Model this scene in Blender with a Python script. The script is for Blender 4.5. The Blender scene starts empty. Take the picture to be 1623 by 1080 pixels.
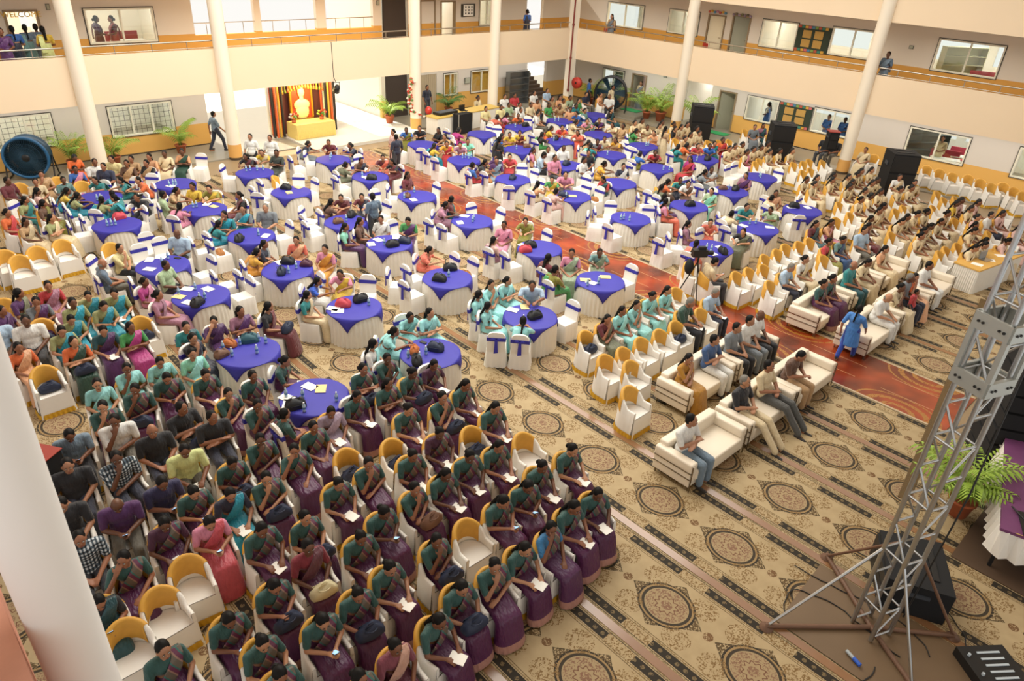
import bpy, bmesh, math, random
from mathutils import Vector, Matrix, Euler
import numpy as np
random.seed(7)
SC = bpy.context.scene
COL = SC.collection

# ------------------------------------------------------------------ camera
CAM_H = 8.6
def camera():
    a, b, c = 0.7797768, 0.5194631, 0.0583440          # heading from +Y towards +X, pitch down, roll
    f = Vector((math.sin(a)*math.cos(b), math.cos(a)*math.cos(b), -math.sin(b)))
    r0 = Vector((math.cos(a), -math.sin(a), 0)); u0 = r0.cross(f)
    r = r0*math.cos(c) + u0*math.sin(c); u = r.cross(f)
    cd = bpy.data.cameras.new('camera'); co = bpy.data.objects.new('camera', cd); COL.objects.link(co)
    m = Matrix((r, u, -f)).transposed().to_4x4(); m.translation = (0, 0, CAM_H); co.matrix_world = m
    cd.sensor_fit = 'HORIZONTAL'; cd.sensor_width = 36; cd.lens = 1132.6/1623*36
    cd.clip_end = 300; cd.clip_start = .05
    cd.dof.use_dof = True; cd.dof.focus_distance = 17; cd.dof.aperture_fstop = 3.2
    SC.camera = co
camera()

# ------------------------------------------------------------------ light
w = bpy.data.worlds.new('sky'); SC.world = w; w.use_nodes = True
bg = w.node_tree.nodes['Background']; bg.inputs[0].default_value = (1.0, .975, .93, 1); bg.inputs[1].default_value = .62
def area(name, loc, rot, sx, sy, power, col):
    l = bpy.data.lights.new(name, 'AREA'); l.shape = 'RECTANGLE'; l.size = sx; l.size_y = sy; l.energy = power; l.color = col
    o = bpy.data.objects.new(name, l); o.location = loc; o.rotation_euler = rot; COL.objects.link(o); return o
area('roof_skylight', (14, 17, 12.5), (0, 0, 0), 20, 16, 2900, (1, .94, .83))
sun = bpy.data.lights.new('sun', 'SUN'); sun.energy = 6; sun.angle = .02; sun.color = (1, .95, .86)
so = bpy.data.objects.new('sun', sun); so.rotation_euler = (math.radians(-52), 0, math.radians(8)); so.location = (16, 50, 30); COL.objects.link(so)
SC.view_settings.view_transform = 'Standard'; SC.view_settings.look = 'None'
SC.view_settings.exposure = 0.68; SC.view_settings.gamma = 1; SC.view_settings.use_curve_mapping = False

# ------------------------------------------------------------------ materials
def srgb(h):
    h = h.lstrip('#'); v = [int(h[i:i+2], 16)/255 for i in (0, 2, 4)]
    return tuple((x/12.92 if x <= .04045 else ((x+.055)/1.055)**2.4) for x in v)+(1.0,)
MATS = {}
def mat(name, col, rough=.6, metal=0, noise=0, scale=8, emit=0, bump=0, spec=.5):
    if name in MATS: return MATS[name]
    m = bpy.data.materials.new(name); m.use_nodes = True; nt = m.node_tree; b = nt.nodes['Principled BSDF']
    c = srgb(col) if isinstance(col, str) else col
    b.inputs['Base Color'].default_value = c; b.inputs['Roughness'].default_value = rough; b.inputs['Metallic'].default_value = metal
    b.inputs['Specular IOR Level'].default_value = spec
    if noise or bump:
        tc = nt.nodes.new('ShaderNodeTexCoord'); n = nt.nodes.new('ShaderNodeTexNoise'); n.inputs['Scale'].default_value = scale; n.inputs['Detail'].default_value = 4
        nt.links.new(tc.outputs['Object'], n.inputs['Vector'])
        if noise:
            mx = nt.nodes.new('ShaderNodeMix'); mx.data_type = 'RGBA'
            mx.inputs[6].default_value = tuple(x*(1-noise) for x in c[:3])+(1,); mx.inputs[7].default_value = tuple(min(1, x*(1+noise)) for x in c[:3])+(1,)
            nt.links.new(n.outputs['Fac'], mx.inputs[0]); nt.links.new(mx.outputs[2], b.inputs['Base Color'])
        if bump:
            bp = nt.nodes.new('ShaderNodeBump'); bp.inputs['Strength'].default_value = bump; bp.inputs['Distance'].default_value = .02
            nt.links.new(n.outputs['Fac'], bp.inputs['Height']); nt.links.new(bp.outputs[0], b.inputs['Normal'])
    if emit:
        b.inputs['Emission Color'].default_value = c; b.inputs['Emission Strength'].default_value = emit
    MATS[name] = m; return m
def tint(name, rough=.75, noise=.12, scale=30, attr=False, sheen=0):
    """cloth or skin whose colour is the colour of its object"""
    if name in MATS: return MATS[name]
    m = bpy.data.materials.new(name); m.use_nodes = True; nt = m.node_tree; b = nt.nodes['Principled BSDF']; b.inputs['Roughness'].default_value = rough
    if attr:
        s = nt.nodes.new('ShaderNodeAttribute'); s.attribute_name = 'tone'; out = s.outputs['Color']
    else:
        s = nt.nodes.new('ShaderNodeObjectInfo'); out = s.outputs['Color']
    tc = nt.nodes.new('ShaderNodeTexCoord'); n = nt.nodes.new('ShaderNodeTexNoise'); n.inputs['Scale'].default_value = scale
    nt.links.new(tc.outputs['Object'], n.inputs['Vector'])
    mr = nt.nodes.new('ShaderNodeMapRange'); mr.inputs[3].default_value = 1-noise; mr.inputs[4].default_value = 1+noise
    nt.links.new(n.outputs['Fac'], mr.inputs[0])
    mu = nt.nodes.new('ShaderNodeVectorMath'); mu.operation = 'SCALE'
    nt.links.new(out, mu.inputs[0]); nt.links.new(mr.outputs[0], mu.inputs['Scale']); nt.links.new(mu.outputs[0], b.inputs['Base Color'])
    if sheen: b.inputs['Sheen Weight'].default_value = sheen
    MATS[name] = m; return m
class E:
    """arithmetic on node sockets"""
    def __init__(s, nt, v): s.nt = nt; s.v = v
    def _op(s, op, *o):
        n = s.nt.nodes.new('ShaderNodeMath'); n.operation = op
        for i, x in enumerate((s,)+o):
            x = x.v if isinstance(x, E) else x
            if isinstance(x, (int, float)): n.inputs[i].default_value = x
            else: s.nt.links.new(x, n.inputs[i])
        return E(s.nt, n.outputs[0])
    def __add__(s, o): return s._op('ADD', o)
    def __sub__(s, o): return s._op('SUBTRACT', o)
    def __mul__(s, o): return s._op('MULTIPLY', o)
    def __truediv__(s, o): return s._op('DIVIDE', o)
    def abs(s): return s._op('ABSOLUTE')
    def fract(s): return s._op('FRACT')
    def sqrt(s): return s._op('SQRT')
    def cos(s): return s._op('COSINE')
    def atan2(s, o): return s._op('ARCTAN2', o)
    def gt(s, o): return s._op('GREATER_THAN', o)
    def lt(s, o): return s._op('LESS_THAN', o)
    def max(s, o): return s._op('MAXIMUM', o)
    def min(s, o): return s._op('MINIMUM', o)
    def band(s, a, b): return s.gt(a)*s.lt(b)
def mixc(nt, fac, a, b):
    n = nt.nodes.new('ShaderNodeMix'); n.data_type = 'RGBA'
    nt.links.new(fac.v, n.inputs[0])
    for i, x in ((6, a), (7, b)):
        if isinstance(x, tuple): n.inputs[i].default_value = x
        else: nt.links.new(x, n.inputs[i])
    return n.outputs[2]
def coords(nt):
    tc = nt.nodes.new('ShaderNodeTexCoord'); sp = nt.nodes.new('ShaderNodeSeparateXYZ'); nt.links.new(tc.outputs['Object'], sp.inputs[0])
    return tc.outputs['Object'], E(nt, sp.outputs[0]), E(nt, sp.outputs[1]), E(nt, sp.outputs[2])
def noise(nt, vec, scale, detail=3):
    n = nt.nodes.new('ShaderNodeTexNoise'); n.inputs['Scale'].default_value = scale; n.inputs['Detail'].default_value = detail
    nt.links.new(vec, n.inputs['Vector']); return E(nt, n.outputs['Fac'])
def carpet_mat():
    m = bpy.data.materials.new('carpet_pattern'); m.use_nodes = True; nt = m.node_tree; b = nt.nodes['Principled BSDF']; b.inputs['Roughness'].default_value = .8
    vec, u, v, z = coords(nt)
    P = 1.46
    w = ((v/P).fract()-.5)*P                                         # along, centred on a medallion
    w2 = ((v/P+.5).fract()-.5)*P                                     # along, centred between medallions
    au = u.abs()
    fine = noise(nt, vec, 46, 2); med = noise(nt, vec, 17, 3)
    base = mixc(nt, noise(nt, vec, 5, 3), srgb('#9c8763'), srgb('#b5a17c'))
    d = ((u/.40)*(u/.40)+(w/.45)*(w/.45)).sqrt()
    dia = (au/.50+w.abs()/.61)
    ang = (w/.46).atan2(u/.40)
    dark = srgb('#241c0e'); brown = srgb('#54401f'); pink = srgb('#7c5a44'); pale = srgb('#6f5d3e')
    c = base
    c = mixc(nt, (dia.lt(1.0)*d.gt(.9)*fine.gt(.47)), c, brown)
    c = mixc(nt, dia.band(.97, 1.02)*d.gt(.98)*fine.gt(.42), c, srgb('#4a3b20'))
    c = mixc(nt, d.lt(1.0), c, srgb('#94794f'))
    c = mixc(nt, d.band(.93, 1.0)*fine.gt(.38), c, dark)
    c = mixc(nt, d.band(.76, .86), c, srgb('#33291a'))
    c = mixc(nt, d.lt(.76), c, srgb('#9c8764'))
    c = mixc(nt, d.band(.40, .72)*fine.gt(.53), c, pink)
    r1 = d-(ang*10).cos()*.05
    c = mixc(nt, r1.band(.33, .38), c, srgb('#6b4430'))
    c = mixc(nt, d.lt(.2)*fine.gt(.46), c, pink)
    # corner sprays and a small rosette half way
    sp = ((au-.36)/.20)*((au-.36)/.20)+((w2.abs()-.30)/.22)*((w2.abs()-.30)/.22)
    c = mixc(nt, sp.lt(1.0)*fine.gt(.52)*med.gt(.42), c, srgb('#75592f'))
    ro = (u*u+w2*w2).sqrt()
    c = mixc(nt, ro.lt(.075)*fine.gt(.42), c, srgb('#6b4c2a'))
    # borders
    c = mixc(nt, au.band(.575, .585), c, brown)
    c = mixc(nt, au.band(.585, .645)*fine.gt(.55), c, srgb('#8a744a'))
    vf = (v*7).fract()-.5; fl = (vf*vf*.02+(au-.705)*(au-.705)).lt(.0011)*fine.gt(.42)
    c = mixc(nt, au.band(.635, .775)*w2.abs().lt(.49), c, mixc(nt, fl, dark, pale))
    c = mixc(nt, au.band(.60, .80)*w2.abs().gt(.49)*fine.gt(.54), c, srgb('#75592f'))
    c = mixc(nt, au.band(.79, .80), c, dark)
    c = mixc(nt, au.band(.83, .84), c, dark)
    c = mixc(nt, au.band(.61, .618), c, srgb('#5a4828'))
    c = mixc(nt, au.band(.80, .9)*fine.gt(.5), c, srgb('#7d6a48'))
    nt.links.new(c, b.inputs['Base Color']); MATS['carpet'] = m; return m
def aisle_mat():
    m = bpy.data.materials.new('red_aisle'); m.use_nodes = True; nt = m.node_tree; b = nt.nodes['Principled BSDF']; b.inputs['Roughness'].default_value = .24
    b.inputs['Coat Weight'].default_value = .2; b.inputs['Coat Roughness'].default_value = .12
    vec, u, v, z = coords(nt); au = u.abs()
    P = 3.2; w = ((v/P).fract()-.5)*P; w2 = ((v/P+.5).fract()-.5)*P
    n = noise(nt, vec, .9, 2); f = noise(nt, vec, 30, 2)
    c = mixc(nt, ((n-.5)*2.6+.5).max(0).min(1), srgb('#4a1a0c'), srgb('#a8441c'))
    for sx in (-.95, .95):
        d = ((u-sx)*(u-sx)+w*w*.45).sqrt()
        c = mixc(nt, d.lt(.62)*((d*30).cos().gt(.2))*f.gt(.42), c, srgb('#9c6a2c'))
    c = mixc(nt, (au-.32).abs().lt(.006)*((v*.5).fract().lt(.7)), c, srgb('#c79a6a'))
    nt.links.new(c, b.inputs['Base Color'])
    bp = nt.nodes.new('ShaderNodeBump'); bp.inputs['Strength'].default_value = .35; bp.inputs['Distance'].default_value = .05
    nt.links.new(noise(nt, vec, 2.2, 1).v, bp.inputs['Height']); nt.links.new(bp.outputs[0], b.inputs['Normal']); nt.links.new(bp.outputs[0], b.inputs['Coat Normal'])
    MATS['aisle'] = m; return m
def dado_mat(name, top, low, split):
    """wall paint: one colour above, another below a painted line"""
    m = bpy.data.materials.new(name); m.use_nodes = True; nt = m.node_tree; b = nt.nodes['Principled BSDF']; b.inputs['Roughness'].default_value = .7
    vec, u, v, z = coords(nt); c = mixc(nt, z.lt(split), srgb(top), srgb(low))
    c = mixc(nt, z.lt(.1 if split < 2 else 3.55), c, srgb('#4a3c2e'))
    nt.links.new(c, b.inputs['Base Color']); return m
def glass_mat():
    m = bpy.data.materials.new('window_glass'); m.use_nodes = True; nt = m.node_tree; nt.nodes.remove(nt.nodes['Principled BSDF'])
    o = nt.nodes['Material Output']; t = nt.nodes.new('ShaderNodeBsdfTransparent'); g = nt.nodes.new('ShaderNodeBsdfGlossy'); g.inputs['Roughness'].default_value = .03
    mx = nt.nodes.new('ShaderNodeMixShader'); mx.inputs[0].default_value = .07; t.inputs[0].default_value = (.93, .97, .95, 1)
    nt.links.new(t.outputs[0], mx.inputs[1]); nt.links.new(g.outputs[0], mx.inputs[2]); nt.links.new(mx.outputs[0], o.inputs[0]); MATS['glass'] = m; return m
carpet_mat(); aisle_mat(); glass_mat()
WHITE = mat('white_cover', '#e6e3dc', .8, noise=.04, scale=6)
WHITE2 = mat('white_skirt', '#deDAd0', .85, noise=.05, scale=9)
BLUE = mat('royal_blue_cloth', '#2e2b9a', .6, noise=.12, scale=6)
GOLD = mat('gold_cloth', '#cb983a', .6, noise=.15, scale=9)
FRILL = mat('gold_frill', '#c2941f', .6, noise=.15, scale=20)
PLASTER = mat('cream_plaster', '#e9d3b4', .75, noise=.03, scale=.6)
COLUMNM = dado_mat('column_paint', '#ebe0cc', '#d9a55c', .62)
WALLG = dado_mat('ground_wall_paint', '#d2cbc0', '#dcab5a', .95)
WALLU = dado_mat('upper_wall_paint', '#d9cfc0', '#d09a48', 4.42)
ALU = mat('aluminium', '#b9bcbe', .32, metal=1)
STEEL = mat('steel_rail', '#b8b2a6', .25, metal=1)
FRAME = mat('window_frame', '#dcd9c6', .5)
DARKF = mat('dark_frame', '#3b372f', .6)
BLACK = mat('black_plastic', '#131314', .5)
BLACKC = mat('black_cloth', '#0f1013', .85, noise=.2, scale=5)
LEATHER = mat('cream_leather', '#e2d6c2', .42, noise=.03, scale=4)
CHROME = mat('chrome', '#8c8378', .2, metal=1)
PAPER = mat('paper', '#f2f0e8', .7)
WOOD = mat('brown_door', '#a58a66', .5, noise=.08, scale=4)
GREENL = mat('palm_green', '#86a336', .55, noise=.25, scale=5)
GREEND = mat('leaf_green', '#3f6b26', .55, noise=.25, scale=8)
TERRA = mat('terracotta', '#b2603c', .75, noise=.1)

# ------------------------------------------------------------------ helpers
def tag(o, label=None, cat=None, group=None, kind=None):
    if label: o['label'] = label
    if cat: o['category'] = cat
    if group: o['group'] = group
    if kind: o['kind'] = kind
    return o
def empty(name, loc, rz=0, label=None, cat=None, group=None, kind=None):
    o = bpy.data.objects.new(name, None); o.location = loc; o.rotation_euler = (0, 0, rz); o.empty_display_size = .1; COL.objects.link(o)
    return tag(o, label, cat, group, kind)
def obj(name, me, parent=None, loc=None, rz=None, color=None):
    o = bpy.data.objects.new(name, me); COL.objects.link(o)
    if parent: o.parent = parent
    if loc is not None: o.location = loc
    if rz is not None: o.rotation_euler = (0, 0, rz)
    if color is not None: o.color = color
    return o
class MB:
    """collects boxes, tubes and other shapes for one mesh"""
    def __init__(s): s.v = []; s.f = []; s.mi = []; s.cur = 0; s.sm = []; s.smooth = False
    def add(s, vs, fs):
        n = len(s.v); s.v += [tuple(p) for p in vs]
        for f in fs: s.f.append(tuple(i+n for i in f)); s.mi.append(s.cur); s.sm.append(s.smooth)
        return s
    def box(s, x0, x1, y0, y1, z0, z1, M=None):
        vs = [Vector((x, y, z)) for z in (z0, z1) for y in (y0, y1) for x in (x0, x1)]
        if M: vs = [M @ q for q in vs]
        return s.add(vs, [(0, 2, 3, 1), (4, 5, 7, 6), (0, 1, 5, 4), (2, 6, 7, 3), (0, 4, 6, 2), (1, 3, 7, 5)])
    def tube(s, p, q, r, r2=None, n=10, caps=True):
        p = Vector(p); q = Vector(q); d = (q-p).normalized(); a = d.orthogonal().normalized(); b = d.cross(a); r2 = r if r2 is None else r2
        vs = [c+(a*math.cos(t)+b*math.sin(t))*R for c, R in ((p, r), (q, r2)) for t in [2*math.pi*i/n for i in range(n)]]
        fs = [(i, (i+1) % n, n+(i+1) % n, n+i) for i in range(n)]
        sm = s.smooth; s.smooth = True; s.add(vs, fs); s.smooth = sm
        if caps: s.add(vs, [tuple(range(n))[::-1], tuple(range(n, 2*n))])
        return s
    def path(s, pts, r, n=6):
        for p, q in zip(pts, pts[1:]): s.tube(p, q, r, n=n, caps=True)
        return s
    def lathe(s, prof, n=20, c=(0, 0, 0), M=None):
        vs = [Vector((c[0]+r*math.cos(2*math.pi*i/n), c[1]+r*math.sin(2*math.pi*i/n), c[2]+z)) for r, z in prof for i in range(n)]
        if M: vs = [M @ q for q in vs]
        fs = [(k*n+i, k*n+(i+1) % n, (k+1)*n+(i+1) % n, (k+1)*n+i) for k in range(len(prof)-1) for i in range(n)]
        sm = s.smooth; s.smooth = True; s.add(vs, fs); s.smooth = sm; return s
    def ell(s, c, r, n=12, m=8, M=None):
        prof = [(math.sin(math.pi*k/m), -math.cos(math.pi*k/m)) for k in range(m+1)]
        vs = [Vector((c[0]+r[0]*a*math.cos(2*math.pi*i/n), c[1]+r[1]*a*math.sin(2*math.pi*i/n), c[2]+r[2]*z)) for a, z in prof for i in range(n)]
        if M: vs = [M @ q for q in vs]
        fs = [(k*n+i, k*n+(i+1) % n, (k+1)*n+(i+1) % n, (k+1)*n+i) for k in range(m) for i in range(n)]
        sm = s.smooth; s.smooth = True; s.add(vs, fs); s.smooth = sm; return s
    def mesh(s, name, *mats):
        me = bpy.data.meshes.new(name); me.from_pydata(s.v, [], s.f)
        for m in mats: me.materials.append(m)
        me.polygons.foreach_set('material_index', s.mi); me.polygons.foreach_set('use_smooth', s.sm); me.update(); return me
    def build(s, name, m, parent=None, **k):
        return obj(name, s.mesh(name, *(m if isinstance(m, (list, tuple)) else (m,))), parent, **k)
def boxobj(name, x0, x1, y0, y1, z0, z1, m, parent=None, **k): return MB().box(x0, x1, y0, y1, z0, z1).build(name, m, parent, **k)
def place(proto, x, y, z, rz, label, cat, group=None, first=[]):
    """a copy of a thing with its parts and sub-parts"""
    r = proto.copy(); COL.objects.link(r); r.location = (x, y, z); r.rotation_euler = (0, 0, rz)
    tag(r, label, cat, group)
    for ch in proto.children:
        c = ch.copy(); COL.objects.link(c); c.parent = r
        for g in ch.children:
            d = g.copy(); COL.objects.link(d); d.parent = c
    return r
def drop(o):
    for ch in list(o.children):
        for g in list(ch.children): bpy.data.objects.remove(g)
        bpy.data.objects.remove(ch)
    bpy.data.objects.remove(o)
# wall frames: s runs along the wall, n points away from the hall
L_ = math.hypot(1, .055)
FRAMES = {'B': (Vector((0, 28.6, 0)), Vector((1, 0, 0)), Vector((0, 1, 0))), 'R': (Vector((31.7, 28.4, 0)), Vector((.055, -1, 0))/L_, Vector((1, .055, 0))/L_)}
def fm(fr):
    O, s, n = FRAMES[fr]; M = Matrix((s, n, Vector((0, 0, 1)))).transposed().to_4x4(); M.translation = O; return M
FB, FRR = fm('B'), fm('R')
FM = {'B': FB, 'R': FRR}
def fbox(mb, fr, s0, s1, n0, n1, z0, z1): mb.box(s0, s1, n0, n1, z0, z1, FM[fr]); return mb
def wall(name, fr, s0, s1, n0, n1, z0, z1, holes, m):
    ss = sorted({s0, s1, *[h[0] for h in holes], *[h[1] for h in holes]}); zs = sorted({z0, z1, *[h[2] for h in holes], *[h[3] for h in holes]})
    ss = [q for q in ss if s0 <= q <= s1]; zs = [q for q in zs if z0 <= q <= z1]; mb = MB()
    for a, b in zip(ss, ss[1:]):
        run = None
        for c, d in zip(zs, zs[1:]):
            mid = ((a+b)/2, (c+d)/2)
            if any(h[0] < mid[0] < h[1] and h[2] < mid[1] < h[3] for h in holes):
                if run: fbox(mb, fr, a, b, n0, n1, *run)
                run = None
            else: run = (run[0], d) if run else (c, d)
        if run: fbox(mb, fr, a, b, n0, n1, *run)
    return tag(mb.build(name, m), kind='structure')
WN = [0]
def window(fr, s0, s1, z0, z1, n=2.4, mull=1, grille=False):
    WN[0] += 1
    r = empty(f'window_{WN[0]}', (0, 0, 0), kind='structure')
    t = .06; f = MB()
    for a in ((s0, s1, z0, z0+t), (s0, s1, z1-t, z1), (s0, s0+t, z0+t, z1-t), (s1-t, s1, z0+t, z1-t)): fbox(f, fr, a[0], a[1], n-.04, n+.08, a[2], a[3])
    f.build('window_frame', FRAME, r)
    e = MB(); t2 = .03
    for a in ((s0-t2, s1+t2, z0-t2, z0), (s0-t2, s1+t2, z1, z1+t2), (s0-t2, s0, z0, z1), (s1, s1+t2, z0, z1)): fbox(e, fr, a[0], a[1], n-.03, n+.02, a[2], a[3])
    e.build('edge_trim', DARKF, r)
    k = mull+1; w_ = (s1-s0-2*t)/k
    for i in range(k):
        a = s0+t+i*w_
        if i: fbox(MB(), fr, a-.03, a+.03, n-.03, n+.06, z0+t, z1-t).build('mullion', FRAME, r)
        fbox(MB(), fr, a+.03, a+w_-.03, n+.02, n+.025, z0+t, z1-t).build('pane', MATS['glass'], r)
    if grille:
        g = MB()
        q = s0+.2
        while q < s1-.1: fbox(g, fr, q, q+.012, n+.09, n+.1, z0+t, z1-t); q += .19
        q = z0+.2
        while q < z1-.1: fbox(g, fr, s0+t, s1-t, n+.09, n+.1, q, q+.012); q += .19
        g.build('grille', DARKF, r)
    return r

# ------------------------------------------------------------------ where everything stands
WORDS={'turq':'turquoise','tealgrey':'grey-teal','blackgreen':'bottle-green','goldpink':'gold-pink','greyolive':'olive-grey','greygreen':'grey-green','bluegrey':'blue-grey','greyblue':'grey-blue','palepink':'pale-pink','paleyellow':'pale-yellow','lightblue':'light-blue','lightgreen':'light-green','darkgreen':'dark-green','darkteal':'dark-teal','navywhite':'navy-and-white','royalblue':'royal-blue','pinkred':'pink-red','check':'checked','denim':'denim-blue'}
ORD='zero first second third fourth fifth sixth seventh eighth ninth tenth eleventh twelfth thirteenth fourteenth fifteenth sixteenth seventeenth eighteenth nineteenth twentieth twenty-first twenty-second twenty-third twenty-fourth twenty-fifth twenty-sixth twenty-seventh'.split()
NUM='zero one two three four five six seven eight nine ten eleven twelve thirteen fourteen fifteen sixteen seventeen eighteen nineteen twenty'.split()
DIRS=['right','upper right','top','upper left','left','lower left','bottom','lower right']
ZONES={'L':'front-left block','M':'block behind sofas','R':'far-right block','W':'seats along left wall'}
def wear(o):
    k,r=o.split(':',1);q=r.split(':');c=[WORDS.get(w,w) for w in q[0].split('/')]
    if k=='m':return c[0]+' shirt'+(', '+c[1]+' trousers' if len(c)>1 else '')+(', bald head' if 'bald' in q else '')
    u={'uni':'teal blouse, purple saree','unib':'purple blouse, purple saree','unir':'red blouse, purple saree','unif':'blue flowered blouse, purple saree','unip':'rose blouse, cream saree'}
    if c[0] in u:return u[c[0]]
    return (c[1]+' blouse, ' if len(c)>1 and c[1]!=c[0] else '')+c[0]+' saree'
def table_words(r,c,side):return f"row-{NUM[r]} table {ORD[c]} from aisle, {side} side"
def place_words(code,tables):
    if code[0]=='T':
        i,d=code[1:].split('.');return DIRS[int(d)]+', '+table_words(*tables[int(i)][2:5])
    r,k=code[1:].split('.');return f"{ORD[int(r)]} row of {ZONES[code[0]]}, {ORD[int(k)]} from right"
SUF={'w':'writing','h':'pensive','a':'arms-folded','t':'turned','e':'leaning','f':'phone-gazing','g':'gesturing','o':'occupied','m':'empty','l':'leftmost','r':'rightmost','1':'first from left','2':'second from left','3':'third from left','4':'fourth from left','5':'fifth from left'}
def suffix(s):return ''.join(', '+SUF[ch] for ch in s if ch!='-')
TABLES=[(5.58, 24.3, 6, 4, 'near'),
(5.24, 21.62, 5, 4, 'near'),
(7.93, 24.35, 6, 3, 'near'),
(7.72, 21.51, 5, 3, 'near'),
(10.58, 24.09, 6, 2, 'near'),
(10.6, 21.51, 5, 2, 'near'),
(7.87, 18.68, 4, 3, 'near'),
(13.69, 24.05, 6, 1, 'near'),
(13.68, 21.51, 5, 1, 'near'),
(13.75, 18.82, 4, 1, 'near'),
(10.58, 18.1, 4, 2, 'near'),
(10.66, 15.95, 3, 2, 'near'),
(13.76, 15.98, 3, 1, 'near'),
(17.84, 21.3, 5, 1, 'far'),
(17.89, 24.01, 6, 1, 'far'),
(21.17, 24.06, 6, 2, 'far'),
(17.77, 18.41, 4, 1, 'far'),
(18.18, 15.82, 3, 1, 'far'),
(18.12, 13.19, 2, 1, 'far'),
(20.73, 15.84, 3, 2, 'far'),
(13.89, 13.14, 2, 1, 'near'),
(13.62, 10.6, 1, 1, 'near'),
(23.46, 24.1, 6, 3, 'far'),
(26.12, 24.01, 6, 4, 'far'),
(20.83, 21.25, 5, 2, 'far'),
(23.26, 21.29, 5, 3, 'far'),
(25.74, 21.21, 5, 4, 'far'),
(23.54, 18.59, 4, 3, 'far'),
(25.89, 18.74, 4, 4, 'far'),
(20.8, 18.56, 4, 2, 'far'),
(23.6, 16.26, 3, 3, 'far'),
(28.71, 23.95, 6, 5, 'far'),
(26.38, 15.96, 3, 4, 'far'),
(26.12, 13.14, 2, 4, 'far'),
(23.5, 12.84, 2, 3, 'far'),
(20.79, 12.79, 2, 2, 'far'),
(20.85, 10.18, 1, 2, 'far'),
(23.81, 10.18, 1, 3, 'far'),
(18.11, 10.14, 1, 1, 'far'),
(5.21, 18.1, 4, 4, 'near'),
(5.27, 15.87, 3, 4, 'near'),
(4.98, 12.81, 2, 4, 'near'),
(7.56, 16.0, 3, 3, 'near'),
(7.77, 13.19, 2, 3, 'near'),
(10.53, 13.15, 2, 2, 'near'),
(7.91, 10.43, 1, 3, 'near'),
(10.76, 10.31, 1, 2, 'near'),
(5.21, 10.51, 1, 4, 'near')]
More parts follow.
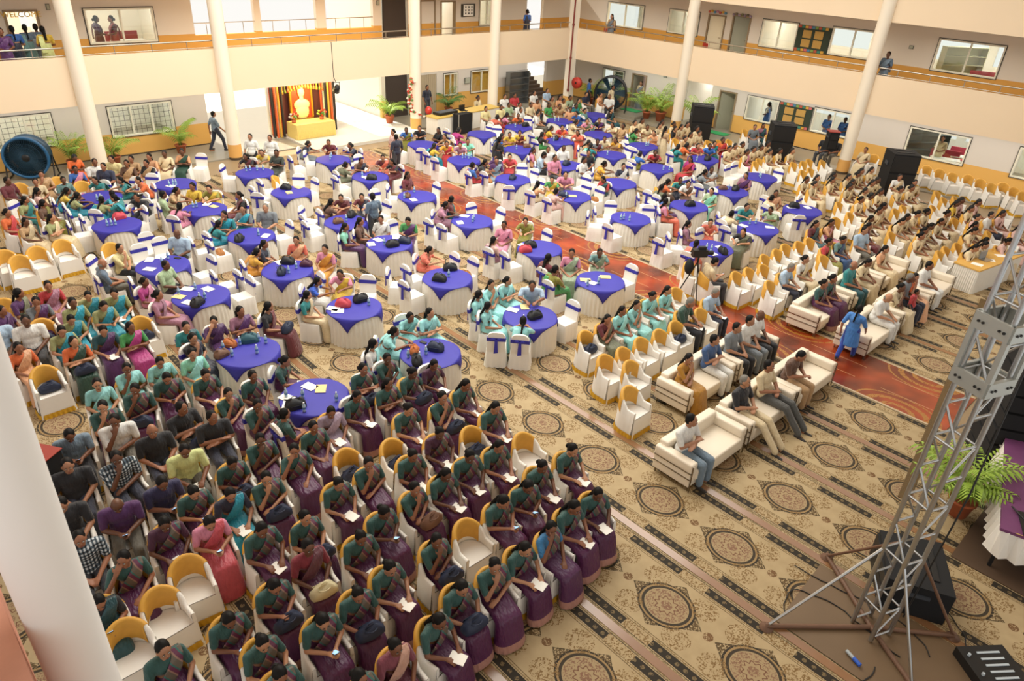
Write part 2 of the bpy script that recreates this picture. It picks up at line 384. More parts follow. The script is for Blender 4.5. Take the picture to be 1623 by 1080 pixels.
# seated people: x y turn outfit pose place suffix
SEATED="""
2.52 4.6 3.28 w:uni 0 L1.9 -
3.07 4.71 3.1 w:unip 0 L1.8 -
1.86 5.33 3.24 w:uni 1 L2.11 -
3.7 4.77 3.34 w:uni 1 L1.7 -
1.92 5.89 3.25 w:uni 1 L2.10 -
2.61 5.7 3.1 w:uni 6 L2.9 -
1.01 6.4 3.2 w:uni 0 L3.11 -
4.25 4.98 3.1 w:uni 1 L1.6 -
3.17 5.77 3.04 w:uni 1 L2.8 -
1.76 6.46 3.17 w:uni 6 L3.10 -
4.8 4.9 2.97 w:uni 2 L1.5 -
3.72 5.86 3.25 w:uni 1 L2.7 -
2.42 6.58 3.17 w:uni 6 L3.9 -
5.36 4.94 3.17 w:uni 1 L1.4 -
4.51 5.8 3.14 w:uni 2 L2.6 -
3.05 6.73 3.07 w:unir 0 L3.8 -
3.73 6.58 3.06 w:uni 1 L3.7 -
5.91 4.87 3.23 w:unif 7 L1.3 -
0.68 7.77 3.08 w:darkteal/black 6 L4.12 -
4.25 6.79 3.18 w:uni 6 L3.6 -
2.74 7.56 3.2 w:uni 1 L4.8 -
3.34 7.33 3.19 w:uni 0 L4.7 -
5.73 5.82 3.18 w:uni 6 L2.4 -
6.47 5.03 3.18 w:uni 1 L1.2 -
1.14 8.13 3.07 w:uni 7 L5.12 -
4.91 6.85 3.31 w:uni 2 L3.5 -
2.26 8.18 3.03 w:pinkred/pink 6 L5.10 -
6.29 5.84 2.84 w:uni 6 L2.3 -
7.03 5.03 2.82 w:uni 1 L1.1 -
1.78 8.55 3.06 w:unib 1 L5.11 -
5.47 6.86 3.19 w:uni 1 L3.4 -
4.1 7.78 3.14 w:uni 1 L4.6 -
0.8 8.84 3.08 m:check 0 L5.13 -
2.73 8.54 3.09 w:turq/navy 1 L5.8 -
4.68 7.78 3.09 w:uni 2 L4.5 -
3.29 8.47 3.09 w:uni 2 L5.7 -
6.81 6.04 3.12 w:uni 1 L2.2 -
6.05 6.96 2.96 w:uni 1 L3.3 -
2.34 8.94 3.14 w:uni 6 L5.9 -
5.37 7.6 3.1 w:uni 1 L4.4 -
1.41 9.32 2.94 m:purple:bald 6 L6.9 -
6.61 6.87 3.09 w:uni 1 L3.2 -
7.48 6 3.14 w:uni 1 L2.1 -
2.06 9.42 3.17 m:indigo 6 L6.8 -
3.96 8.8 3.14 w:uni 7 L5.6 -
3.07 9.26 3.1 w:uni 6 L6.6 -
0.81 9.74 2.99 m:black 1 L6.10 -
6.07 7.78 2.98 w:unib 1 L4.3 -
3.65 9.41 3.06 w:uni 2 L6.5 -
4.51 9.17 3.13 w:uni 0 L6.4 -
2.6 9.89 3.06 m:lime 1 L6.7 -
1.74 10.32 3.21 m:check 2 L7.3 -
6.03 8.63 3.23 w:uni 1 L5.3 -
1.1 10.49 2.98 m:black 0 L7.4 -
7.27 7.7 3.11 w:uni 1 L4.1 -
4.98 9.48 2.99 w:lilac 1 L6.3 -
6.72 8.47 3.28 w:uni 2 L5.2 -
4.39 9.89 -1.56 w:uni 0 T47.5 -
2.38 10.59 3.06 m:black:bald 0 L7.2 -
3.28 10.38 3.05 m:black 3 L7.1 -
5.58 9.6 3.29 w:uni 1 T47.7 -
4.07 10.35 3.21 w:uni 2 T47.5 h
7.32 8.6 3.3 w:uni 1 L5.1 -
6.22 9.45 3.12 w:uni 3 L6.2 -
3.01 10.92 3.38 m:black 3 L8.2 -
2.02 11.31 2.97 m:white 2 L8.3 -
1.37 11.5 3.05 m:bluegrey 6 L8.4 -
3.85 11.05 3.35 w:uni 2 L8.1 -
6.8 9.57 3.36 w:uni 1 L6.1 -
6.12 10.15 2.98 w:uni 3 T47.0 -
2.01 11.88 3.02 w:uni 2 L9.4 -
4.43 11.25 3.2 w:uni 0 T47.4 -
7.36 9.62 3.15 w:unib 1 T45.6 -
6.75 10.28 3.25 w:uni 2 T45.5 -
2.6 12.09 2.83 w:uni 2 L9.3 -
3.78 11.94 3.27 w:uni 1 L9.1 -
5.13 11.48 -2.3 w:uni 1 T47.3 -
3.19 12.24 2.98 w:uni 6 L9.2 -
6.84 10.83 -2.43 w:aqua/white 4 T45.4 -
2.16 12.73 3 w:aqua 0 L10.3 -
2.75 12.97 3.15 w:aqua 2 L10.2 -
3.87 12.68 3.15 w:aqua/mint 0 T41.5 -
3.31 12.93 3.14 w:aqua 1 L10.1 -
7.4 11.27 -2.27 w:aqua 5 T45.4 -
4.13 13.28 -2.64 w:navy/black 2 T41.4 -
9.95 9.77 -0.87 w:aqua 5 T46.6 -
8.53 11.19 3.16 w:aqua 3 T45.2 -
8.22 11.69 3.04 w:aqua 5 T45.3 -
4.21 13.83 3.15 w:darkteal/teal 0 T41.4 -
11.6 8.67 3.06 w:greyolive/maroon 2 M3.6 -
4.77 13.76 3.2 w:purple 7 T41.3 -
9.89 10.76 -2.48 w:aqua 4 T46.4 tr
2.28 14.53 3.13 w:darkgreen/orange 3 W1.3 -
5.33 13.72 3.1 w:purple/mauve 3 T41.2 -
3.32 14.45 3.16 w:magenta/green 3 W1.1 -
5.96 13.61 -2.39 w:maroon/black 4 T41.1 -
12.16 8.65 3.2 w:aqua 0 M3.5 -
1.44 14.96 3.35 w:peach/orange 0 W2.5 -
2.88 14.8 3.1 w:purple/darkteal 1 W1.2 -
10.07 11.29 -2.54 w:aqua 4 T46.4 tl
6.94 13.7 -2.47 w:cream/teal 4 T43.4 -
2.23 15.24 3.23 w:turq/khaki 1 W2.3 -
12.72 8.71 3.25 w:aqua 2 M3.4 -
10.59 11.5 3.27 w:aqua 2 T46.3 h
13.63 7.92 3.39 m:darkgreen:grey 1 M2.3 -
1.76 15.78 2.98 m:white 0 W2.4 -
11.48 11.02 2.35 m:lightblue 5 T46.2 -
2.52 15.72 3.14 w:turq/khaki 6 W2.2 -
11.15 11.47 3.28 w:aqua 3 T46.3 a
13.42 8.83 3.12 w:aqua 1 M3.3 -
1.27 16.05 3.23 m:lightblue 0 W3.6 -
4.34 15.59 -2.2 w:mauve 0 T40.5 -
3.22 15.93 3.28 w:turq/khaki 6 W3.2 -
7.42 14.48 -2.25 w:white/royalblue 5 T43.3 -
13.96 8.68 3.26 w:aqua 0 M3.2 -
2.75 16.23 3.28 w:turq/khaki 0 W3.4 -
8.22 14.4 2.27 w:yellow/pink 5 T43.2 -
14.7 7.9 3.12 m:lightblue:grey 1 M2.1 -
3.59 16.36 2.93 w:turq/khaki 1 W3.1 -
12.53 11.22 -1.57 w:green/olive 2 T21.4 -
1.58 16.79 -2.36 w:purple 0 W4.4 -
3.13 16.67 3.05 w:turq/khaki 1 W3.3 -
2.18 16.85 3.21 w:purple/grey 2 W4.2 -
4.37 16.57 -2.39 w:pink/magenta 0 T40.4 -
2.02 17.38 -2.3 w:greyolive/purple 4 W4.3 -
12.97 11.85 -1.61 w:maroon 0 T21.4 -
2.57 17.48 3.1 w:mauve/red 0 W4.1 -
5.05 17.06 -2.49 m:lightgreen 0 T39.6 -
13.58 11.65 2.3 w:greygreen/pink 0 T21.3 -
10.71 14.36 -2.46 w:coral 5 T44.3 -
8.52 15.79 2.22 w:goldpink/pink 0 T42.0 -
7.02 16.82 -1.71 w:goldpink/gold 5 T42.4 -
3.92 18 -1.59 m:greyblue:bald 0 T39.5 -
14.57 11.51 2.35 w:greygreen/tealgrey 5 T21.2 -
7.55 16.99 -2.24 w:grey/navy 0 T42.3 -
16.28 8.98 -2.2 m:cream 6 R6.12 -
8.22 16.72 2.44 w:peach/coral 0 T42.2 -
12.72 13.76 -1.5 w:mauve/palepink 0 T20.4 -
17.77 7.53 3.24 m:lightblue:grey 1 R4.17 -
4.52 18.79 -2.36 m:paleyellow 2 T39.4 -
9.88 16.8 -2.25 w:purple/mint 0 T11.4 -
5.89 18.81 2.32 m:lightblue:bald 0 T39.1 -
13.56 14.34 2.2 w:pink 0 T20.3 -
10.43 16.9 -2.26 w:brown 0 T11.3 -
17.13 10.16 -1.46 w:coral/peach 5 T38.5 -
11.57 16.28 2.35 w:purple/green 6 T11.1 -
10.99 16.86 2.28 w:white 0 T11.3 -
18.69 7.48 3.1 w:cream/white 0 R4.16 -
14.6 14.45 2.21 w:olive 5 T20.3 -
7.09 19.28 -1.43 w:turq/teal 5 T6.4 -
7.54 19.6 2.38 w:turq/teal 2 T6.3 -
8.64 19.3 2.44 m:grey 0 T6.1 -
8.09 19.68 2.22 w:turq/grey 3 T6.3 -
13.24 16.87 -2.4 w:mauve 5 T12.4 -
18.41 11.16 -2.36 w:mauve 0 T38.3 -
19.42 9.86 1.68 w:greyolive/black 5 T38.0 -
10.52 19.07 -1.6 w:brown 5 T10.3 -
13.83 16.97 -2.19 w:teal/maroon 4 T12.3 -
20.56 7.68 3.27 w:olive/red 0 R4.14 -
6.8 21.17 -0.95 w:pink 5 T3.5 -
19.34 11.05 2.2 w:coral 5 T38.2 -
3.82 21.98 -2.38 w:cream/khaki 3 T1.4 -
3.23 22.17 -2.47 w:cream/tan 0 W8.1 -
11.8 19.06 2.43 w:navy/maroon 5 T10.1 -
11.29 19.43 2.33 w:maroon 5 T10.2 -
21.29 7.67 3 w:denim/tealgrey 1 R4.13 -
8.61 21.14 1.44 w:maroon/black 0 T3.0 -
20.36 11.03 -1.7 w:white/cream 5 T36.4 -
3 23.01 -2.39 w:red/orange 0 W9.1 -
6.9 22.21 -1.73 m:lightgreen 0 T3.4 -
19.47 12.79 -2.3 w:coral/pink 4 T35.5 -
22.2 7.38 2.85 m:lightblue 0 R4.12 -
17.2 15.85 -1.61 w:palepink 5 T17.4 -
21.77 8.7 3.01 w:darkteal/maroon 0 R5.14 -
5.75 22.78 0.78 w:turq/teal 5 T1.2 -
5.21 22.92 -0.87 w:turq/khaki 5 T1.3 -
6.3 22.7 2.29 m:black 5 T1.1 -
7.76 22.47 2.23 w:yellow 0 T3.3 -
8.32 22.28 2.31 w:yellow/olive 5 T3.1 -
7.24 22.66 -2.35 w:cream/tan 5 T3.4 -
3.97 23.46 -2.26 w:olive/brown 4 W10.1 -
22.28 8.48 3.11 w:pink/peach 2 R5.13 -
19.89 13.15 -2.33 w:purple/blue 4 T35.4 -
5.76 23.33 0.07 w:turq 5 T0.7 -
17.25 16.76 -1.45 w:cream/peach 5 T17.4 -
14.11 19.72 3.43 w:maroon 0 T9.3 -
23.04 7.57 3.24 w:maroon 0 R4.11 -
4.74 23.8 -1.63 w:turq/khaki 5 T0.5 -
23.48 6.14 3.1 w:cream 0 R3.13 -
21.59 11.17 2.53 w:teal 5 T36.3 -
3.63 24.05 -2.55 w:teal/khaki 4 W10.2 -
23.88 4.83 3.1 w:cream 1 R1.6 -
22.05 10.4 1.51 w:lightgreen 5 T36.1 -
4.61 24.36 -1.65 w:turq/yellow 5 T0.4 -
24.05 6.25 3.15 w:cream 0 R3.12 -
20.65 13.86 -1.7 w:greyolive 0 T35.3 -
24.43 4.73 3.1 w:cream 1 R1.5 -
4.12 24.63 -1.52 w:palepink 0 T0.4 -
18.33 16.97 2.24 w:yellow/green 5 T17.3 -
21.75 12.63 1.8 w:mint/lightgreen 0 T35.0 -
23.91 7.86 3.15 w:cream 0 R5.11 -
6.93 24.21 1.56 m:orange 5 T2.4 -
18.89 16.84 2.22 m:pink 5 T17.3 -
19.77 15.81 1.62 w:darkteal/red 6 T19.5 -
6.51 24.56 1.36 w:teal 5 T0.1 -
23 10.93 -1.82 w:cream 0 T37.4 -
25.01 4.87 3.18 w:cream/tan 1 R1.4 -
24.47 7.19 3.08 w:cream 1 R4.9 -
24.86 6.43 3.06 w:cream 1 R3.11 -
21.37 14.34 -2.23 w:brown/orange 5 R12.6 -
13 22.25 -1.61 w:greyolive 5 T8.4 -
25.44 4.37 3.18 w:cream/palepink 1 R1.3 -
16.89 19.56 -1.73 w:red/blue 0 T16.4 -
4.96 25.38 3.19 w:tealgrey 0 T0.4 -
4.22 25.54 2.98 w:cream 0 W12.4 -
5.88 25.22 2.22 w:teal 5 T0.2 -
21.97 13.73 2.25 w:brown/white 5 T35.2 -
24.71 7.95 2.88 w:cream 0 R5.9 -
23.52 11.11 2.29 w:peach 0 T37.4 -
3.61 25.79 -2.45 m:maroon 0 W12.5 -
25.5 5.36 3.22 w:cream 1 R2.7 -
25.1 7.16 3.1 w:cream 0 R4.8 -
14.81 21.6 1.64 w:maroon/black 5 T8.0 -
22.2 14.25 2.4 w:navy/teal 5 R11.6 -
25.63 6.29 3.11 w:cream 0 R3.10 -
13.86 22.47 3.04 w:navy/brown 5 T8.3 -
17.9 19.48 2.32 w:bluegrey/purple 0 T16.3 -
17.49 19.87 -2.5 w:maroon/black 5 T13.7 -
4.55 26.17 3.11 w:tan 2 W13.9 -
6.24 25.88 2.45 m:navywhite 0 W12.2 -
25.66 7.15 3.23 w:cream 1 R4.7 -
25.41 8.07 3.28 w:tan/cream 0 R5.8 -
26.22 5.45 3.06 w:cream 0 R2.6 -
14.8 22.34 2.53 w:coral/maroon 5 T8.1 -
5.56 26.3 3.15 w:pink/blue 0 W13.7 -
7.55 25.86 2.21 w:tan/black 0 T2.3 -
7.01 26.04 2.55 w:tan/brown 0 W12.1 -
25.48 8.89 3.12 w:cream 0 R6.9 -
19.86 18.27 2.97 m:pink 0 T29.5 -
21.57 16.35 2.55 w:white/navy 0 T19.2 -
18.36 19.96 2.2 w:navy/purple 5 T13.0 -
6.2 26.44 3.08 m:white 0 W13.6 -
26.25 6.95 3.2 w:cream 0 R4.6 -
21.09 17.11 -2.42 w:gold 5 T19.3 -
11.64 24.55 2.22 w:blackgreen 3 T4.1 -
20.8 17.59 3.38 m:white 0 T29.7 -
19.79 18.93 -2.35 m:lightblue 6 T29.4 -
26.64 6.44 3.14 w:cream/tan 0 R3.9 -
18.92 19.82 2.31 w:red 5 R17.4 -
10.88 25.16 2.12 w:maroon/black 5 T4.2 -
6.72 26.65 2.26 m:paleyellow 0 W13.5 -
7.32 26.58 2.39 w:tan 0 W13.4 -
7.86 26.43 2.24 w:peach 0 W13.3 -
23.62 14.28 -2.35 w:grey 5 T34.3 -
27.26 4.43 2.95 w:palepink 0 R1.1 -
"""
# others: x y z turn outfit pose state | label
OTHERS="""
9.7 5.1 0 3.14 m:white/bluegrey 3 sofa | person in white shirt, blue-grey trousers on front sofa nearest camera
11.65 5.1 0 3.14 m:black/cream:grey 8 sofa | person in black shirt, cream trousers on middle front-row sofa, near side
11.6 6.5 0 3.14 w:mustard 2 sofa | person in mustard saree on second-row sofa behind tan chairs
12.57 5.1 0 3.14 m:cream/charcoal 8 sofa | person in cream shirt, charcoal trousers on middle front-row sofa, near side
12.6 6.5 0 3.14 m:denim/white 3 sofa | person in denim-blue shirt, white trousers on second-row sofa behind tan chairs
13.53 5.1 0 3.14 m:brown/tan 6 sofa | person in brown shirt, tan trousers on front sofa by aisle, near side
13.5 6.5 0 3.14 m:grey/black 0 sofa | person in grey shirt, black trousers on second-row sofa by aisle, near side
14.06 6.5 0 3.14 m:white/grey 0 sofa | person in white shirt, grey trousers on second-row sofa by aisle, near side
14.5 6.5 0 3.14 m:white/black:bald 0 sofa | person in white shirt, black trousers, bald head on second-row sofa by aisle, near side
16.35 5.06 0 -1.57 w:royalblue/blue 0 girl | girl in blue tunic with plaits crossing red aisle near sofas
18.05 5.1 0 3.14 m:white/white:bald 1 sofa | person in white shirt, white trousers, bald head on front sofa by aisle, far side
17.63 6.45 0 3.14 w:uni 0 sofa | person in teal blouse, purple saree on second-row sofa by aisle, far side, leftmost
18.15 6.45 0 3.14 w:uni 0 sofa | person in teal blouse, purple saree on second-row sofa by aisle, far side, rightmost
19.1 5.1 0 3.14 w:cream 2 sofa | person in cream saree on middle front sofa, far side
19.45 4.81 0 3.14 m:red/navy 0 child | child in red top and navy trousers beside far front sofa
19.33 6.45 0 3.14 m:teal/darkteal:bald 0 sofa | person in teal shirt, dark-teal trousers, bald head on middle second-row sofa, far side
19.76 5.1 0 3.14 m:grey 0 sofa | person in grey shirt on middle front sofa, far side
20.1 5.1 0 3.14 w:peach/orange 7 sofa | person in orange blouse, peach saree on middle front sofa, far side
11.33 17.74 0 0 m:greyblue 0 stand | person in grey-blue shirt standing
20.09 6.45 0 3.14 w:cream 1 sofa | person in cream saree on middle second-row sofa, far side
21.1 5.1 0 3.14 m:white/white 0 sofa | person in white shirt, white trousers on end front sofa, far side
21.49 6.45 0 3.14 w:cream/peach 0 sofa | person in peach blouse, cream saree on end second-row sofa, far side
11.92 25.42 0 2.36 m:white 0 stand | person in white shirt standing, rightmost
15.95 23.12 0 0 m:navy 0 stand | person in navy shirt standing
19.13 20.7 0 -1.57 w:black 0 stand | person in black saree standing
11.4 25.94 0 2.36 m:white 0 stand | person in white shirt standing, leftmost
16.32 23.85 0 1.57 w:palepink 0 stand | person in pale-pink saree standing
5.08 29.4 3.45 3.14 w:purple 0 stand | person in purple saree standing on upper gallery
6.3 29.5 3.45 0 w:lime/yellow 0 stand | person in yellow blouse, lime saree standing on upper gallery
5.5 29.9 3.45 0 w:navy/blue 0 stand | person in blue blouse, navy saree standing on upper gallery, leftmost
5.92 30.1 3.45 0 w:tealgrey/greyblue 0 stand | person in grey-blue blouse, grey-teal saree standing on upper gallery
6.26 30.2 3.45 0 w:grey/greyblue 0 stand | person in grey-blue blouse, grey saree standing on upper gallery
11.66 29.8 0.05 -1.57 m:bluegrey/navy 0 walk | person in blue-grey shirt, navy trousers walking on ground corridor
26.59 18.21 0 -1.57 w:cream/tan 0 stand | person in tan blouse, cream saree standing
8.67 32 3.45 -1.57 w:maroon/purple 0 stand | person in purple blouse, maroon saree standing inside upper classroom
9.19 31.9 3.45 1.57 w:red/maroon 0 stand | person in maroon blouse, red saree standing inside upper classroom
33.18 12.33 3.45 1.57 w:bluegrey/greyblue 0 stand | person in grey-blue blouse, blue-grey saree standing on upper gallery
32.83 13.39 0.05 1.57 m:black 0 seat | person in black shirt seated on ground corridor, rightmost
32.7 13.77 0.05 1.57 m:black 0 seat | person in black shirt seated on ground corridor, leftmost
36.31 10.12 0.05 1.57 w:cream 0 stand | person in cream saree standing inside ground classroom
22.8 30.2 0.05 3.14 m:navy 0 stand | person in navy shirt standing on ground corridor
36.09 14.16 0.05 1.57 w:blue 0 stand | person in blue saree standing inside ground classroom, third from left
35.97 14.46 0.05 1.57 w:blue 0 stand | person in blue saree standing inside ground classroom, second from left
35.83 15.21 0.05 1.57 w:blue 0 stand | person in blue saree standing inside ground classroom, first from left
35.85 18.44 0.05 0 w:blue/white 0 stand | person in white blouse, blue saree standing inside ground classroom
28.99 29.6 3.45 0 w:navy/blue 0 stand | person in blue blouse, navy saree standing on upper gallery, rightmost
31.97 25.69 0 3.14 m:cream 0 stand | person in cream shirt standing
32.3 26.55 3.45 1.57 w:grey/tan 0 stand | person in tan blouse, grey saree standing on upper gallery
32.41 27.73 0 -2.36 m:blue 0 stand | person in blue shirt standing
34.36 25.6 0.05 1.57 w:grey/cream 0 stand | person in cream blouse, grey saree standing inside ground classroom
"""
CROWD="""
27.05 5.65 2.99 w:cream/palepink 0
24.47 12.93 1.63 w:purple/mauve 0
26.27 8.87 3.47 w:cream 0
11.53 25.29 2.39 w:cream/yellow 5
8.45 26.56 2.55 w:cream 0
9.01 26.49 2.38 w:darkgreen/peach 3
25.83 10.76 3.28 w:cream 0
26.68 9.26 3.29 w:cream 0
20.21 19.76 -2.26 w:peach/pink 0
27.76 5.44 3.15 m:white 0
24.39 14.34 2.29 w:white/grey 5
21.72 18.26 2.49 w:black 0
17.22 22.57 -1.54 w:turq/yellow 5
26.66 9.81 3.04 w:cream 0
26.12 11.23 3.14 w:cream 0
14.79 24.31 1.33 w:grey/navy 5
5.92 27.84 3.28 w:orange 6
20.72 19.53 2.43 m:white 0
27.06 8.86 3.13 w:cream 0
27.9 6.1 3.12 w:cream 0
28.28 5.23 3.03 w:palepink 0
13.34 25.51 -2.35 w:grey/navy 5
21.41 19.32 2.54 m:white 0
28.07 6.64 3.3 w:cream/yellow 0
18.45 22.22 2.25 w:mauve 5
26.67 11.1 3.02 w:cream 0
26.95 10.62 3.35 w:cream 0
18.08 22.64 2.37 w:red/gold 5
14.29 25.26 2.36 w:maroon 5
24.56 15.5 1.45 w:red/magenta 0
27.34 10.03 3.18 w:cream 0
23.49 17.22 -1.67 w:olive/blue 5
28.06 8.55 3.3 w:cream 0
28.63 6.65 3.18 w:palepink 0
27.92 9.53 3.12 w:cream 0
19.05 22.52 2.46 w:mint 5
28.93 6.18 3.22 w:cream/palepink 0
27.63 10.9 3.35 w:cream 0
22.74 19.16 -1.41 w:mint/teal 5
28.61 8.36 3.12 w:cream 0
27.93 10.44 3.24 w:cream 0
24.45 17.08 2.33 w:maroon/red 5
28.47 9.57 3.13 w:cream 0
18.76 23.46 1.53 w:tan 5
23.08 19.67 -2.48 w:cream/tan 5
20.64 22.41 -2.27 w:blue 5
28.64 10.39 3.28 w:cream 0
29.34 8.58 2.27 w:cream 0
23.71 19.55 2.36 w:maroon/grey 5
18.83 24.29 1.64 w:black 3
21.31 22.39 2.25 w:yellow 5
25.85 17.06 -1.77 w:teal 5
22.27 21.58 -1.56 w:green/black 5
29.18 10.5 3.12 w:cream 0
18 25.28 2.38 w:olive/blue 5
29.64 9.24 2.45 w:cream/white 0
19.68 24.04 -1.59 w:magenta 5
24.64 19.19 1.52 w:tan/gold 5
21.89 22.39 2.32 w:maroon/yellow 5
24.37 19.67 2.14 w:cream 5
27.71 14.68 3.22 w:pink/cream 0
18.66 25.23 2.35 w:black 5
26.4 17.03 -2.12 w:peach/orange 5
29.71 10.32 3.14 w:cream 0
27.53 15.43 2.85 w:cream 0
26.98 16.74 2.47 w:coral/red 5
28.64 14.16 3.36 w:cream 0
27.42 16.41 2.24 w:blue 5
28.39 14.78 3.13 w:cream 0
24.2 21.02 1.79 w:coral 5
28.11 15.51 3.08 w:cream 0
23.48 22.24 -2.28 w:orange/yellow 5
29.17 13.99 3.4 w:cream 0
27.29 17.49 3.07 w:cream/tan 0
27.96 16.56 2.47 w:teal/red 5
28.96 14.75 3.11 w:cream 0
28.68 15.49 3.1 w:cream 0
29.62 13.67 3.08 w:cream 0
24.2 22.08 2.41 w:orange/red 5
28.5 16.41 2.52 w:red/orange 3
26.54 19.88 -2.27 w:green 5
27.17 19.08 1.68 w:peach 5
28.1 17.77 3 w:cream 0
29.8 14.9 3.13 w:cream/tan 0
26.6 20.56 1.62 w:tan 0
28.73 17.74 3.06 w:cream 0
22.8 25.03 -1.56 w:coral 5
25.38 22.49 -2.39 w:cream 5
26.71 21.11 1.57 w:cream 5
28.44 18.85 3.27 w:tan/black 0
27.79 20.05 2.39 w:cream 5
28.25 19.59 3.2 w:cream 0
26.19 22.31 2.23 w:greyolive/pink 5
23.52 25.2 -2.13 w:red/pink 5
27.68 20.6 3.08 w:cream 0
28.99 18.9 3.22 w:cream 0
29.38 18.3 3.16 w:cream 0
24.1 24.84 2.41 w:brown/orange 5
32.64 11.94 1.65 w:cream 0
26.89 22.17 2.23 w:purple/black 5
24.99 24.31 -2.55 m:white 0
29.15 19.44 3.17 w:cream 0
28.38 20.71 3.15 w:cream 0
28.93 19.95 3.03 w:cream 0
29.66 19.04 3.03 w:cream 0
23.46 26.35 3.08 m:paleyellow 0
24.79 25.3 3.1 m:white 0
25.41 24.68 -2.15 m:cream 0
24.38 26.28 3.06 m:paleyellow 0
27.01 23.63 1.45 w:blue 5
27.57 23.63 3.27 w:tealgrey 0
32.11 16.98 2.25 w:grey 0
27.07 24.23 2.28 w:peach 0
25.1 26.48 3.08 m:lightgreen 0
25.59 26.21 3.16 m:white 0
26.08 25.93 3.08 m:cream 0
28.82 22.99 3.17 w:darkteal/black 0
32.82 16.9 2.68 w:darkteal/mauve 0
26.9 25.47 3.03 w:green 0
28.01 24.63 3.1 w:teal 0
27.44 25.31 2.4 w:tan 5
26.98 26.38 3.09 m:peach 0
24.84 28.51 3.3 w:cream 0
28.32 25.8 3.14 w:cream 0
26.22 28.03 2.99 m:white 0
29.05 25.4 3.15 w:green 0
28.18 26.48 3.25 w:tan 0
26.94 28.04 2.92 m:red 0
28.73 26.45 3.17 w:peach 0
29.2 26.14 3.07 w:greygreen 0
28.34 27.98 3.12 m:white 0
31.33 25.31 2.21 m:white 0
30.71 26.36 3.19 m:navy 0
31.34 25.87 3.37 w:peach 0
29.45 28.1 3.1 m:lightblue 0
"""
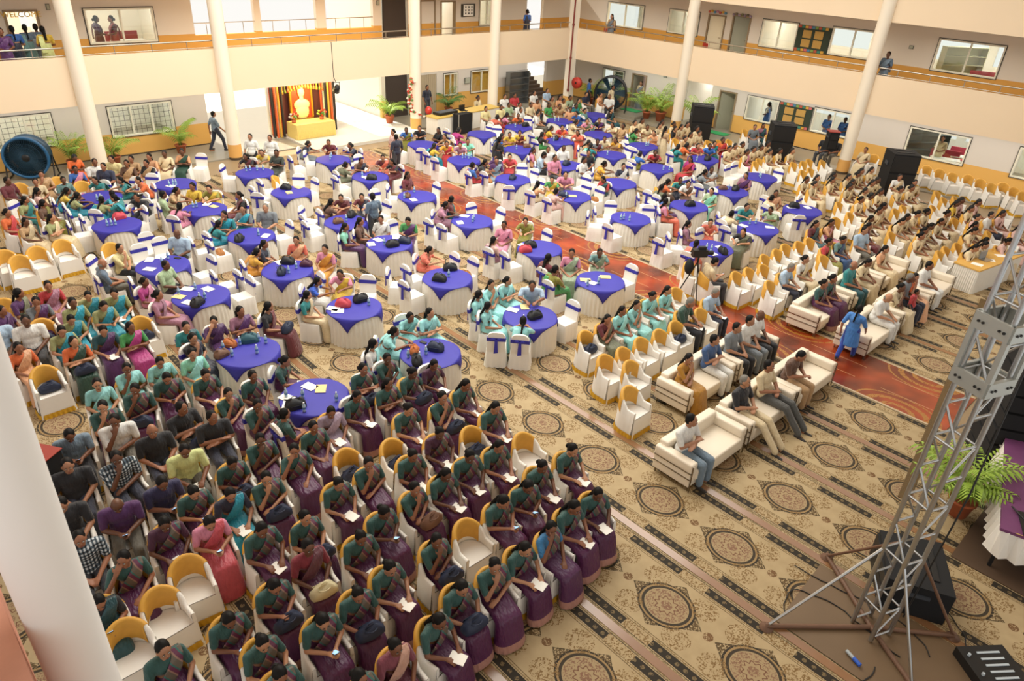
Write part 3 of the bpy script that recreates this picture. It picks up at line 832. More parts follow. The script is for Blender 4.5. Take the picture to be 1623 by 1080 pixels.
# kind x y turn place suffix
CHAIRS="""
Y 3.61 25.79 -2.45 W12.5 -
Y 4.22 25.54 2.98 W12.4 -
Y 4.55 26.17 3.11 W13.9 -
C 4.96 25.38 3.19 T0.4 o3
Y 5.92 27.84 3.28 W14.1 -
Y 5.56 26.3 3.15 W13.7 -
Y 6.2 26.44 3.08 W13.6 -
Y 6.72 26.65 2.26 W13.5 -
Y 6.24 25.88 2.45 W12.2 -
Y 7.01 26.04 2.55 W12.1 -
Y 7.32 26.58 2.39 W13.4 -
C 7.55 25.86 2.21 T2.3 -
Y 7.86 26.43 2.24 W13.3 -
Y 8.45 26.56 2.55 W13.2 -
Y 9.01 26.49 2.38 W13.1 -
C 6.51 24.56 1.36 T0.1 -
C 6.93 24.21 1.56 T2.4 o
C 5.88 25.22 2.22 T0.2 -
C 4.61 24.36 -1.65 T0.4 o2
C 4.74 23.8 -1.63 T0.5 o
C 5.21 22.92 -0.87 T1.3 -
C 5.76 23.33 0.07 T0.7 -
C 5.75 22.78 0.78 T1.2 -
C 6.3 22.7 2.29 T1.1 o
C 4.12 24.63 -1.52 T0.4 o1
Y 3.97 23.46 -2.26 W10.1 -
Y 3.63 24.05 -2.55 W10.2 -
Y 3 23.01 -2.39 W9.1 -
Y 3.23 22.17 -2.47 W8.1 -
C 3.82 21.98 -2.38 T1.4 o
C 6.9 22.21 -1.73 T3.4 ol
C 7.24 22.66 -2.35 T3.4 or
C 4.52 18.79 -2.36 T39.4 o
C 5.89 18.81 2.32 T39.1 -
C 7.76 22.47 2.23 T3.3 -
C 8.32 22.28 2.31 T3.1 o
C 8.61 21.14 1.44 T3.0 -
C 6.8 21.17 -0.95 T3.5 -
C 7.54 19.6 2.38 T6.3 ol
C 8.09 19.68 2.22 T6.3 or
C 7.09 19.28 -1.43 T6.4 o
C 8.64 19.3 2.44 T6.1 o
C 10.88 25.16 2.12 T4.2 -
C 11.53 25.29 2.39 T4.1 ol
C 11.64 24.55 2.22 T4.1 or
C 13.34 25.51 -2.35 T7.3 -
C 14.29 25.26 2.36 T7.2 -
C 14.79 24.31 1.33 T7.1 o
C 10.52 19.07 -1.6 T10.3 o
C 11.29 19.43 2.33 T10.2 -
C 7.55 16.99 -2.24 T42.3 -
C 7.02 16.82 -1.71 T42.4 o
C 8.22 16.72 2.44 T42.2 -
C 8.52 15.79 2.22 T42.0 -
C 13 22.25 -1.61 T8.4 o
C 13.86 22.47 3.04 T8.3 -
C 14.8 22.34 2.53 T8.1 -
C 14.81 21.6 1.64 T8.0 -
C 14.11 19.72 3.43 T9.3 o
C 11.8 19.06 2.43 T10.1 o
C 9.88 16.8 -2.25 T11.4 -
C 10.43 16.9 -2.26 T11.3 ol
C 10.99 16.86 2.28 T11.3 or
C 11.57 16.28 2.35 T11.1 -
C 13.83 16.97 -2.19 T12.3 -
C 13.24 16.87 -2.4 T12.4 o
C 18 25.28 2.38 T14.3 -
C 18.66 25.23 2.35 T14.2 -
C 18.83 24.29 1.64 T14.1 -
C 18.76 23.46 1.53 T14.0 -
C 19.68 24.04 -1.59 T15.4 o
C 17.22 22.57 -1.54 T13.4 o
C 18.08 22.64 2.37 T13.3 -
C 18.45 22.22 2.25 T13.2 -
Y 19.05 22.52 2.46 R19.1 -
C 16.89 19.56 -1.73 T16.4 o
C 17.49 19.87 -2.5 T13.7 -
C 18.36 19.96 2.2 T13.0 -
C 17.25 16.76 -1.45 T17.4 ol
C 17.2 15.85 -1.61 T17.4 or
C 18.33 16.97 2.24 T17.3 ol
C 18.89 16.84 2.22 T17.3 or
C 19.77 15.81 1.62 T19.5 -
C 20.65 13.86 -1.7 T35.3 -
C 13.56 14.34 2.2 T20.3 ol
C 12.72 13.76 -1.5 T20.4 -
C 14.6 14.45 2.21 T20.3 or
C 12.97 11.85 -1.61 T21.4 ol
C 12.53 11.22 -1.57 T21.4 or
C 13.58 11.65 2.3 T21.3 -
C 14.57 11.51 2.35 T21.2 -
Y 24.84 28.51 3.3 R24.1 -
Y 23.46 26.35 3.08 R21.9 -
Y 26.22 28.03 2.99 R23.4 -
Y 26.94 28.04 2.92 R23.3 -
Y 28.34 27.98 3.12 R23.2 -
Y 29.45 28.1 3.1 R23.1 -
Y 28.73 26.45 3.17 R22.1 -
Y 26.98 26.38 3.09 R21.5 -
Y 26.08 25.93 3.08 R21.6 -
Y 24.38 26.28 3.06 R21.8 -
Y 25.1 26.48 3.08 R22.3 -
Y 25.59 26.21 3.16 R21.7 -
Y 24.79 25.3 3.1 R20.4 -
C 22.8 25.03 -1.56 T22.4 -
C 23.52 25.2 -2.13 T22.3 -
C 24.1 24.84 2.41 T22.2 -
C 24.99 24.31 -2.55 T23.4 ol
C 25.41 24.68 -2.15 T23.4 or
Y 27.44 25.31 2.4 R20.2 -
Y 26.9 25.47 3.03 R20.3 -
Y 28.18 26.48 3.25 R22.2 -
Y 28.32 25.8 3.14 R21.4 -
C 27.07 24.23 2.28 T23.1 -
Y 29.2 26.14 3.07 R21.3 -
C 27.01 23.63 1.45 T23.0 -
C 29.05 25.4 3.15 T31.3 -
C 27.57 23.63 3.27 T31.5 -
C 28.01 24.63 3.1 T31.4 -
Y 30.71 26.36 3.19 R21.2 -
Y 31.34 25.87 3.37 R21.1 -
Y 31.33 25.31 2.21 R20.1 -
C 28.82 22.99 3.17 T31.0 -
C 25.38 22.49 -2.39 T26.4 -
C 26.19 22.31 2.23 T26.3 -
C 26.89 22.17 2.23 T26.2 -
C 26.71 21.11 1.57 T26.0 ol
C 26.6 20.56 1.62 T26.0 or
Y 27.68 20.6 3.08 R18.4 -
Y 28.38 20.71 3.15 R18.2 -
C 26.54 19.88 -2.27 T28.3 -
Y 27.79 20.05 2.39 R18.3 -
C 27.17 19.08 1.68 T28.1 -
Y 28.25 19.59 3.2 R17.3 -
C 24.2 22.08 2.41 T25.2 -
C 24.2 21.02 1.79 T25.0 -
C 23.48 22.24 -2.28 T25.3 -
C 22.27 21.58 -1.56 T25.4 o
C 20.64 22.41 -2.27 T24.4 o
C 21.31 22.39 2.25 T24.3 -
C 21.89 22.39 2.32 T24.2 -
C 20.21 19.76 -2.26 T29.4 ol
C 20.72 19.53 2.43 T29.3 -
C 21.41 19.32 2.54 T29.2 -
C 19.79 18.93 -2.35 T29.4 or
C 19.86 18.27 2.97 T29.5 -
C 20.8 17.59 3.38 T29.7 -
C 21.72 18.26 2.49 T29.0 -
C 23.08 19.67 -2.48 T27.4 ol
C 22.74 19.16 -1.41 T27.4 or
C 23.71 19.55 2.36 T27.3 ol
C 24.37 19.67 2.14 T27.3 or
C 24.64 19.19 1.52 T27.1 o
C 21.09 17.11 -2.42 T19.3 -
C 21.57 16.35 2.55 T19.2 -
C 23.49 17.22 -1.67 T30.4 o
C 24.45 17.08 2.33 T30.2 -
C 17.9 19.48 2.32 T16.3 -
Y 18.92 19.82 2.31 R17.4 -
Y 28.93 19.95 3.03 R18.1 -
Y 29.15 19.44 3.17 R17.2 -
Y 28.44 18.85 3.27 R16.3 -
Y 28.99 18.9 3.22 R16.2 -
Y 29.66 19.04 3.03 R17.1 -
Y 28.1 17.77 3 R15.4 -
Y 29.38 18.3 3.16 R16.1 -
Y 28.73 17.74 3.06 R15.3 -
Y 27.29 17.49 3.07 R15.5 -
C 25.85 17.06 -1.77 T32.4 -
C 26.4 17.03 -2.12 T32.3 ol
C 26.98 16.74 2.47 T32.3 or
C 27.42 16.41 2.24 T32.1 -
Y 27.96 16.56 2.47 R14.7 -
Y 28.5 16.41 2.52 R14.6 -
C 27.53 15.43 2.85 T32.0 -
Y 28.11 15.51 3.08 R13.5 -
Y 28.68 15.49 3.1 R13.4 -
Y 27.71 14.68 3.22 R12.4 -
Y 28.39 14.78 3.13 R12.3 -
Y 28.96 14.75 3.11 R12.2 -
Y 29.8 14.9 3.13 R12.1 -
Y 28.64 14.16 3.36 R11.3 -
Y 29.17 13.99 3.4 R11.2 -
Y 29.62 13.67 3.08 R11.1 -
Y 32.11 16.98 2.25 R14.3 -
Y 32.82 16.9 2.68 R14.1 -
C 24.56 15.5 1.45 T30.0 -
Y 24.39 14.34 2.29 R12.5 -
C 23.62 14.28 -2.35 T34.3 -
C 24.47 12.93 1.63 T34.1 -
Y 21.37 14.34 -2.23 R12.6 -
Y 22.2 14.25 2.4 R11.6 -
C 21.97 13.73 2.25 T35.2 -
C 19.47 12.79 -2.3 T35.5 -
C 19.89 13.15 -2.33 T35.4 o
C 21.75 12.63 1.8 T35.0 -
C 18.41 11.16 -2.36 T38.3 o
C 19.34 11.05 2.2 T38.2 o
C 20.36 11.03 -1.7 T36.4 o
C 21.59 11.17 2.53 T36.3 o
C 22.05 10.4 1.51 T36.1 -
C 23 10.93 -1.82 T37.4 ol
C 23.52 11.11 2.29 T37.4 or
Y 26.12 11.23 3.14 R8.4 -
Y 25.83 10.76 3.28 R8.5 -
Y 26.67 11.1 3.02 R8.3 -
Y 32.64 11.94 1.65 R9.2 -
Y 29.64 9.24 2.45 R6.3 -
Y 29.34 8.58 2.27 R5.3 -
Y 29.18 10.5 3.12 R7.2 -
Y 27.63 10.9 3.35 R8.1 -
Y 26.95 10.62 3.35 R8.2 -
Y 27.93 10.44 3.24 R7.4 -
Y 27.34 10.03 3.18 R7.5 -
Y 28.64 10.39 3.28 R7.3 -
Y 27.92 9.53 3.12 R6.5 -
Y 28.47 9.57 3.13 R6.4 -
Y 26.66 9.81 3.04 R7.6 -
Y 29.71 10.32 3.14 R7.1 -
Y 27.06 8.86 3.13 R6.6 -
Y 26.27 8.87 3.47 R6.8 -
Y 25.48 8.89 3.12 R6.9 -
Y 26.68 9.26 3.29 R6.7 -
Y 28.06 8.55 3.3 R5.5 -
Y 28.61 8.36 3.12 R5.4 -
Y 25.41 8.07 3.28 R5.8 -
Y 24.71 7.95 2.88 R5.9 -
Y 23.91 7.86 3.15 R5.11 -
Y 23.04 7.57 3.24 R4.11 -
Y 22.2 7.38 2.85 R4.12 -
Y 21.29 7.67 3 R4.13 -
Y 20.56 7.68 3.27 R4.14 -
Y 22.28 8.48 3.11 R5.13 -
Y 21.77 8.7 3.01 R5.14 -
Y 25.1 7.16 3.1 R4.8 -
Y 24.47 7.19 3.08 R4.9 -
Y 25.66 7.15 3.23 R4.7 -
Y 26.25 6.95 3.2 R4.6 -
Y 25.63 6.29 3.11 R3.10 -
Y 24.86 6.43 3.06 R3.11 -
Y 26.64 6.44 3.14 R3.9 -
Y 28.07 6.64 3.3 R3.6 -
Y 28.63 6.65 3.18 R3.5 -
Y 28.93 6.18 3.22 R3.4 -
Y 27.9 6.1 3.12 R3.7 -
Y 27.05 5.65 2.99 R2.5 -
Y 26.22 5.45 3.06 R2.6 -
Y 25.5 5.36 3.22 R2.7 -
Y 27.76 5.44 3.15 R2.4 -
Y 28.28 5.23 3.03 R2.3 -
Y 27.26 4.43 2.95 R1.1 -
Y 24.05 6.25 3.15 R3.12 -
Y 23.48 6.14 3.1 R3.13 -
Y 23.88 4.83 3.1 R1.6 -
Y 24.43 4.73 3.1 R1.5 -
Y 25.01 4.87 3.18 R1.4 -
Y 25.44 4.37 3.18 R1.3 -
C 17.13 10.16 -1.46 T38.5 -
C 19.42 9.86 1.68 T38.0 -
Y 16.28 8.98 -2.2 R6.12 -
Y 17.77 7.53 3.24 R4.17 -
Y 18.69 7.48 3.1 R4.16 -
Y 1.58 16.79 -2.36 W4.4 -
Y 2.02 17.38 -2.3 W4.3 -
Y 2.57 17.48 3.1 W4.1 -
Y 2.18 16.85 3.21 W4.2 -
Y 2.75 16.23 3.28 W3.4 -
Y 3.13 16.67 3.05 W3.3 -
Y 3.59 16.36 2.93 W3.1 -
Y 3.22 15.93 3.28 W3.2 -
Y 2.52 15.72 3.14 W2.2 -
Y 2.23 15.24 3.23 W2.3 -
Y 1.76 15.78 2.98 W2.4 -
Y 1.44 14.96 3.35 W2.5 -
Y 1.27 16.05 3.23 W3.6 -
Y 2.28 14.53 3.13 W1.3 -
Y 2.88 14.8 3.1 W1.2 -
Y 3.32 14.45 3.16 W1.1 -
C 3.92 18 -1.59 T39.5 o
C 4.37 16.57 -2.39 T40.4 -
C 5.05 17.06 -2.49 T39.6 -
C 4.34 15.59 -2.2 T40.5 -
Y 3.31 12.93 3.14 L10.1 -
Y 2.75 12.97 3.15 L10.2 -
C 4.21 13.83 3.15 T41.4 ol
C 4.13 13.28 -2.64 T41.4 or
C 4.77 13.76 3.2 T41.3 -
C 5.33 13.72 3.1 T41.2 -
C 5.96 13.61 -2.39 T41.1 -
C 3.87 12.68 3.15 T41.5 -
C 6.94 13.7 -2.47 T43.4 -
C 7.42 14.48 -2.25 T43.3 -
C 8.22 14.4 2.27 T43.2 o
C 10.71 14.36 -2.46 T44.3 o
C 8.22 11.69 3.04 T45.3 -
C 8.53 11.19 3.16 T45.2 -
C 7.4 11.27 -2.27 T45.4 or
C 6.84 10.83 -2.43 T45.4 ol
C 10.07 11.29 -2.54 T46.4 ol
C 10.59 11.5 3.27 T46.3 ol
C 9.89 10.76 -2.48 T46.4 or
C 11.15 11.47 3.28 T46.3 or
C 11.48 11.02 2.35 T46.2 -
C 9.95 9.77 -0.87 T46.6 -
Y 11.6 8.67 3.06 M3.6 -
Y 12.16 8.65 3.2 M3.5 -
Y 12.72 8.71 3.25 M3.4 -
Y 13.42 8.83 3.12 M3.3 -
Y 13.96 8.68 3.26 M3.2 -
Y 13.63 7.92 3.39 M2.3 -
Y 14.7 7.9 3.12 M2.1 -
Y 2.16 12.73 3 L10.3 -
Y 2.01 11.88 3.02 L9.4 -
Y 2.02 11.31 2.97 L8.3 -
Y 2.38 10.59 3.06 L7.2 -
Y 1.37 11.5 3.05 L8.4 -
Y 1.1 10.49 2.98 L7.4 -
Y 1.74 10.32 3.21 L7.3 -
Y 2.6 12.09 2.83 L9.3 -
Y 3.19 12.24 2.98 L9.2 -
Y 3.01 10.92 3.38 L8.2 -
Y 3.78 11.94 3.27 L9.1 -
C 4.43 11.25 3.2 T47.4 -
C 5.13 11.48 -2.3 T47.3 -
Y 3.85 11.05 3.35 L8.1 -
C 4.07 10.35 3.21 T47.5 ol
C 4.39 9.89 -1.56 T47.5 or
Y 4.98 9.48 2.99 L6.3 -
Y 4.51 9.17 3.13 L6.4 -
Y 3.28 10.38 3.05 L7.1 -
Y 2.6 9.89 3.06 L6.7 -
Y 3.65 9.41 3.06 L6.5 -
Y 3.96 8.8 3.14 L5.6 -
Y 3.07 9.26 3.1 L6.6 -
C 6.75 10.28 3.25 T45.5 -
C 6.12 10.15 2.98 T47.0 -
Y 6.22 9.45 3.12 L6.2 -
Y 6.8 9.57 3.36 L6.1 -
C 7.36 9.62 3.15 T45.6 -
C 5.58 9.6 3.29 T47.7 -
Y 6.72 8.47 3.28 L5.2 -
Y 7.32 8.6 3.3 L5.1 -
Y 6.03 8.63 3.23 L5.3 -
Y 6.07 7.78 2.98 L4.3 -
Y 7.27 7.7 3.11 L4.1 -
Y 5.37 7.6 3.1 L4.4 -
Y 6.05 6.96 2.96 L3.3 -
Y 6.61 6.87 3.09 L3.2 -
Y 0.81 9.74 2.99 L6.10 -
Y 1.41 9.32 2.94 L6.9 -
Y 2.06 9.42 3.17 L6.8 -
Y 2.34 8.94 3.14 L5.9 -
Y 1.78 8.55 3.06 L5.11 -
Y 2.26 8.18 3.03 L5.10 -
Y 0.8 8.84 3.08 L5.13 -
Y 2.73 8.54 3.09 L5.8 -
Y 3.29 8.47 3.09 L5.7 -
Y 4.1 7.78 3.14 L4.6 -
Y 4.68 7.78 3.09 L4.5 -
Y 3.34 7.33 3.19 L4.7 -
Y 2.74 7.56 3.2 L4.8 -
Y 4.25 6.79 3.18 L3.6 -
Y 3.73 6.58 3.06 L3.7 -
Y 3.05 6.73 3.07 L3.8 -
Y 5.47 6.86 3.19 L3.4 -
Y 6.81 6.04 3.12 L2.2 -
Y 7.48 6 3.14 L2.1 -
Y 6.29 5.84 2.84 L2.3 -
Y 7.03 5.03 2.82 L1.1 -
Y 6.47 5.03 3.18 L1.2 -
Y 5.73 5.82 3.18 L2.4 -
Y 4.91 6.85 3.31 L3.5 -
Y 5.91 4.87 3.23 L1.3 -
Y 5.36 4.94 3.17 L1.4 -
Y 4.51 5.8 3.14 L2.6 -
Y 4.8 4.9 2.97 L1.5 -
Y 3.72 5.86 3.25 L2.7 -
Y 1.14 8.13 3.07 L5.12 -
Y 1.01 6.4 3.2 L3.11 -
Y 1.76 6.46 3.17 L3.10 -
Y 2.42 6.58 3.17 L3.9 -
Y 1.92 5.89 3.25 L2.10 -
Y 0.68 7.77 3.08 L4.12 -
Y 4.25 4.98 3.1 L1.6 -
Y 3.17 5.77 3.04 L2.8 -
Y 2.61 5.7 3.1 L2.9 -
Y 3.7 4.77 3.34 L1.7 -
Y 3.07 4.71 3.1 L1.8 -
Y 2.52 4.6 3.28 L1.9 -
Y 1.86 5.33 3.24 L2.11 -
C 6.81 25.01 2.4 T2.4 ml
C 7.35 25.13 2.38 T2.4 mr
C 3.56 24.61 -2.4 W11.1 -
C 4.69 23.12 -1.61 T0.5 m
C 4.41 22.14 -1.64 T1.4 ml
C 4.84 22.51 -1.59 T1.4 mr
C 5.97 22.26 1.68 T1.1 m
C 5.08 19.15 3.17 T39.3 -
C 5.51 19.86 3.12 W6.1 -
C 5.7 19.33 3.19 T39.2 -
C 6.44 23.39 1.63 T0.0 -
Y 3.91 26.41 3.11 W13.10 -
Y 5.02 26.47 3.21 W13.8 -
Y 5.48 25.6 3.12 W12.3 -
Y 3.64 20.74 3.22 W7.1 -
Y 3.01 20.61 3.18 W7.2 -
Y 2.53 20.25 3.12 W6.3 -
Y 4.55 19.79 3.15 W6.2 -
Y 2.34 20.81 3.22 W7.3 -
C 9.63 26.59 2.38 M5.1 -
C 10.03 24.89 -2.36 T4.4 -
C 12.56 24.75 -1.66 T7.4 ml
C 13.32 24.96 -2.31 T7.4 mr
C 11.33 22.47 2.41 T5.2 -
C 11.48 21.93 1.64 T5.1 -
C 10.4 22.81 -1.56 T4.7 -
C 9.87 22.26 -1.52 T5.4 ml
C 9.65 21.75 -0.86 T5.4 mr
C 8.68 21.69 1.62 T3.1 m
C 8.84 18.76 1.57 T6.1 m
C 9.88 18.94 -1.63 T10.4 ml
C 10.12 19.45 -2.43 T10.3 m
C 9.67 18.43 -1.6 T10.4 mr
C 7.7 20.13 -1.57 T3.7 -
C 6.59 19.07 -1.63 T6.4 m
C 6.89 18.61 -1.51 T6.5 -
C 6.03 17.59 1.68 T39.0 -
C 12.67 21.8 -1.57 T8.4 m
Y 10.95 22.9 -2.25 M4.1 -
C 13.56 19.78 -2.33 T9.3 m
C 12.7 19.54 3.05 T9.4 -
C 12.17 18.62 1.66 T9.5 -
C 11.55 16.84 3.17 T11.2 -
C 14.64 19.23 1.54 T9.1 -
C 14.48 16.64 3.09 T12.2 -
C 14.73 16.01 1.53 T12.1 -
C 12.79 15.97 -1.54 T12.5 -
C 12.73 16.53 -1.53 T12.4 m
C 11.42 18.6 1.59 T10.1 m
C 17.04 24.47 -1.66 T14.4 -
C 17.28 23.27 -0.75 T14.6 -
C 16.98 21.74 -1.45 T13.4 m
C 20.23 25.09 -1.52 T15.4 m
C 17.37 19.29 -1.53 T16.4 m
C 14.52 23.38 3.08 T7.0 -
C 14.42 24.71 1.56 T7.1 m
C 17.25 13.93 -2.53 T18.4 ml
C 17.78 14.11 -2.34 T18.4 mr
C 18.33 14.19 2.37 T18.3 -
C 16.99 12.99 -1.63 T18.5 -
C 19.09 13.19 2.34 T18.1 mr
C 20.13 14.17 -2.34 T35.4 m
C 19.46 13.6 1.48 T18.1 ml
C 17.3 11.27 -1.67 T38.4 -
C 14.59 10.54 1.56 T21.1 -
C 14.61 13.8 1.52 T20.2 -
C 12.89 13.23 -1.69 T20.5 -
C 19.13 15.6 1.59 T17.0 -
C 20.38 16.81 3.08 T19.4 mr
C 18.05 17.49 1.57 T16.0 -
C 16.93 17.73 -0.72 T16.6 -
C 19.08 16.19 1.63 T17.1 -
C 24.65 24.76 2.29 T22.1 -
C 21.92 24.66 1.64 T15.1 -
C 22.14 24.15 2.36 T15.0 -
C 22.98 22.5 -1.68 T25.4 m
C 19.89 21.5 -1.55 T24.4 m
C 25.16 19.39 1.55 T28.4 -
C 24.99 18.39 -1.55 T28.5 -
C 18.86 19.05 2.45 T16.1 ml
C 18.74 18.51 1.56 T16.1 mr
C 19.82 16.85 1.64 T19.4 ml
C 22.98 17.01 -1.61 T30.4 m
C 20.81 14.39 -1.57 T19.7 -
C 24.5 18.66 1.42 T27.1 m
C 25.94 14.27 3.18 T33.4 -
C 26.56 14.35 3.09 T33.3 -
C 27.08 13.01 1.65 T33.0 -
C 23.01 13.74 -1.57 T34.4 m2
C 22.53 13.16 1.53 T34.4 m3
C 23.07 14.3 3.12 T34.4 m1
C 20.81 11.35 -2.36 T36.3 m
C 24.76 10.54 3.23 T37.2 -
C 22.88 9.91 -0.77 T37.5 -
C 23.89 11.52 -1.64 T37.3 -
C 17.86 11.22 -2.32 T38.3 m
C 18.84 10.8 3.1 T38.2 m
C 19.94 10.66 -1.64 T36.4 m
Y 27.78 18.22 3.14 R16.4 -
Y 28.84 17.2 3.2 R15.2 -
Y 29.34 16.96 3.2 R14.5 -
Y 29.87 16.76 3.15 R14.4 -
Y 27.53 14.03 3.19 R11.5 -
Y 28.09 14.19 3.16 R11.4 -
Y 28.86 13.05 3.12 R10.4 -
Y 29.4 12.88 3.1 R10.3 -
Y 29.95 12.9 3.11 R10.2 -
Y 28.07 12.22 3.07 R9.4 -
Y 28.68 12.2 3.14 R9.3 -
Y 30.33 12.49 3.19 R10.1 -
Y 32.39 17.46 3.05 R15.1 -
Y 32.45 16.27 2.37 R14.2 -
Y 33 16.18 2.5 R13.2 -
Y 32.63 15.52 2.38 R13.3 -
Y 33.54 16.01 2.23 R13.1 -
Y 29.97 7.75 3.1 R4.2 -
Y 29.35 7.29 3.15 R4.4 -
Y 29.91 7.08 3.26 R4.3 -
Y 25.36 9.44 3.22 R6.10 -
Y 24.55 8.68 3.17 R5.10 -
Y 23.62 8.73 3.06 R5.12 -
Y 26.36 7.87 3.1 R5.7 -
Y 27.06 7.86 3.24 R5.6 -
Y 23.8 6.99 3.1 R4.10 -
Y 28.02 7.19 3.33 R4.5 -
Y 27.13 6.19 3.02 R3.8 -
Y 26.76 5.01 3.26 R1.2 -
Y 23.4 5.37 3.19 R2.10 -
Y 23.96 5.38 3.18 R2.9 -
Y 24.58 5.26 3.05 R2.8 -
Y 20.03 7.43 3.07 R4.15 -
Y 29.99 5.51 3.25 R2.2 -
Y 33.17 11.74 1.57 R9.1 -
Y 33.49 9.48 2.4 R6.1 -
Y 33.37 8.94 2.28 R6.2 -
Y 33.31 8.39 2.46 R5.2 -
Y 33.53 7.87 2.31 R5.1 -
Y 33.31 7.36 2.23 R4.1 -
Y 33.05 6.85 2.45 R3.3 -
Y 33.59 6.59 2.3 R3.1 -
Y 33.23 6.11 2.35 R3.2 -
Y 32.86 5.69 2.33 R2.1 -
Y 16.37 9.56 3.18 R6.11 -
Y 16.83 8.36 3.11 R5.22 -
Y 17.38 8.29 3.21 R5.21 -
Y 17.92 8.16 3.11 R5.20 -
Y 18.62 8.52 3.15 R5.19 -
Y 19.3 8.51 3.09 R5.18 -
Y 19.9 8.56 3.07 R5.17 -
Y 20.44 8.41 3.02 R5.16 -
Y 21 8.36 3.04 R5.15 -
Y 17.06 7.47 3.18 R4.18 -
Y 14.64 8.77 3.13 M3.1 -
C 4.08 19.13 -2.35 T39.4 m
C 4.5 17.43 -1.65 T39.5 m
Y 2.07 16.3 3.09 W3.5 -
Y 3.71 15.18 3.17 W2.1 -
Y 1.62 14.24 3.17 W1.4 -
Y 1.67 17.82 3.06 W5.1 -
C 6.17 16.65 -1.63 T40.1 -
C 6.24 15.84 1.6 T40.0 -
C 7.71 15.04 1.53 T42.7 -
C 6.67 16.39 -1.5 T42.4 m
C 8.63 14.02 2.36 T43.2 m
C 9.64 14.08 -2.32 T44.4 ml
C 10.19 14.15 -1.56 T44.3 m
C 9.59 13.4 -1.52 T44.4 mr
C 11.24 14.04 1.51 T44.2 -
C 11.44 13.48 1.58 T44.1 -
C 9.59 10.19 -0.79 T46.5 -
C 11.68 10.02 1.59 T46.0 -
Y 11.05 8.67 3.17 M3.7 -
Y 12.45 7.66 3.13 M2.5 -
Y 11.81 7.69 3.16 M2.6 -
Y 11.16 7.66 3.26 M2.7 -
Y 10.58 7.7 3.12 M2.8 -
Y 10.83 7.2 3.15 M1.1 -
Y 10.03 6.59 3.15 M1.2 -
Y 13.08 7.67 3.08 M2.4 -
Y 14.14 7.69 3.13 M2.2 -
Y 4.7 8.41 3.18 L5.5 -
Y 5.45 8.15 3.25 L5.4 -
Y 6.73 7.56 3.15 L4.2 -
Y 5.17 5.83 3.12 L2.5 -
Y 7.32 6.83 3.11 L3.1 -
Y 1.76 7.77 3.02 L4.9 -
Y 1.3 7.46 3.2 L4.10 -
Y 0.79 7.22 3.15 L4.11 -
"""
SOFAS=[(10.2, 5.1, 'front sofa nearest camera'), (12.15, 5.1, 'middle front-row sofa, near side'), (14.0, 5.1, 'front sofa by aisle, near side'), (12.1, 6.5, 'second-row sofa behind tan chairs'), (14.0, 6.5, 'second-row sofa by aisle, near side'), (17.65, 6.45, 'second-row sofa by aisle, far side'), (19.75, 6.45, 'middle second-row sofa, far side'), (21.7, 6.45, 'end second-row sofa, far side'), (17.55, 5.1, 'front sofa by aisle, far side'), (19.6, 5.1, 'middle front sofa, far side'), (21.6, 5.1, 'end front sofa, far side')]
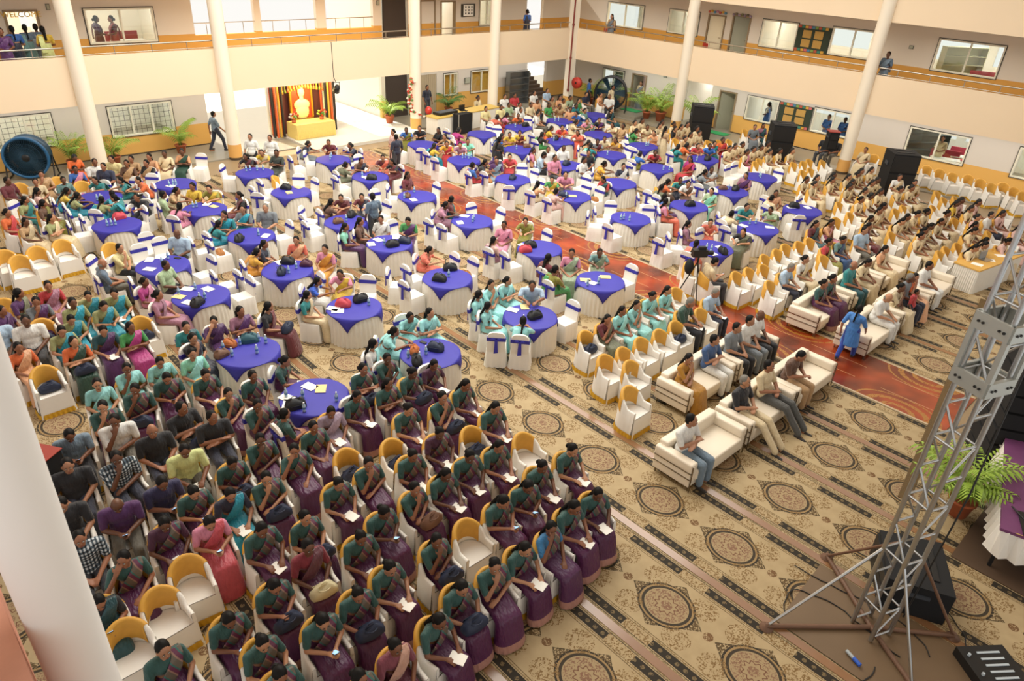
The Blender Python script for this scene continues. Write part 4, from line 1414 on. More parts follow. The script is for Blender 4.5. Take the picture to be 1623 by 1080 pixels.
PROPS="""
p 5.16 16.36 0.78 0.66 T40.0
p 5.53 16.07 0.78 0.24 T40.0
p 4.9 15.65 0.78 0.44 T40.0
b 5.29 16.22 0.78 -0.97 T40.0
b 5.28 15.64 0.78 0.35 T40.0
b 5.15 15.62 0.78 0.82 T40.0
b 4.89 16.19 0.78 -0.73 T40.0
e 4.84 16.08 0.78 0.57 T40.0
g 5.03 15.43 0.78 0.57 T40.0
o 4.78 13.23 0.78 -0.83 T41.0
k 4.49 12.93 0.78 0.23 T41.0
t 5.19 13.15 0.78 -0.38 T41.0
b 4.62 13.16 0.78 -0.26 T41.0
b 4.65 12.81 0.78 0.99 T41.0
b 5.09 12.61 0.78 0.14 T41.0
b 4.97 13.14 0.78 -0.05 T41.0
b 5.35 13.06 0.78 0.59 T41.0
b 5.42 12.88 0.78 -0.22 T41.0
g 7.75 16.34 0.78 -0.74 T42.0
n 7.34 15.87 0.78 0.96 T42.0
u 8.05 15.92 0.78 -0.68 T42.0
b 7.48 15.77 0.78 0.8 T42.0
b 7.77 15.92 0.78 0.95 T42.0
p 7.62 16.5 0.78 -0.06 T42.0
r 7.6 13.39 0.78 -0.76 T43.0
g 8.07 13.35 0.78 -0.08 T43.0
b 8.1 13.06 0.78 0.09 T43.0
p 7.34 13.4 0.78 0.57 T43.0
p 7.36 13.23 0.78 1 T43.0
g 10.9 13.49 0.78 -0.51 T44.0
g 10.26 13.14 0.78 -0.93 T44.0
b 10.59 13.17 0.78 0.96 T44.0
K 11.44 13.48 0.47 1.58 T44.1
n 8.06 10.46 0.78 -1 T45.0
g 7.45 10.28 0.78 0.93 T45.0
o 7.66 10.65 0.78 0.79 T45.0
b 7.42 10.55 0.78 0.8 T45.0
b 7.54 10.32 0.78 -0.2 T45.0
b 7.79 10.43 0.78 -0.6 T45.0
h 8.04 10.86 0.78 0.2 T45.0
g 10.79 10.19 0.78 -0.13 T46.0
p 10.64 10.8 0.78 0.42 T46.0
e 10.97 10.73 0.78 -0.62 T46.0
b 10.41 10.19 0.78 -0.06 T46.0
e 13.33 10.88 0.78 0.83 T21.0
p 13.33 10.67 0.78 0.18 T21.0
e 13.9 10.68 0.78 0.86 T21.0
b 13.43 10.52 0.78 0.5 T21.0
b 13.12 10.62 0.78 -0.73 T21.0
N 11.05 8.67 0.47 3.17 M3.7
N 13.08 7.67 0.47 3.08 M2.4
p 5.3 10.84 0.78 0.29 T47.0
e 5.43 10.64 0.78 -0.63 T47.0
b 4.79 10.8 0.78 -0.86 T47.0
b 5.02 10.59 0.78 0.21 T47.0
b 5.45 10.1 0.78 -0.98 T47.0
b 4.82 10.17 0.78 -0.89 T47.0
g 4.77 10.39 0.78 -0.22 T47.0
p 4.71 10.57 0.78 -0.64 T47.0
p 4.78 10.77 0.78 0.33 T47.0
r 13.39 13.21 0.78 -0.44 T20.0
g 13.73 13.36 0.78 -0.52 T20.0
p 13.64 13.57 0.78 0.1 T20.0
b 17.69 13.27 0.78 0.05 T18.0
b 17.8 13.24 0.78 0.69 T18.0
b 17.84 13.04 0.78 0.64 T18.0
e 18.14 15.79 0.78 0.87 T17.0
n 17.82 15.94 0.78 -0.78 T17.0
b 17.84 15.82 0.78 -0.89 T17.0
n 17.74 18.39 0.78 0.5 T16.0
K 17.37 19.29 0.47 -1.53 T16.4
K 19.13 15.6 0.47 1.59 T17.0
g 10.61 15.7 0.78 -0.2 T11.0
n 11.02 15.72 0.78 -0.89 T11.0
p 10.54 16.31 0.78 0.06 T11.0
p 10.21 16.17 0.78 -0.36 T11.0
p 11.07 16.2 0.78 -0.57 T11.0
b 10.48 15.92 0.78 0.33 T11.0
p 13.81 16.41 0.78 0.47 T12.0
p 13.33 16.05 0.78 -0.48 T12.0
b 13.69 15.87 0.78 0.33 T12.0
b 13.82 15.97 0.78 -0.55 T12.0
k 13.44 18.91 0.78 0.77 T9.0
p 13.42 18.56 0.78 -0.2 T9.0
b 13.89 19.16 0.78 -0.05 T9.0
b 13.25 18.84 0.78 -0.66 T9.0
k 10.35 18.14 0.78 -0.07 T10.0
b 10.63 18.15 0.78 -0.45 T10.0
g 10.97 18.39 0.78 0.57 T10.0
g 13.51 21.16 0.78 -0.73 T8.0
p 13.45 21.44 0.78 0.07 T8.0
b 13.41 21.6 0.78 -0.19 T8.0
b 17.92 21.48 0.78 0.83 T13.0
b 18.05 21.45 0.78 0.31 T13.0
b 18.09 21.31 0.78 0.13 T13.0
b 18.27 21.35 0.78 -0.71 T13.0
b 13.58 24.06 0.78 -0.79 T7.0
b 13.78 24.31 0.78 0.21 T7.0
g 7.46 18.52 0.78 0.84 T6.0
p 8.17 18.41 0.78 -0.84 T6.0
b 8.03 18.56 0.78 -0.16 T6.0
K 6.89 18.61 0.47 -1.51 T6.5
e 10.5 21.44 0.78 -0.26 T5.0
g 10.59 21.83 0.78 -0.96 T5.0
e 11 21.77 0.78 0.25 T5.0
b 10.41 24.37 0.78 -0.07 T4.0
b 10.55 24.36 0.78 -0.04 T4.0
b 10.75 24.23 0.78 0.66 T4.0
b 10.95 24.18 0.78 0.25 T4.0
b 7.66 24.13 0.78 -0.52 T2.0
b 7.81 24.18 0.78 0.92 T2.0
b 7.88 24.13 0.78 0.85 T2.0
p 7.7 24.14 0.78 0.39 T2.0
p 7.93 21.83 0.78 -0.76 T3.0
e 8.01 21.51 0.78 0.27 T3.0
b 7.48 21.76 0.78 -1 T3.0
b 7.58 21.75 0.78 -0.43 T3.0
b 5 21.62 0.78 -0.13 T1.0
b 5.1 21.6 0.78 -0.08 T1.0
b 5.2 21.58 0.78 0.58 T1.0
r 5.45 22.03 0.78 0.12 T1.0
b 5.43 23.95 0.78 0.3 T0.0
b 5.53 23.95 0.78 -0.1 T0.0
b 5.54 23.8 0.78 0.46 T0.0
p 5.07 18.58 0.78 -0.63 T39.0
p 5.34 18.58 0.78 0.8 T39.0
p 4.86 18.01 0.78 0.68 T39.0
b 5.23 18.16 0.78 0.83 T39.0
b 5.46 18.38 0.78 0.9 T39.0
h 5.66 18.28 0.78 0.57 T39.0
N 3.71 15.18 0.47 3.17 W2.1
N 2.07 16.3 0.47 3.09 W3.5
N 1.62 14.24 0.47 3.17 W1.4
b 20.88 10.52 0.78 -0.42 T36.0
b 21.1 10.43 0.78 0.83 T36.0
p 21.18 9.96 0.78 0.62 T36.0
p 20.58 10.57 0.78 -0.06 T36.0
g 23.75 10.48 0.78 -0.8 T37.0
p 23.65 10.54 0.78 0.95 T37.0
p 24.15 10.19 0.78 -0.57 T37.0
k 23.4 13.12 0.78 -0.65 T34.0
g 23.75 12.8 0.78 0.11 T34.0
b 23.62 13.02 0.78 0.72 T34.0
g 20.78 12.75 0.78 -0.46 T35.0
b 26.11 13.19 0.78 -0.58 T33.0
b 25.99 13.08 0.78 0.57 T33.0
b 25.87 15.95 0.78 0.13 T32.0
g 26.38 15.75 0.78 0.14 T32.0
b 25.92 18.62 0.78 0.19 T28.0
b 26.04 18.59 0.78 0.62 T28.0
b 23.52 15.91 0.78 0.56 T30.0
b 23.72 15.77 0.78 -0.47 T30.0
p 17.71 9.84 0.78 -0.27 T38.0
g 18.03 9.7 0.78 1 T38.0
b 17.87 10 0.78 0.68 T38.0
b 17.83 10.14 0.78 0.08 T38.0
p 18.3 9.96 0.78 -0.36 T38.0
b 25.99 23.98 0.78 0.8 T23.0
b 25.74 23.98 0.78 -0.43 T23.0
g 23.84 24.03 0.78 -0.07 T22.0
b 23.24 24.11 0.78 0.19 T22.0
g 23.27 21.52 0.78 0.53 T25.0
b 23.02 21.42 0.78 0.41 T25.0
b 23.48 21.37 0.78 0.37 T25.0
b 20.68 21.31 0.78 -0.59 T24.0
k 21.27 21.29 0.78 -0.32 T24.0
b 23.3 18.6 0.78 0.5 T27.0
n 20.78 18.55 0.78 0.15 T29.0
b 25.9 18.61 0.78 0.82 T28.0
b 26.07 18.61 0.78 -0.86 T28.0
N 4.7 8.41 0.47 3.18 L5.5
N 5.45 8.15 0.47 3.25 L5.4
N 6.73 7.56 0.47 3.15 L4.2
"""
LAPBAGS='L3.5-=X L2.6-=V L3.8-=Z L1.6-=V L2.8-=V L3.9-=V L5.7-=V L4.7-=V L6.6-=V L6.1-=V L5.2-=V T47.0-=V L8.2-=V L9.3-=V W1.3-=V T41.1-=V'
# ------------------------------------------------------------------ people
def prims_to_mesh(build, voxel, ratio, smooth=4):
    """grow one continuous surface over a set of overlapping limbs"""
    mb = MB(); build(mb); me = mb.mesh('tmp'); o = bpy.data.objects.new('tmp', me); COL.objects.link(o)
    a = o.modifiers.new('r', 'REMESH'); a.mode = 'VOXEL'; a.voxel_size = voxel; a.use_smooth_shade = True
    a = o.modifiers.new('s', 'SMOOTH'); a.iterations = smooth; a.factor = .5
    if ratio < 1: a = o.modifiers.new('d', 'DECIMATE'); a.ratio = ratio
    dg = bpy.context.evaluated_depsgraph_get(); dg.update()
    res = bpy.data.meshes.new_from_object(o.evaluated_get(dg)); bpy.data.objects.remove(o); bpy.data.meshes.remove(me)
    for p in res.polygons: p.use_smooth = True
    return res
def V(*a): return Vector(a)
def cap(mb, p, r, q, r2):
    p, q = Vector(p), Vector(q); mb.tube(p, q, r, r2, n=12); mb.ell(p, (r,)*3, 12, 8); mb.ell(q, (r2,)*3, 12, 8)
def hull(mb, pts):
    bm = bmesh.new(); [bm.verts.new(p) for p in pts]; bmesh.ops.convex_hull(bm, input=bm.verts)
    bm.verts.ensure_lookup_table(); bm.verts.index_update(); mb.add([v.co.copy() for v in bm.verts], [tuple(v.index for v in f.verts) for f in bm.faces]); bm.free()
def ring(c, rx, ry, n=14, tilt=None):
    return [Vector((c[0]+rx*math.cos(2*math.pi*i/n), c[1]+ry*math.sin(2*math.pi*i/n), c[2])) for i in range(n)]
def sphere_pts(c, r): return [Vector(c)+Vector(d).normalized()*r for d in ((1,0,0),(-1,0,0),(0,1,0),(0,-1,0),(0,0,1),(0,0,-1),(1,1,0),(-1,1,0),(1,-1,0),(-1,-1,0),(1,0,1),(-1,0,1),(0,1,1),(0,-1,1))]
def hand(mb, W, d, nrm, right, curl=.6):
    """palm with four fingers of unequal length and a thumb leaving its side"""
    d = Vector(d).normalized(); nrm = Vector(nrm); nrm = (nrm-d*nrm.dot(d)).normalized(); side = d.cross(nrm)*(1 if right else -1)
    for k in (-.024, 0, .024): cap(mb, W+side*k*.7, .017, W+d*.075+side*k, .014)
    for k, L in ((-.033, .055), (-.011, .068), (.011, .072), (.033, .062)):
        b = W+d*.085+side*k; m_ = b+(d*math.cos(curl*.5)+nrm*math.sin(curl*.5))*L*.55; e = m_+(d*math.cos(curl*1.5)+nrm*math.sin(curl*1.5))*L*.5
        cap(mb, b-d*.012, .0105, m_, .0095); cap(mb, m_, .0095, e, .008)
    b = W+d*.025+side*.03; m_ = b+(side*.7+d*.7+nrm*.25).normalized()*.04; e = m_+(d*.8+side*.15+nrm*.4).normalized()*.03
    cap(mb, b-side*.012, .013, m_, .011); cap(mb, m_, .011, e, .009)
# elbows / wrists / hand directions per pose (right side +x), torso lean, head turn, head nod
POSES = {0: dict(R=((.25, -.04, .70), (.09, .18, .635), (-.6, .75, -.15)), L=((-.25, -.04, .70), (-.07, .19, .63), (.6, .75, -.15)), lean=0, yaw=0, nod=.1),
         1: dict(R=((.26, .05, .71), (.11, .24, .66), (-.3, .9, -.2)), L=((-.26, .04, .70), (-.12, .25, .65), (.5, .8, -.1)), lean=.17, yaw=-.15, nod=.32),
         2: dict(R=((.19, .10, .72), (.055, .10, .955), (-.3, -.15, .95)), L=((-.25, -.02, .70), (.05, .15, .68), (.9, .25, 0)), lean=.09, yaw=-.25, nod=.1),
         3: dict(R=((.25, -.01, .73), (-.06, .09, .775), (-.95, .1, .1)), L=((-.25, -.01, .72), (.07, .12, .735), (.95, .05, .1)), lean=0, yaw=.3, nod=.05),
         4: dict(R=((.25, -.04, .70), (.09, .18, .635), (-.6, .75, -.15)), L=((-.25, -.04, .70), (-.07, .2, .63), (.6, .75, -.15)), lean=.03, yaw=.75, nod=.05),
         5: dict(R=((.27, .20, .80), (.10, .43, .815), (-.35, .93, -.05)), L=((-.27, .20, .80), (-.12, .42, .815), (.5, .85, -.05)), lean=.48, yaw=.1, nod=-.1),
         6: dict(R=((.24, .02, .72), (.06, .22, .74), (-.2, .7, .45)), L=((-.24, .02, .72), (-.05, .21, .72), (.3, .8, .3)), lean=.17, yaw=-.05, nod=.5),
         8: dict(R=((.26, -.06, .70), (.04, .12, .70), (-.9, .3, 0)), L=((-.26, -.06, .70), (-.03, .14, .67), (.9, .3, 0)), lean=-.14, yaw=.1, nod=0, kn=.42, an=.78),
         7: dict(R=((.31, .08, .80), (.16, .06, 1.03), (-.55, -.2, .8)), L=((-.25, -.03, .70), (-.03, .2, .63), (.7, .7, -.1)), lean=.03, yaw=-.5, nod=.15)}
def frame(pose):
    p = POSES[pose]; piv = V(0, -.10, .55); Lm = Matrix.Translation(piv) @ Matrix.Rotation(-p['lean'], 4, 'X') @ Matrix.Translation(-piv)
    nk = V(0, -.10, 1.04); Hm = Lm @ Matrix.Translation(nk) @ Matrix.Rotation(p['yaw'], 4, 'Z') @ Matrix.Rotation(p['lean']*.6-p['nod']*.8, 4, 'X') @ Matrix.Translation(-nk)
    return p, Lm, Hm
def head_prims(mb, Hm):
    mb.ell((0, -.075, 1.15), (.073, .09, .108), 16, 12, Hm); mb.ell((0, -.04, 1.085), (.052, .055, .052), 12, 8, Hm); mb.ell((0, .018, 1.128), (.012, .02, .018), 8, 6, Hm); mb.ell((0, .006, 1.088), (.022, .012, .014), 8, 6, Hm)
    for s in (-1, 1): mb.ell((s*.075, -.075, 1.13), (.012, .022, .03), 8, 6, Hm)
def face_meshes(Hm):
    out = {}
    for s, nm in ((-1, 'eye_left'), (1, 'eye_right')):
        mb = MB(); mb.ell((s*.029, .0075, 1.15), (.013, .008, .007), 8, 6, Hm); mb.cur = 1; mb.ell((s*.029, .014, 1.15), (.006, .004, .006), 8, 6, Hm); mb.ell((s*.03, .011, 1.168), (.02, .006, .004), 8, 4, Hm)
        out[nm] = mb.mesh('eye', mat('eye_white', '#d8d2c8', .4), mat('eye_dark', '#1a120e', .5))
    mb = MB(); mb.ell((0, .016, 1.088), (.02, .006, .007), 8, 5, Hm); out['lips'] = mb.mesh('lips', mat('lips', '#7a3a34', .5))
    return out
def hair_mesh(style, Hm, Lm):
    mb = MB()
    if style == 'bald': mb.ell((0, -.115, 1.115), (.079, .06, .06), 14, 8, Hm)
    else:
        m = style == 'short'
        mb.ell((0, -.098, 1.178), (.081, .092, .092 if m else .098), 16, 10, Hm); mb.ell((0, -.12, 1.125), (.078, .065, .07), 14, 8, Hm)
        if style == 'bun': mb.ell((0, -.20, 1.12), (.05, .04, .05), 10, 8, Hm)
        if style in ('plait', 'long'):
            w_ = .03 if style == 'plait' else .06
            a = Hm @ V(0, -.185, 1.10); b = Lm @ V(0, -.265, .86); b.z = min(b.z, a.z-.16)
            for i in range(8): q = a.lerp(b, i/7); mb.ell(q, (w_*(1-.05*i), .03, .042), 8, 6)
    return mb.mesh('hair', tint('hair_strands', .6, .3, 60))
def torso(mb, Lm, g=0., wide=1.):
    mb.ell((0, -.10, .57), (.165*wide+g, .13+g, .12+g), 14, 10, Lm); mb.ell((0, -.115, .70), (.135*wide+g, .105+g, .14+g), 14, 10, Lm)
    mb.ell((0, -.125, .86), (.155*wide+g, .108+g, .14+g), 14, 10, Lm)
    mb.add(*cap_lists(Lm @ V(-.15*wide, -.13, .945), .052+g, Lm @ V(.15*wide, -.13, .945), .052+g))
def cap_lists(p, r, q, r2):
    t = MB(); cap(t, p, r, q, r2); return t.v, t.f
def seated(pose, male):
    p, Lm, Hm = frame(pose); wd = 1.18 if male else 1.0; bulk = 1.16 if male else 1.0
    sh = {s: Lm @ V(s*.18*wd, -.13, .935) for s in (-1, 1)}; arm = {1: p['R'], -1: p['L']}; ky = p.get('kn', .36); ay = p.get('an', .37)
    def body(mb):
        torso(mb, Lm, 0, wd); cap(mb, Lm @ V(0, -.12, .96), .05*bulk, Lm @ V(0, -.09, 1.08), .045*bulk); head_prims(mb, Hm)
        for s in (-1, 1):
            e, w_, d = (Vector(q) for q in arm[s]); cap(mb, sh[s], .048*bulk, e, .037*bulk); cap(mb, e, .037*bulk, w_, .025*bulk)
            hand(mb, w_, d, (0, 0, -1) if d.z < .6 else (-s*.3, -.9, 0), s > 0)
            cap(mb, (s*.095, -.08, .53), .085, (s*.11, ky, .51), .06); cap(mb, (s*.11, ky, .505), .056, (s*.11, ay, .09), .036); cap(mb, (s*.11, ay-.01, .045), .036, (s*.125, ay+.13, .03), .026)
            for k in range(5): cap(mb, (s*(.105+.011*k), ay+.13, .022), .011, (s*(.105+.012*k), ay+.175-.005*k, .016), .009)
    parts = {'body': prims_to_mesh(body, .0085, .16)}
    if male:
        def shirt(mb):
            torso(mb, Lm, .018, wd); cap(mb, Lm @ V(0, -.125, .97), .066, Lm @ V(0, -.115, 1.005), .058)
            for s in (-1, 1): e = Vector(arm[s][0]); cap(mb, sh[s], .068, sh[s].lerp(e, .8), .058)
        def trousers(mb):
            mb.ell((0, -.10, .56), (.185, .145, .11), 14, 10)
            for s in (-1, 1): cap(mb, (s*.10, -.08, .535), .10, (s*.115, ky+.01, .515), .076); cap(mb, (s*.115, ky+.01, .51), .074, (s*.115, ay+.005, .12), .064)
        def shoes(mb):
            for s in (-1, 1): cap(mb, (s*.115, ay-.03, .042), .042, (s*.13, ay+.16, .034), .034)
        parts['shirt'] = prims_to_mesh(shirt, .016, .45); parts['trousers'] = prims_to_mesh(trousers, .018, .4); parts['shoes'] = prims_to_mesh(shoes, .014, .5, 1)
    else:
        def blouse(mb):
            mb.ell((0, -.125, .86), (.172, .122, .135), 14, 10, Lm); mb.add(*cap_lists(Lm @ V(-.15, -.13, .945), .064, Lm @ V(.15, -.13, .945), .064))
            for s in (-1, 1): e = Vector(arm[s][0]); cap(mb, sh[s], .062, sh[s].lerp(e, .72), .054)
        def saree(mb):
            mb.ell((0, -.10, .575), (.19, .15, .12), 14, 10); mb.ell((0, -.115, .68), (.155, .122, .11), 14, 10, Lm)
            kn = [q for s in (-1, 1) for q in sphere_pts((s*.115, .36, .50), .095)]; hp = [q for s in (-1, 1) for q in sphere_pts((s*.09, -.10, .55), .115)]
            hull(mb, kn+hp); hull(mb, kn+ring((0, .43, .06), .25, .14)+ring((0, .43, .03), .255, .15))
        def fold(mb):
            path = [(.13, -.0, .62, .09), (.05, .025, .74, .10), (-.05, .01, .86, .095), (-.12, -.05, .965, .085), (-.13, -.13, 1.005, .08), (-.135, -.215, .95, .085), (-.13, -.265, .78, .095), (-.12, -.275, .60, .10)]
            for a, b in zip(path, path[1:]):
                q = []
                for x, y, z, w_ in (a, b):
                    for s in (-1, 1):
                        for t_ in (-.012, .012): q.append(Lm @ V(x+s*w_*.85, y-s*.0-abs(s)*0+t_*1.0, z+s*w_*.45*(1 if x > -.12 else 0)+t_))
                hull(mb, q)
        parts['blouse'] = prims_to_mesh(blouse, .016, .45); parts['saree'] = prims_to_mesh(saree, .018, .35, 6); parts['pallu'] = prims_to_mesh(fold, .013, .45, 3)
    parts.update(face_meshes(Hm))
    for st in (('short', 'bald') if male else ('bun', 'plait', 'long')): parts['hair_'+st] = hair_mesh(st, Hm, Lm)
    return parts
def standing(kind):
    male = kind in ('m', 'walk', 'child'); walk = kind in ('walk', 'girl')
    hz = .36                                                    # lift of the seated torso
    Lm = Matrix.Translation((0, .1, hz)); nk = V(0, -.10, 1.04); Hm = Lm
    sh = {s: Lm @ V(s*.18, -.13, .935) for s in (-1, 1)}
    arm = {1: ((.26, -.02, 1.02), (.24, .10, .80), (-.1, .3, -.95)), -1: ((-.26, -.02, 1.02), (-.24, .08, .80), (.1, .3, -.95))}
    if walk: arm[1] = ((.27, .08, 1.03), (.24, .26, .86), (0, .6, -.6)); arm[-1] = ((-.26, -.14, 1.03), (-.24, -.14, .80), (0, .1, -1))
    if kind == 'w': arm[1] = ((.25, .0, 1.03), (.08, .17, .98), (-.8, .4, 0)); arm[-1] = ((-.25, .0, 1.03), (-.06, .17, .96), (.8, .4, 0))
    ft = {1: .28, -1: -.26} if walk else {1: .04, -1: -.02}
    def legs(mb, g):
        for s in (-1, 1):
            kx = V(s*.10, .02+ft[s]*.55+(.05 if walk else 0), .50); an = V(s*.10, ft[s], .09 if not (walk and s < 0) else .14)
            cap(mb, (s*.09, 0, .92), .088+g, kx, .06+g); cap(mb, kx, .057+g, an, .037+g*1.3)
    def body(mb):
        torso(mb, Lm); cap(mb, Lm @ V(0, -.12, .96), .05, Lm @ V(0, -.09, 1.08), .045); head_prims(mb, Hm); legs(mb, 0)
        for s in (-1, 1):
            e, w_, d = (Vector(q) for q in arm[s]); cap(mb, sh[s], .048, e, .037); cap(mb, e, .037, w_, .025); hand(mb, w_, d, (-s, 0, 0) if abs(d.x) < .5 else (0, 0, -1), s > 0)
            f = V(s*.10, ft[s], .045); cap(mb, f-V(0, .03, 0), .036, f+V(s*.015, .14, -.015), .026)
    parts = {'body': prims_to_mesh(body, .0085, .16)}
    def tr(mb): mb.ell((0, 0, .93), (.18, .135, .12), 14, 10); legs(mb, .018)
    def shirt(mb):
        torso(mb, Lm, .018); cap(mb, Lm @ V(0, -.125, .97), .064, Lm @ V(0, -.115, 1.005), .056)
        if kind == 'girl': hull(mb, ring((0, 0, .95), .18, .135)+ring((0, .03, .45), .25, .2))
        for s in (-1, 1): cap(mb, sh[s], .068, sh[s].lerp(Vector(arm[s][0]), .8), .058)
    def shoes(mb):
        for s in (-1, 1): f = V(s*.10, ft[s], .048 if not (walk and s < 0) else .1); cap(mb, f-V(0, .04, 0), .042, f+V(s*.015, .15, -.012), .034)
    if male or kind == 'girl':
        parts['shirt'] = prims_to_mesh(shirt, .016, .45); parts['trousers'] = prims_to_mesh(tr, .018, .4); parts['shoes'] = prims_to_mesh(shoes, .014, .5, 1)
    else:
        def blouse(mb):
            mb.ell((0, -.125, .86), (.172, .122, .135), 14, 10, Lm); mb.add(*cap_lists(Lm @ V(-.15, -.13, .945), .064, Lm @ V(.15, -.13, .945), .064))
            for s in (-1, 1): cap(mb, sh[s], .062, sh[s].lerp(Vector(arm[s][0]), .72), .054)
        def saree(mb): mb.ell((0, -.115, .68), (.155, .122, .11), 14, 10, Lm); hull(mb, ring((0, -.01, 1.0), .165, .13)+ring((0, 0, .85), .19, .16)+ring((0, .03, .04), .25, .2))
        def fold(mb):
            path = [(.13, -.0, .62, .09), (.05, .025, .74, .10), (-.05, .01, .86, .095), (-.12, -.05, .965, .085), (-.13, -.13, 1.005, .08), (-.135, -.215, .95, .085), (-.13, -.265, .78, .095), (-.12, -.275, .45, .10)]
            for a, b in zip(path, path[1:]): hull(mb, [Lm @ V(x+s*w_*.85, y+t_, z+s*w_*.45*(1 if x > -.12 else 0)+t_) for x, y, z, w_ in (a, b) for s in (-1, 1) for t_ in (-.012, .012)])
        parts['blouse'] = prims_to_mesh(blouse, .016, .45); parts['saree'] = prims_to_mesh(saree, .018, .35, 6); parts['pallu'] = prims_to_mesh(fold, .013, .45, 3)
    parts.update(face_meshes(Hm))
    for st in (('short', 'bald') if male else ('bun', 'plait', 'long')): parts['hair_'+st] = hair_mesh(st, Hm, Lm)
    return parts
HEX = dict(maroon='#5e1f28', cream='#cdbb97', tan='#b08f68', tealgrey='#5f8280', orange='#c9602c', pink='#c9809a', blue='#2f5fa8', white='#d6d6d2', paleyellow='#cfc38e', navywhite='#2a3048', brown='#5c4030', black='#15161c', peach='#cf9a72',
  darkgreen='#1f4034', teal='#1f7a7c', turq='#17849a', yellow='#c9a93a', khaki='#8f9464', palepink='#cfaaa2', olive='#7d7a2e', red='#b0343a', lightgreen='#9ab08a', lightblue='#9fb6cc', grey='#6f767c', blackgreen='#2a322c', navy='#1e2438',
  gold='#c08f2a', goldpink='#c98a2e', coral='#cc6650', greyolive='#62664f', greyblue='#56697c', bluegrey='#6d8090', purple='#4b2358', mint='#7fc4ac', green='#3f8a4a', mauve='#94667a', magenta='#a03074', darkteal='#1c4a52', greygreen='#8a9a80',
  aqua='#8fcfcf', royalblue='#1f4fb8', lilac='#9c8a9e', mustard='#a8761c', denim='#33507c', lime='#c5cc8a', indigo='#26244a', pinkred='#b84a56', charcoal='#4a4a48', check='#3c4654')
HEX['unip'] = '#b98f7c'
UNI = dict(uni=('#234c48', '#4c1c44', '#5a5248'), unib=('#431a36', '#4c1c44', '#6a5442'), unir=('#7a2230', '#4a1a3a', '#5a2a34'), unif=('#2a6a98', '#4a2148', '#6e6660'), unip=('#7a3a48', '#5a2436', '#b98f7c'))
SKIN = ['#85563c', '#96654a', '#754a32', '#a07256', '#64402c', '#ae7e5e']
SKINM = tint('skin', .5, .06, 20); CLOTH = tint('fabric', .7, .16, 26, sheen=.2); SILK = tint('silk', .45, .22, 14, sheen=.2)
def folds(m):
    """soft cloth folds running down a drape"""
    nt = m.node_tree; b = nt.nodes['Principled BSDF']; tc = nt.nodes.new('ShaderNodeTexCoord'); mp = nt.nodes.new('ShaderNodeMapping'); mp.inputs['Scale'].default_value = (1, .35, .3)
    n = nt.nodes.new('ShaderNodeTexNoise'); n.inputs['Scale'].default_value = 26; n.inputs['Detail'].default_value = 2; bp = nt.nodes.new('ShaderNodeBump'); bp.inputs['Strength'].default_value = .8; bp.inputs['Distance'].default_value = .035
    nt.links.new(tc.outputs['Object'], mp.inputs[0]); nt.links.new(mp.outputs[0], n.inputs['Vector']); nt.links.new(n.outputs['Fac'], bp.inputs['Height']); nt.links.new(bp.outputs[0], b.inputs['Normal'])
folds(SILK); folds(CLOTH)
def saree_uniform():
    m = bpy.data.materials.new('bordered_saree'); m.use_nodes = True; nt = m.node_tree; b = nt.nodes['Principled BSDF']; b.inputs['Roughness'].default_value = .42
    vec, u, v, z = coords(nt); s = nt.nodes.new('ShaderNodeObjectInfo'); n = noise(nt, vec, 22, 2)
    c = mixc(nt, z.lt(.17), s.outputs['Color'], srgb('#a07468')); c = mixc(nt, z.lt(.045), c, srgb('#1d5a52')); c = mixc(nt, n.gt(.62), c, srgb('#5a2a4c')) if False else c
    nt.links.new(c, b.inputs['Base Color']); return m
UNISAR = saree_uniform(); folds(UNISAR)
def check_mat():
    m = bpy.data.materials.new('checked_fabric'); m.use_nodes = True; nt = m.node_tree; b = nt.nodes['Principled BSDF']; b.inputs['Roughness'].default_value = .75
    vec, u, v, z = coords(nt); k = 22; a = (u*k).fract().lt(.5); c_ = (z*k+v*k*.5).fract().lt(.5)
    c = mixc(nt, a*c_, srgb('#c9d0d4'), srgb('#10141c')); c = mixc(nt, (a+c_).band(.5, 1.5), c, srgb('#4a5a66')); nt.links.new(c, b.inputs['Base Color']); return m
CHECK = check_mat()
def pallu_uniform():
    m = bpy.data.materials.new('striped_pallu'); m.use_nodes = True; nt = m.node_tree; b = nt.nodes['Principled BSDF']; b.inputs['Roughness'].default_value = .5
    vec, u, v, z = coords(nt); k = ((u*.9-z*.45)*7).fract()
    c = mixc(nt, k.lt(.3), srgb('#5c5348'), srgb('#5a2440')); c = mixc(nt, k.band(.3, .42), c, srgb('#8a6a5c')); c = mixc(nt, k.gt(.88), c, srgb('#24605a')); nt.links.new(c, b.inputs['Base Color']); return m
UNIPAL = pallu_uniform()
LIB = {}
def shift_hex(c, rd, a=.10):
    k = rd.uniform(1-a, 1+a); return tuple(min(1, x*k) for x in c[:3])+(1,)
def outfit_colors(o, rd):
    k, r = o.split(':', 1); q = r.split(':'); cs = q[0].split('/')
    if k == 'm':
        top = srgb(HEX[cs[0]]); low = srgb(HEX[cs[1]]) if len(cs) > 1 else srgb(rd.choice(['#1c1e26', '#23283a', '#3a3d42', '#5a564c']))
        return dict(shirt=top, trousers=low, shoes=srgb('#2a2420')), ('bald' if 'bald' in q else 'short'), (srgb('#77736c') if ('grey' in q or 'bald' in q) else srgb('#12100f'))
    if cs[0] in UNI: b_, s_, p_ = (srgb(x) for x in UNI[cs[0]])
    else: s_ = srgb(HEX[cs[0]]); b_ = srgb(HEX[cs[1]]) if len(cs) > 1 else shift_hex(s_, rd, .25); p_ = shift_hex(s_, rd, .2)
    return dict(blouse=b_, saree=shift_hex(s_, rd), pallu=p_), rd.choice(['bun', 'plait', 'long', 'bun']), srgb('#100e0d')
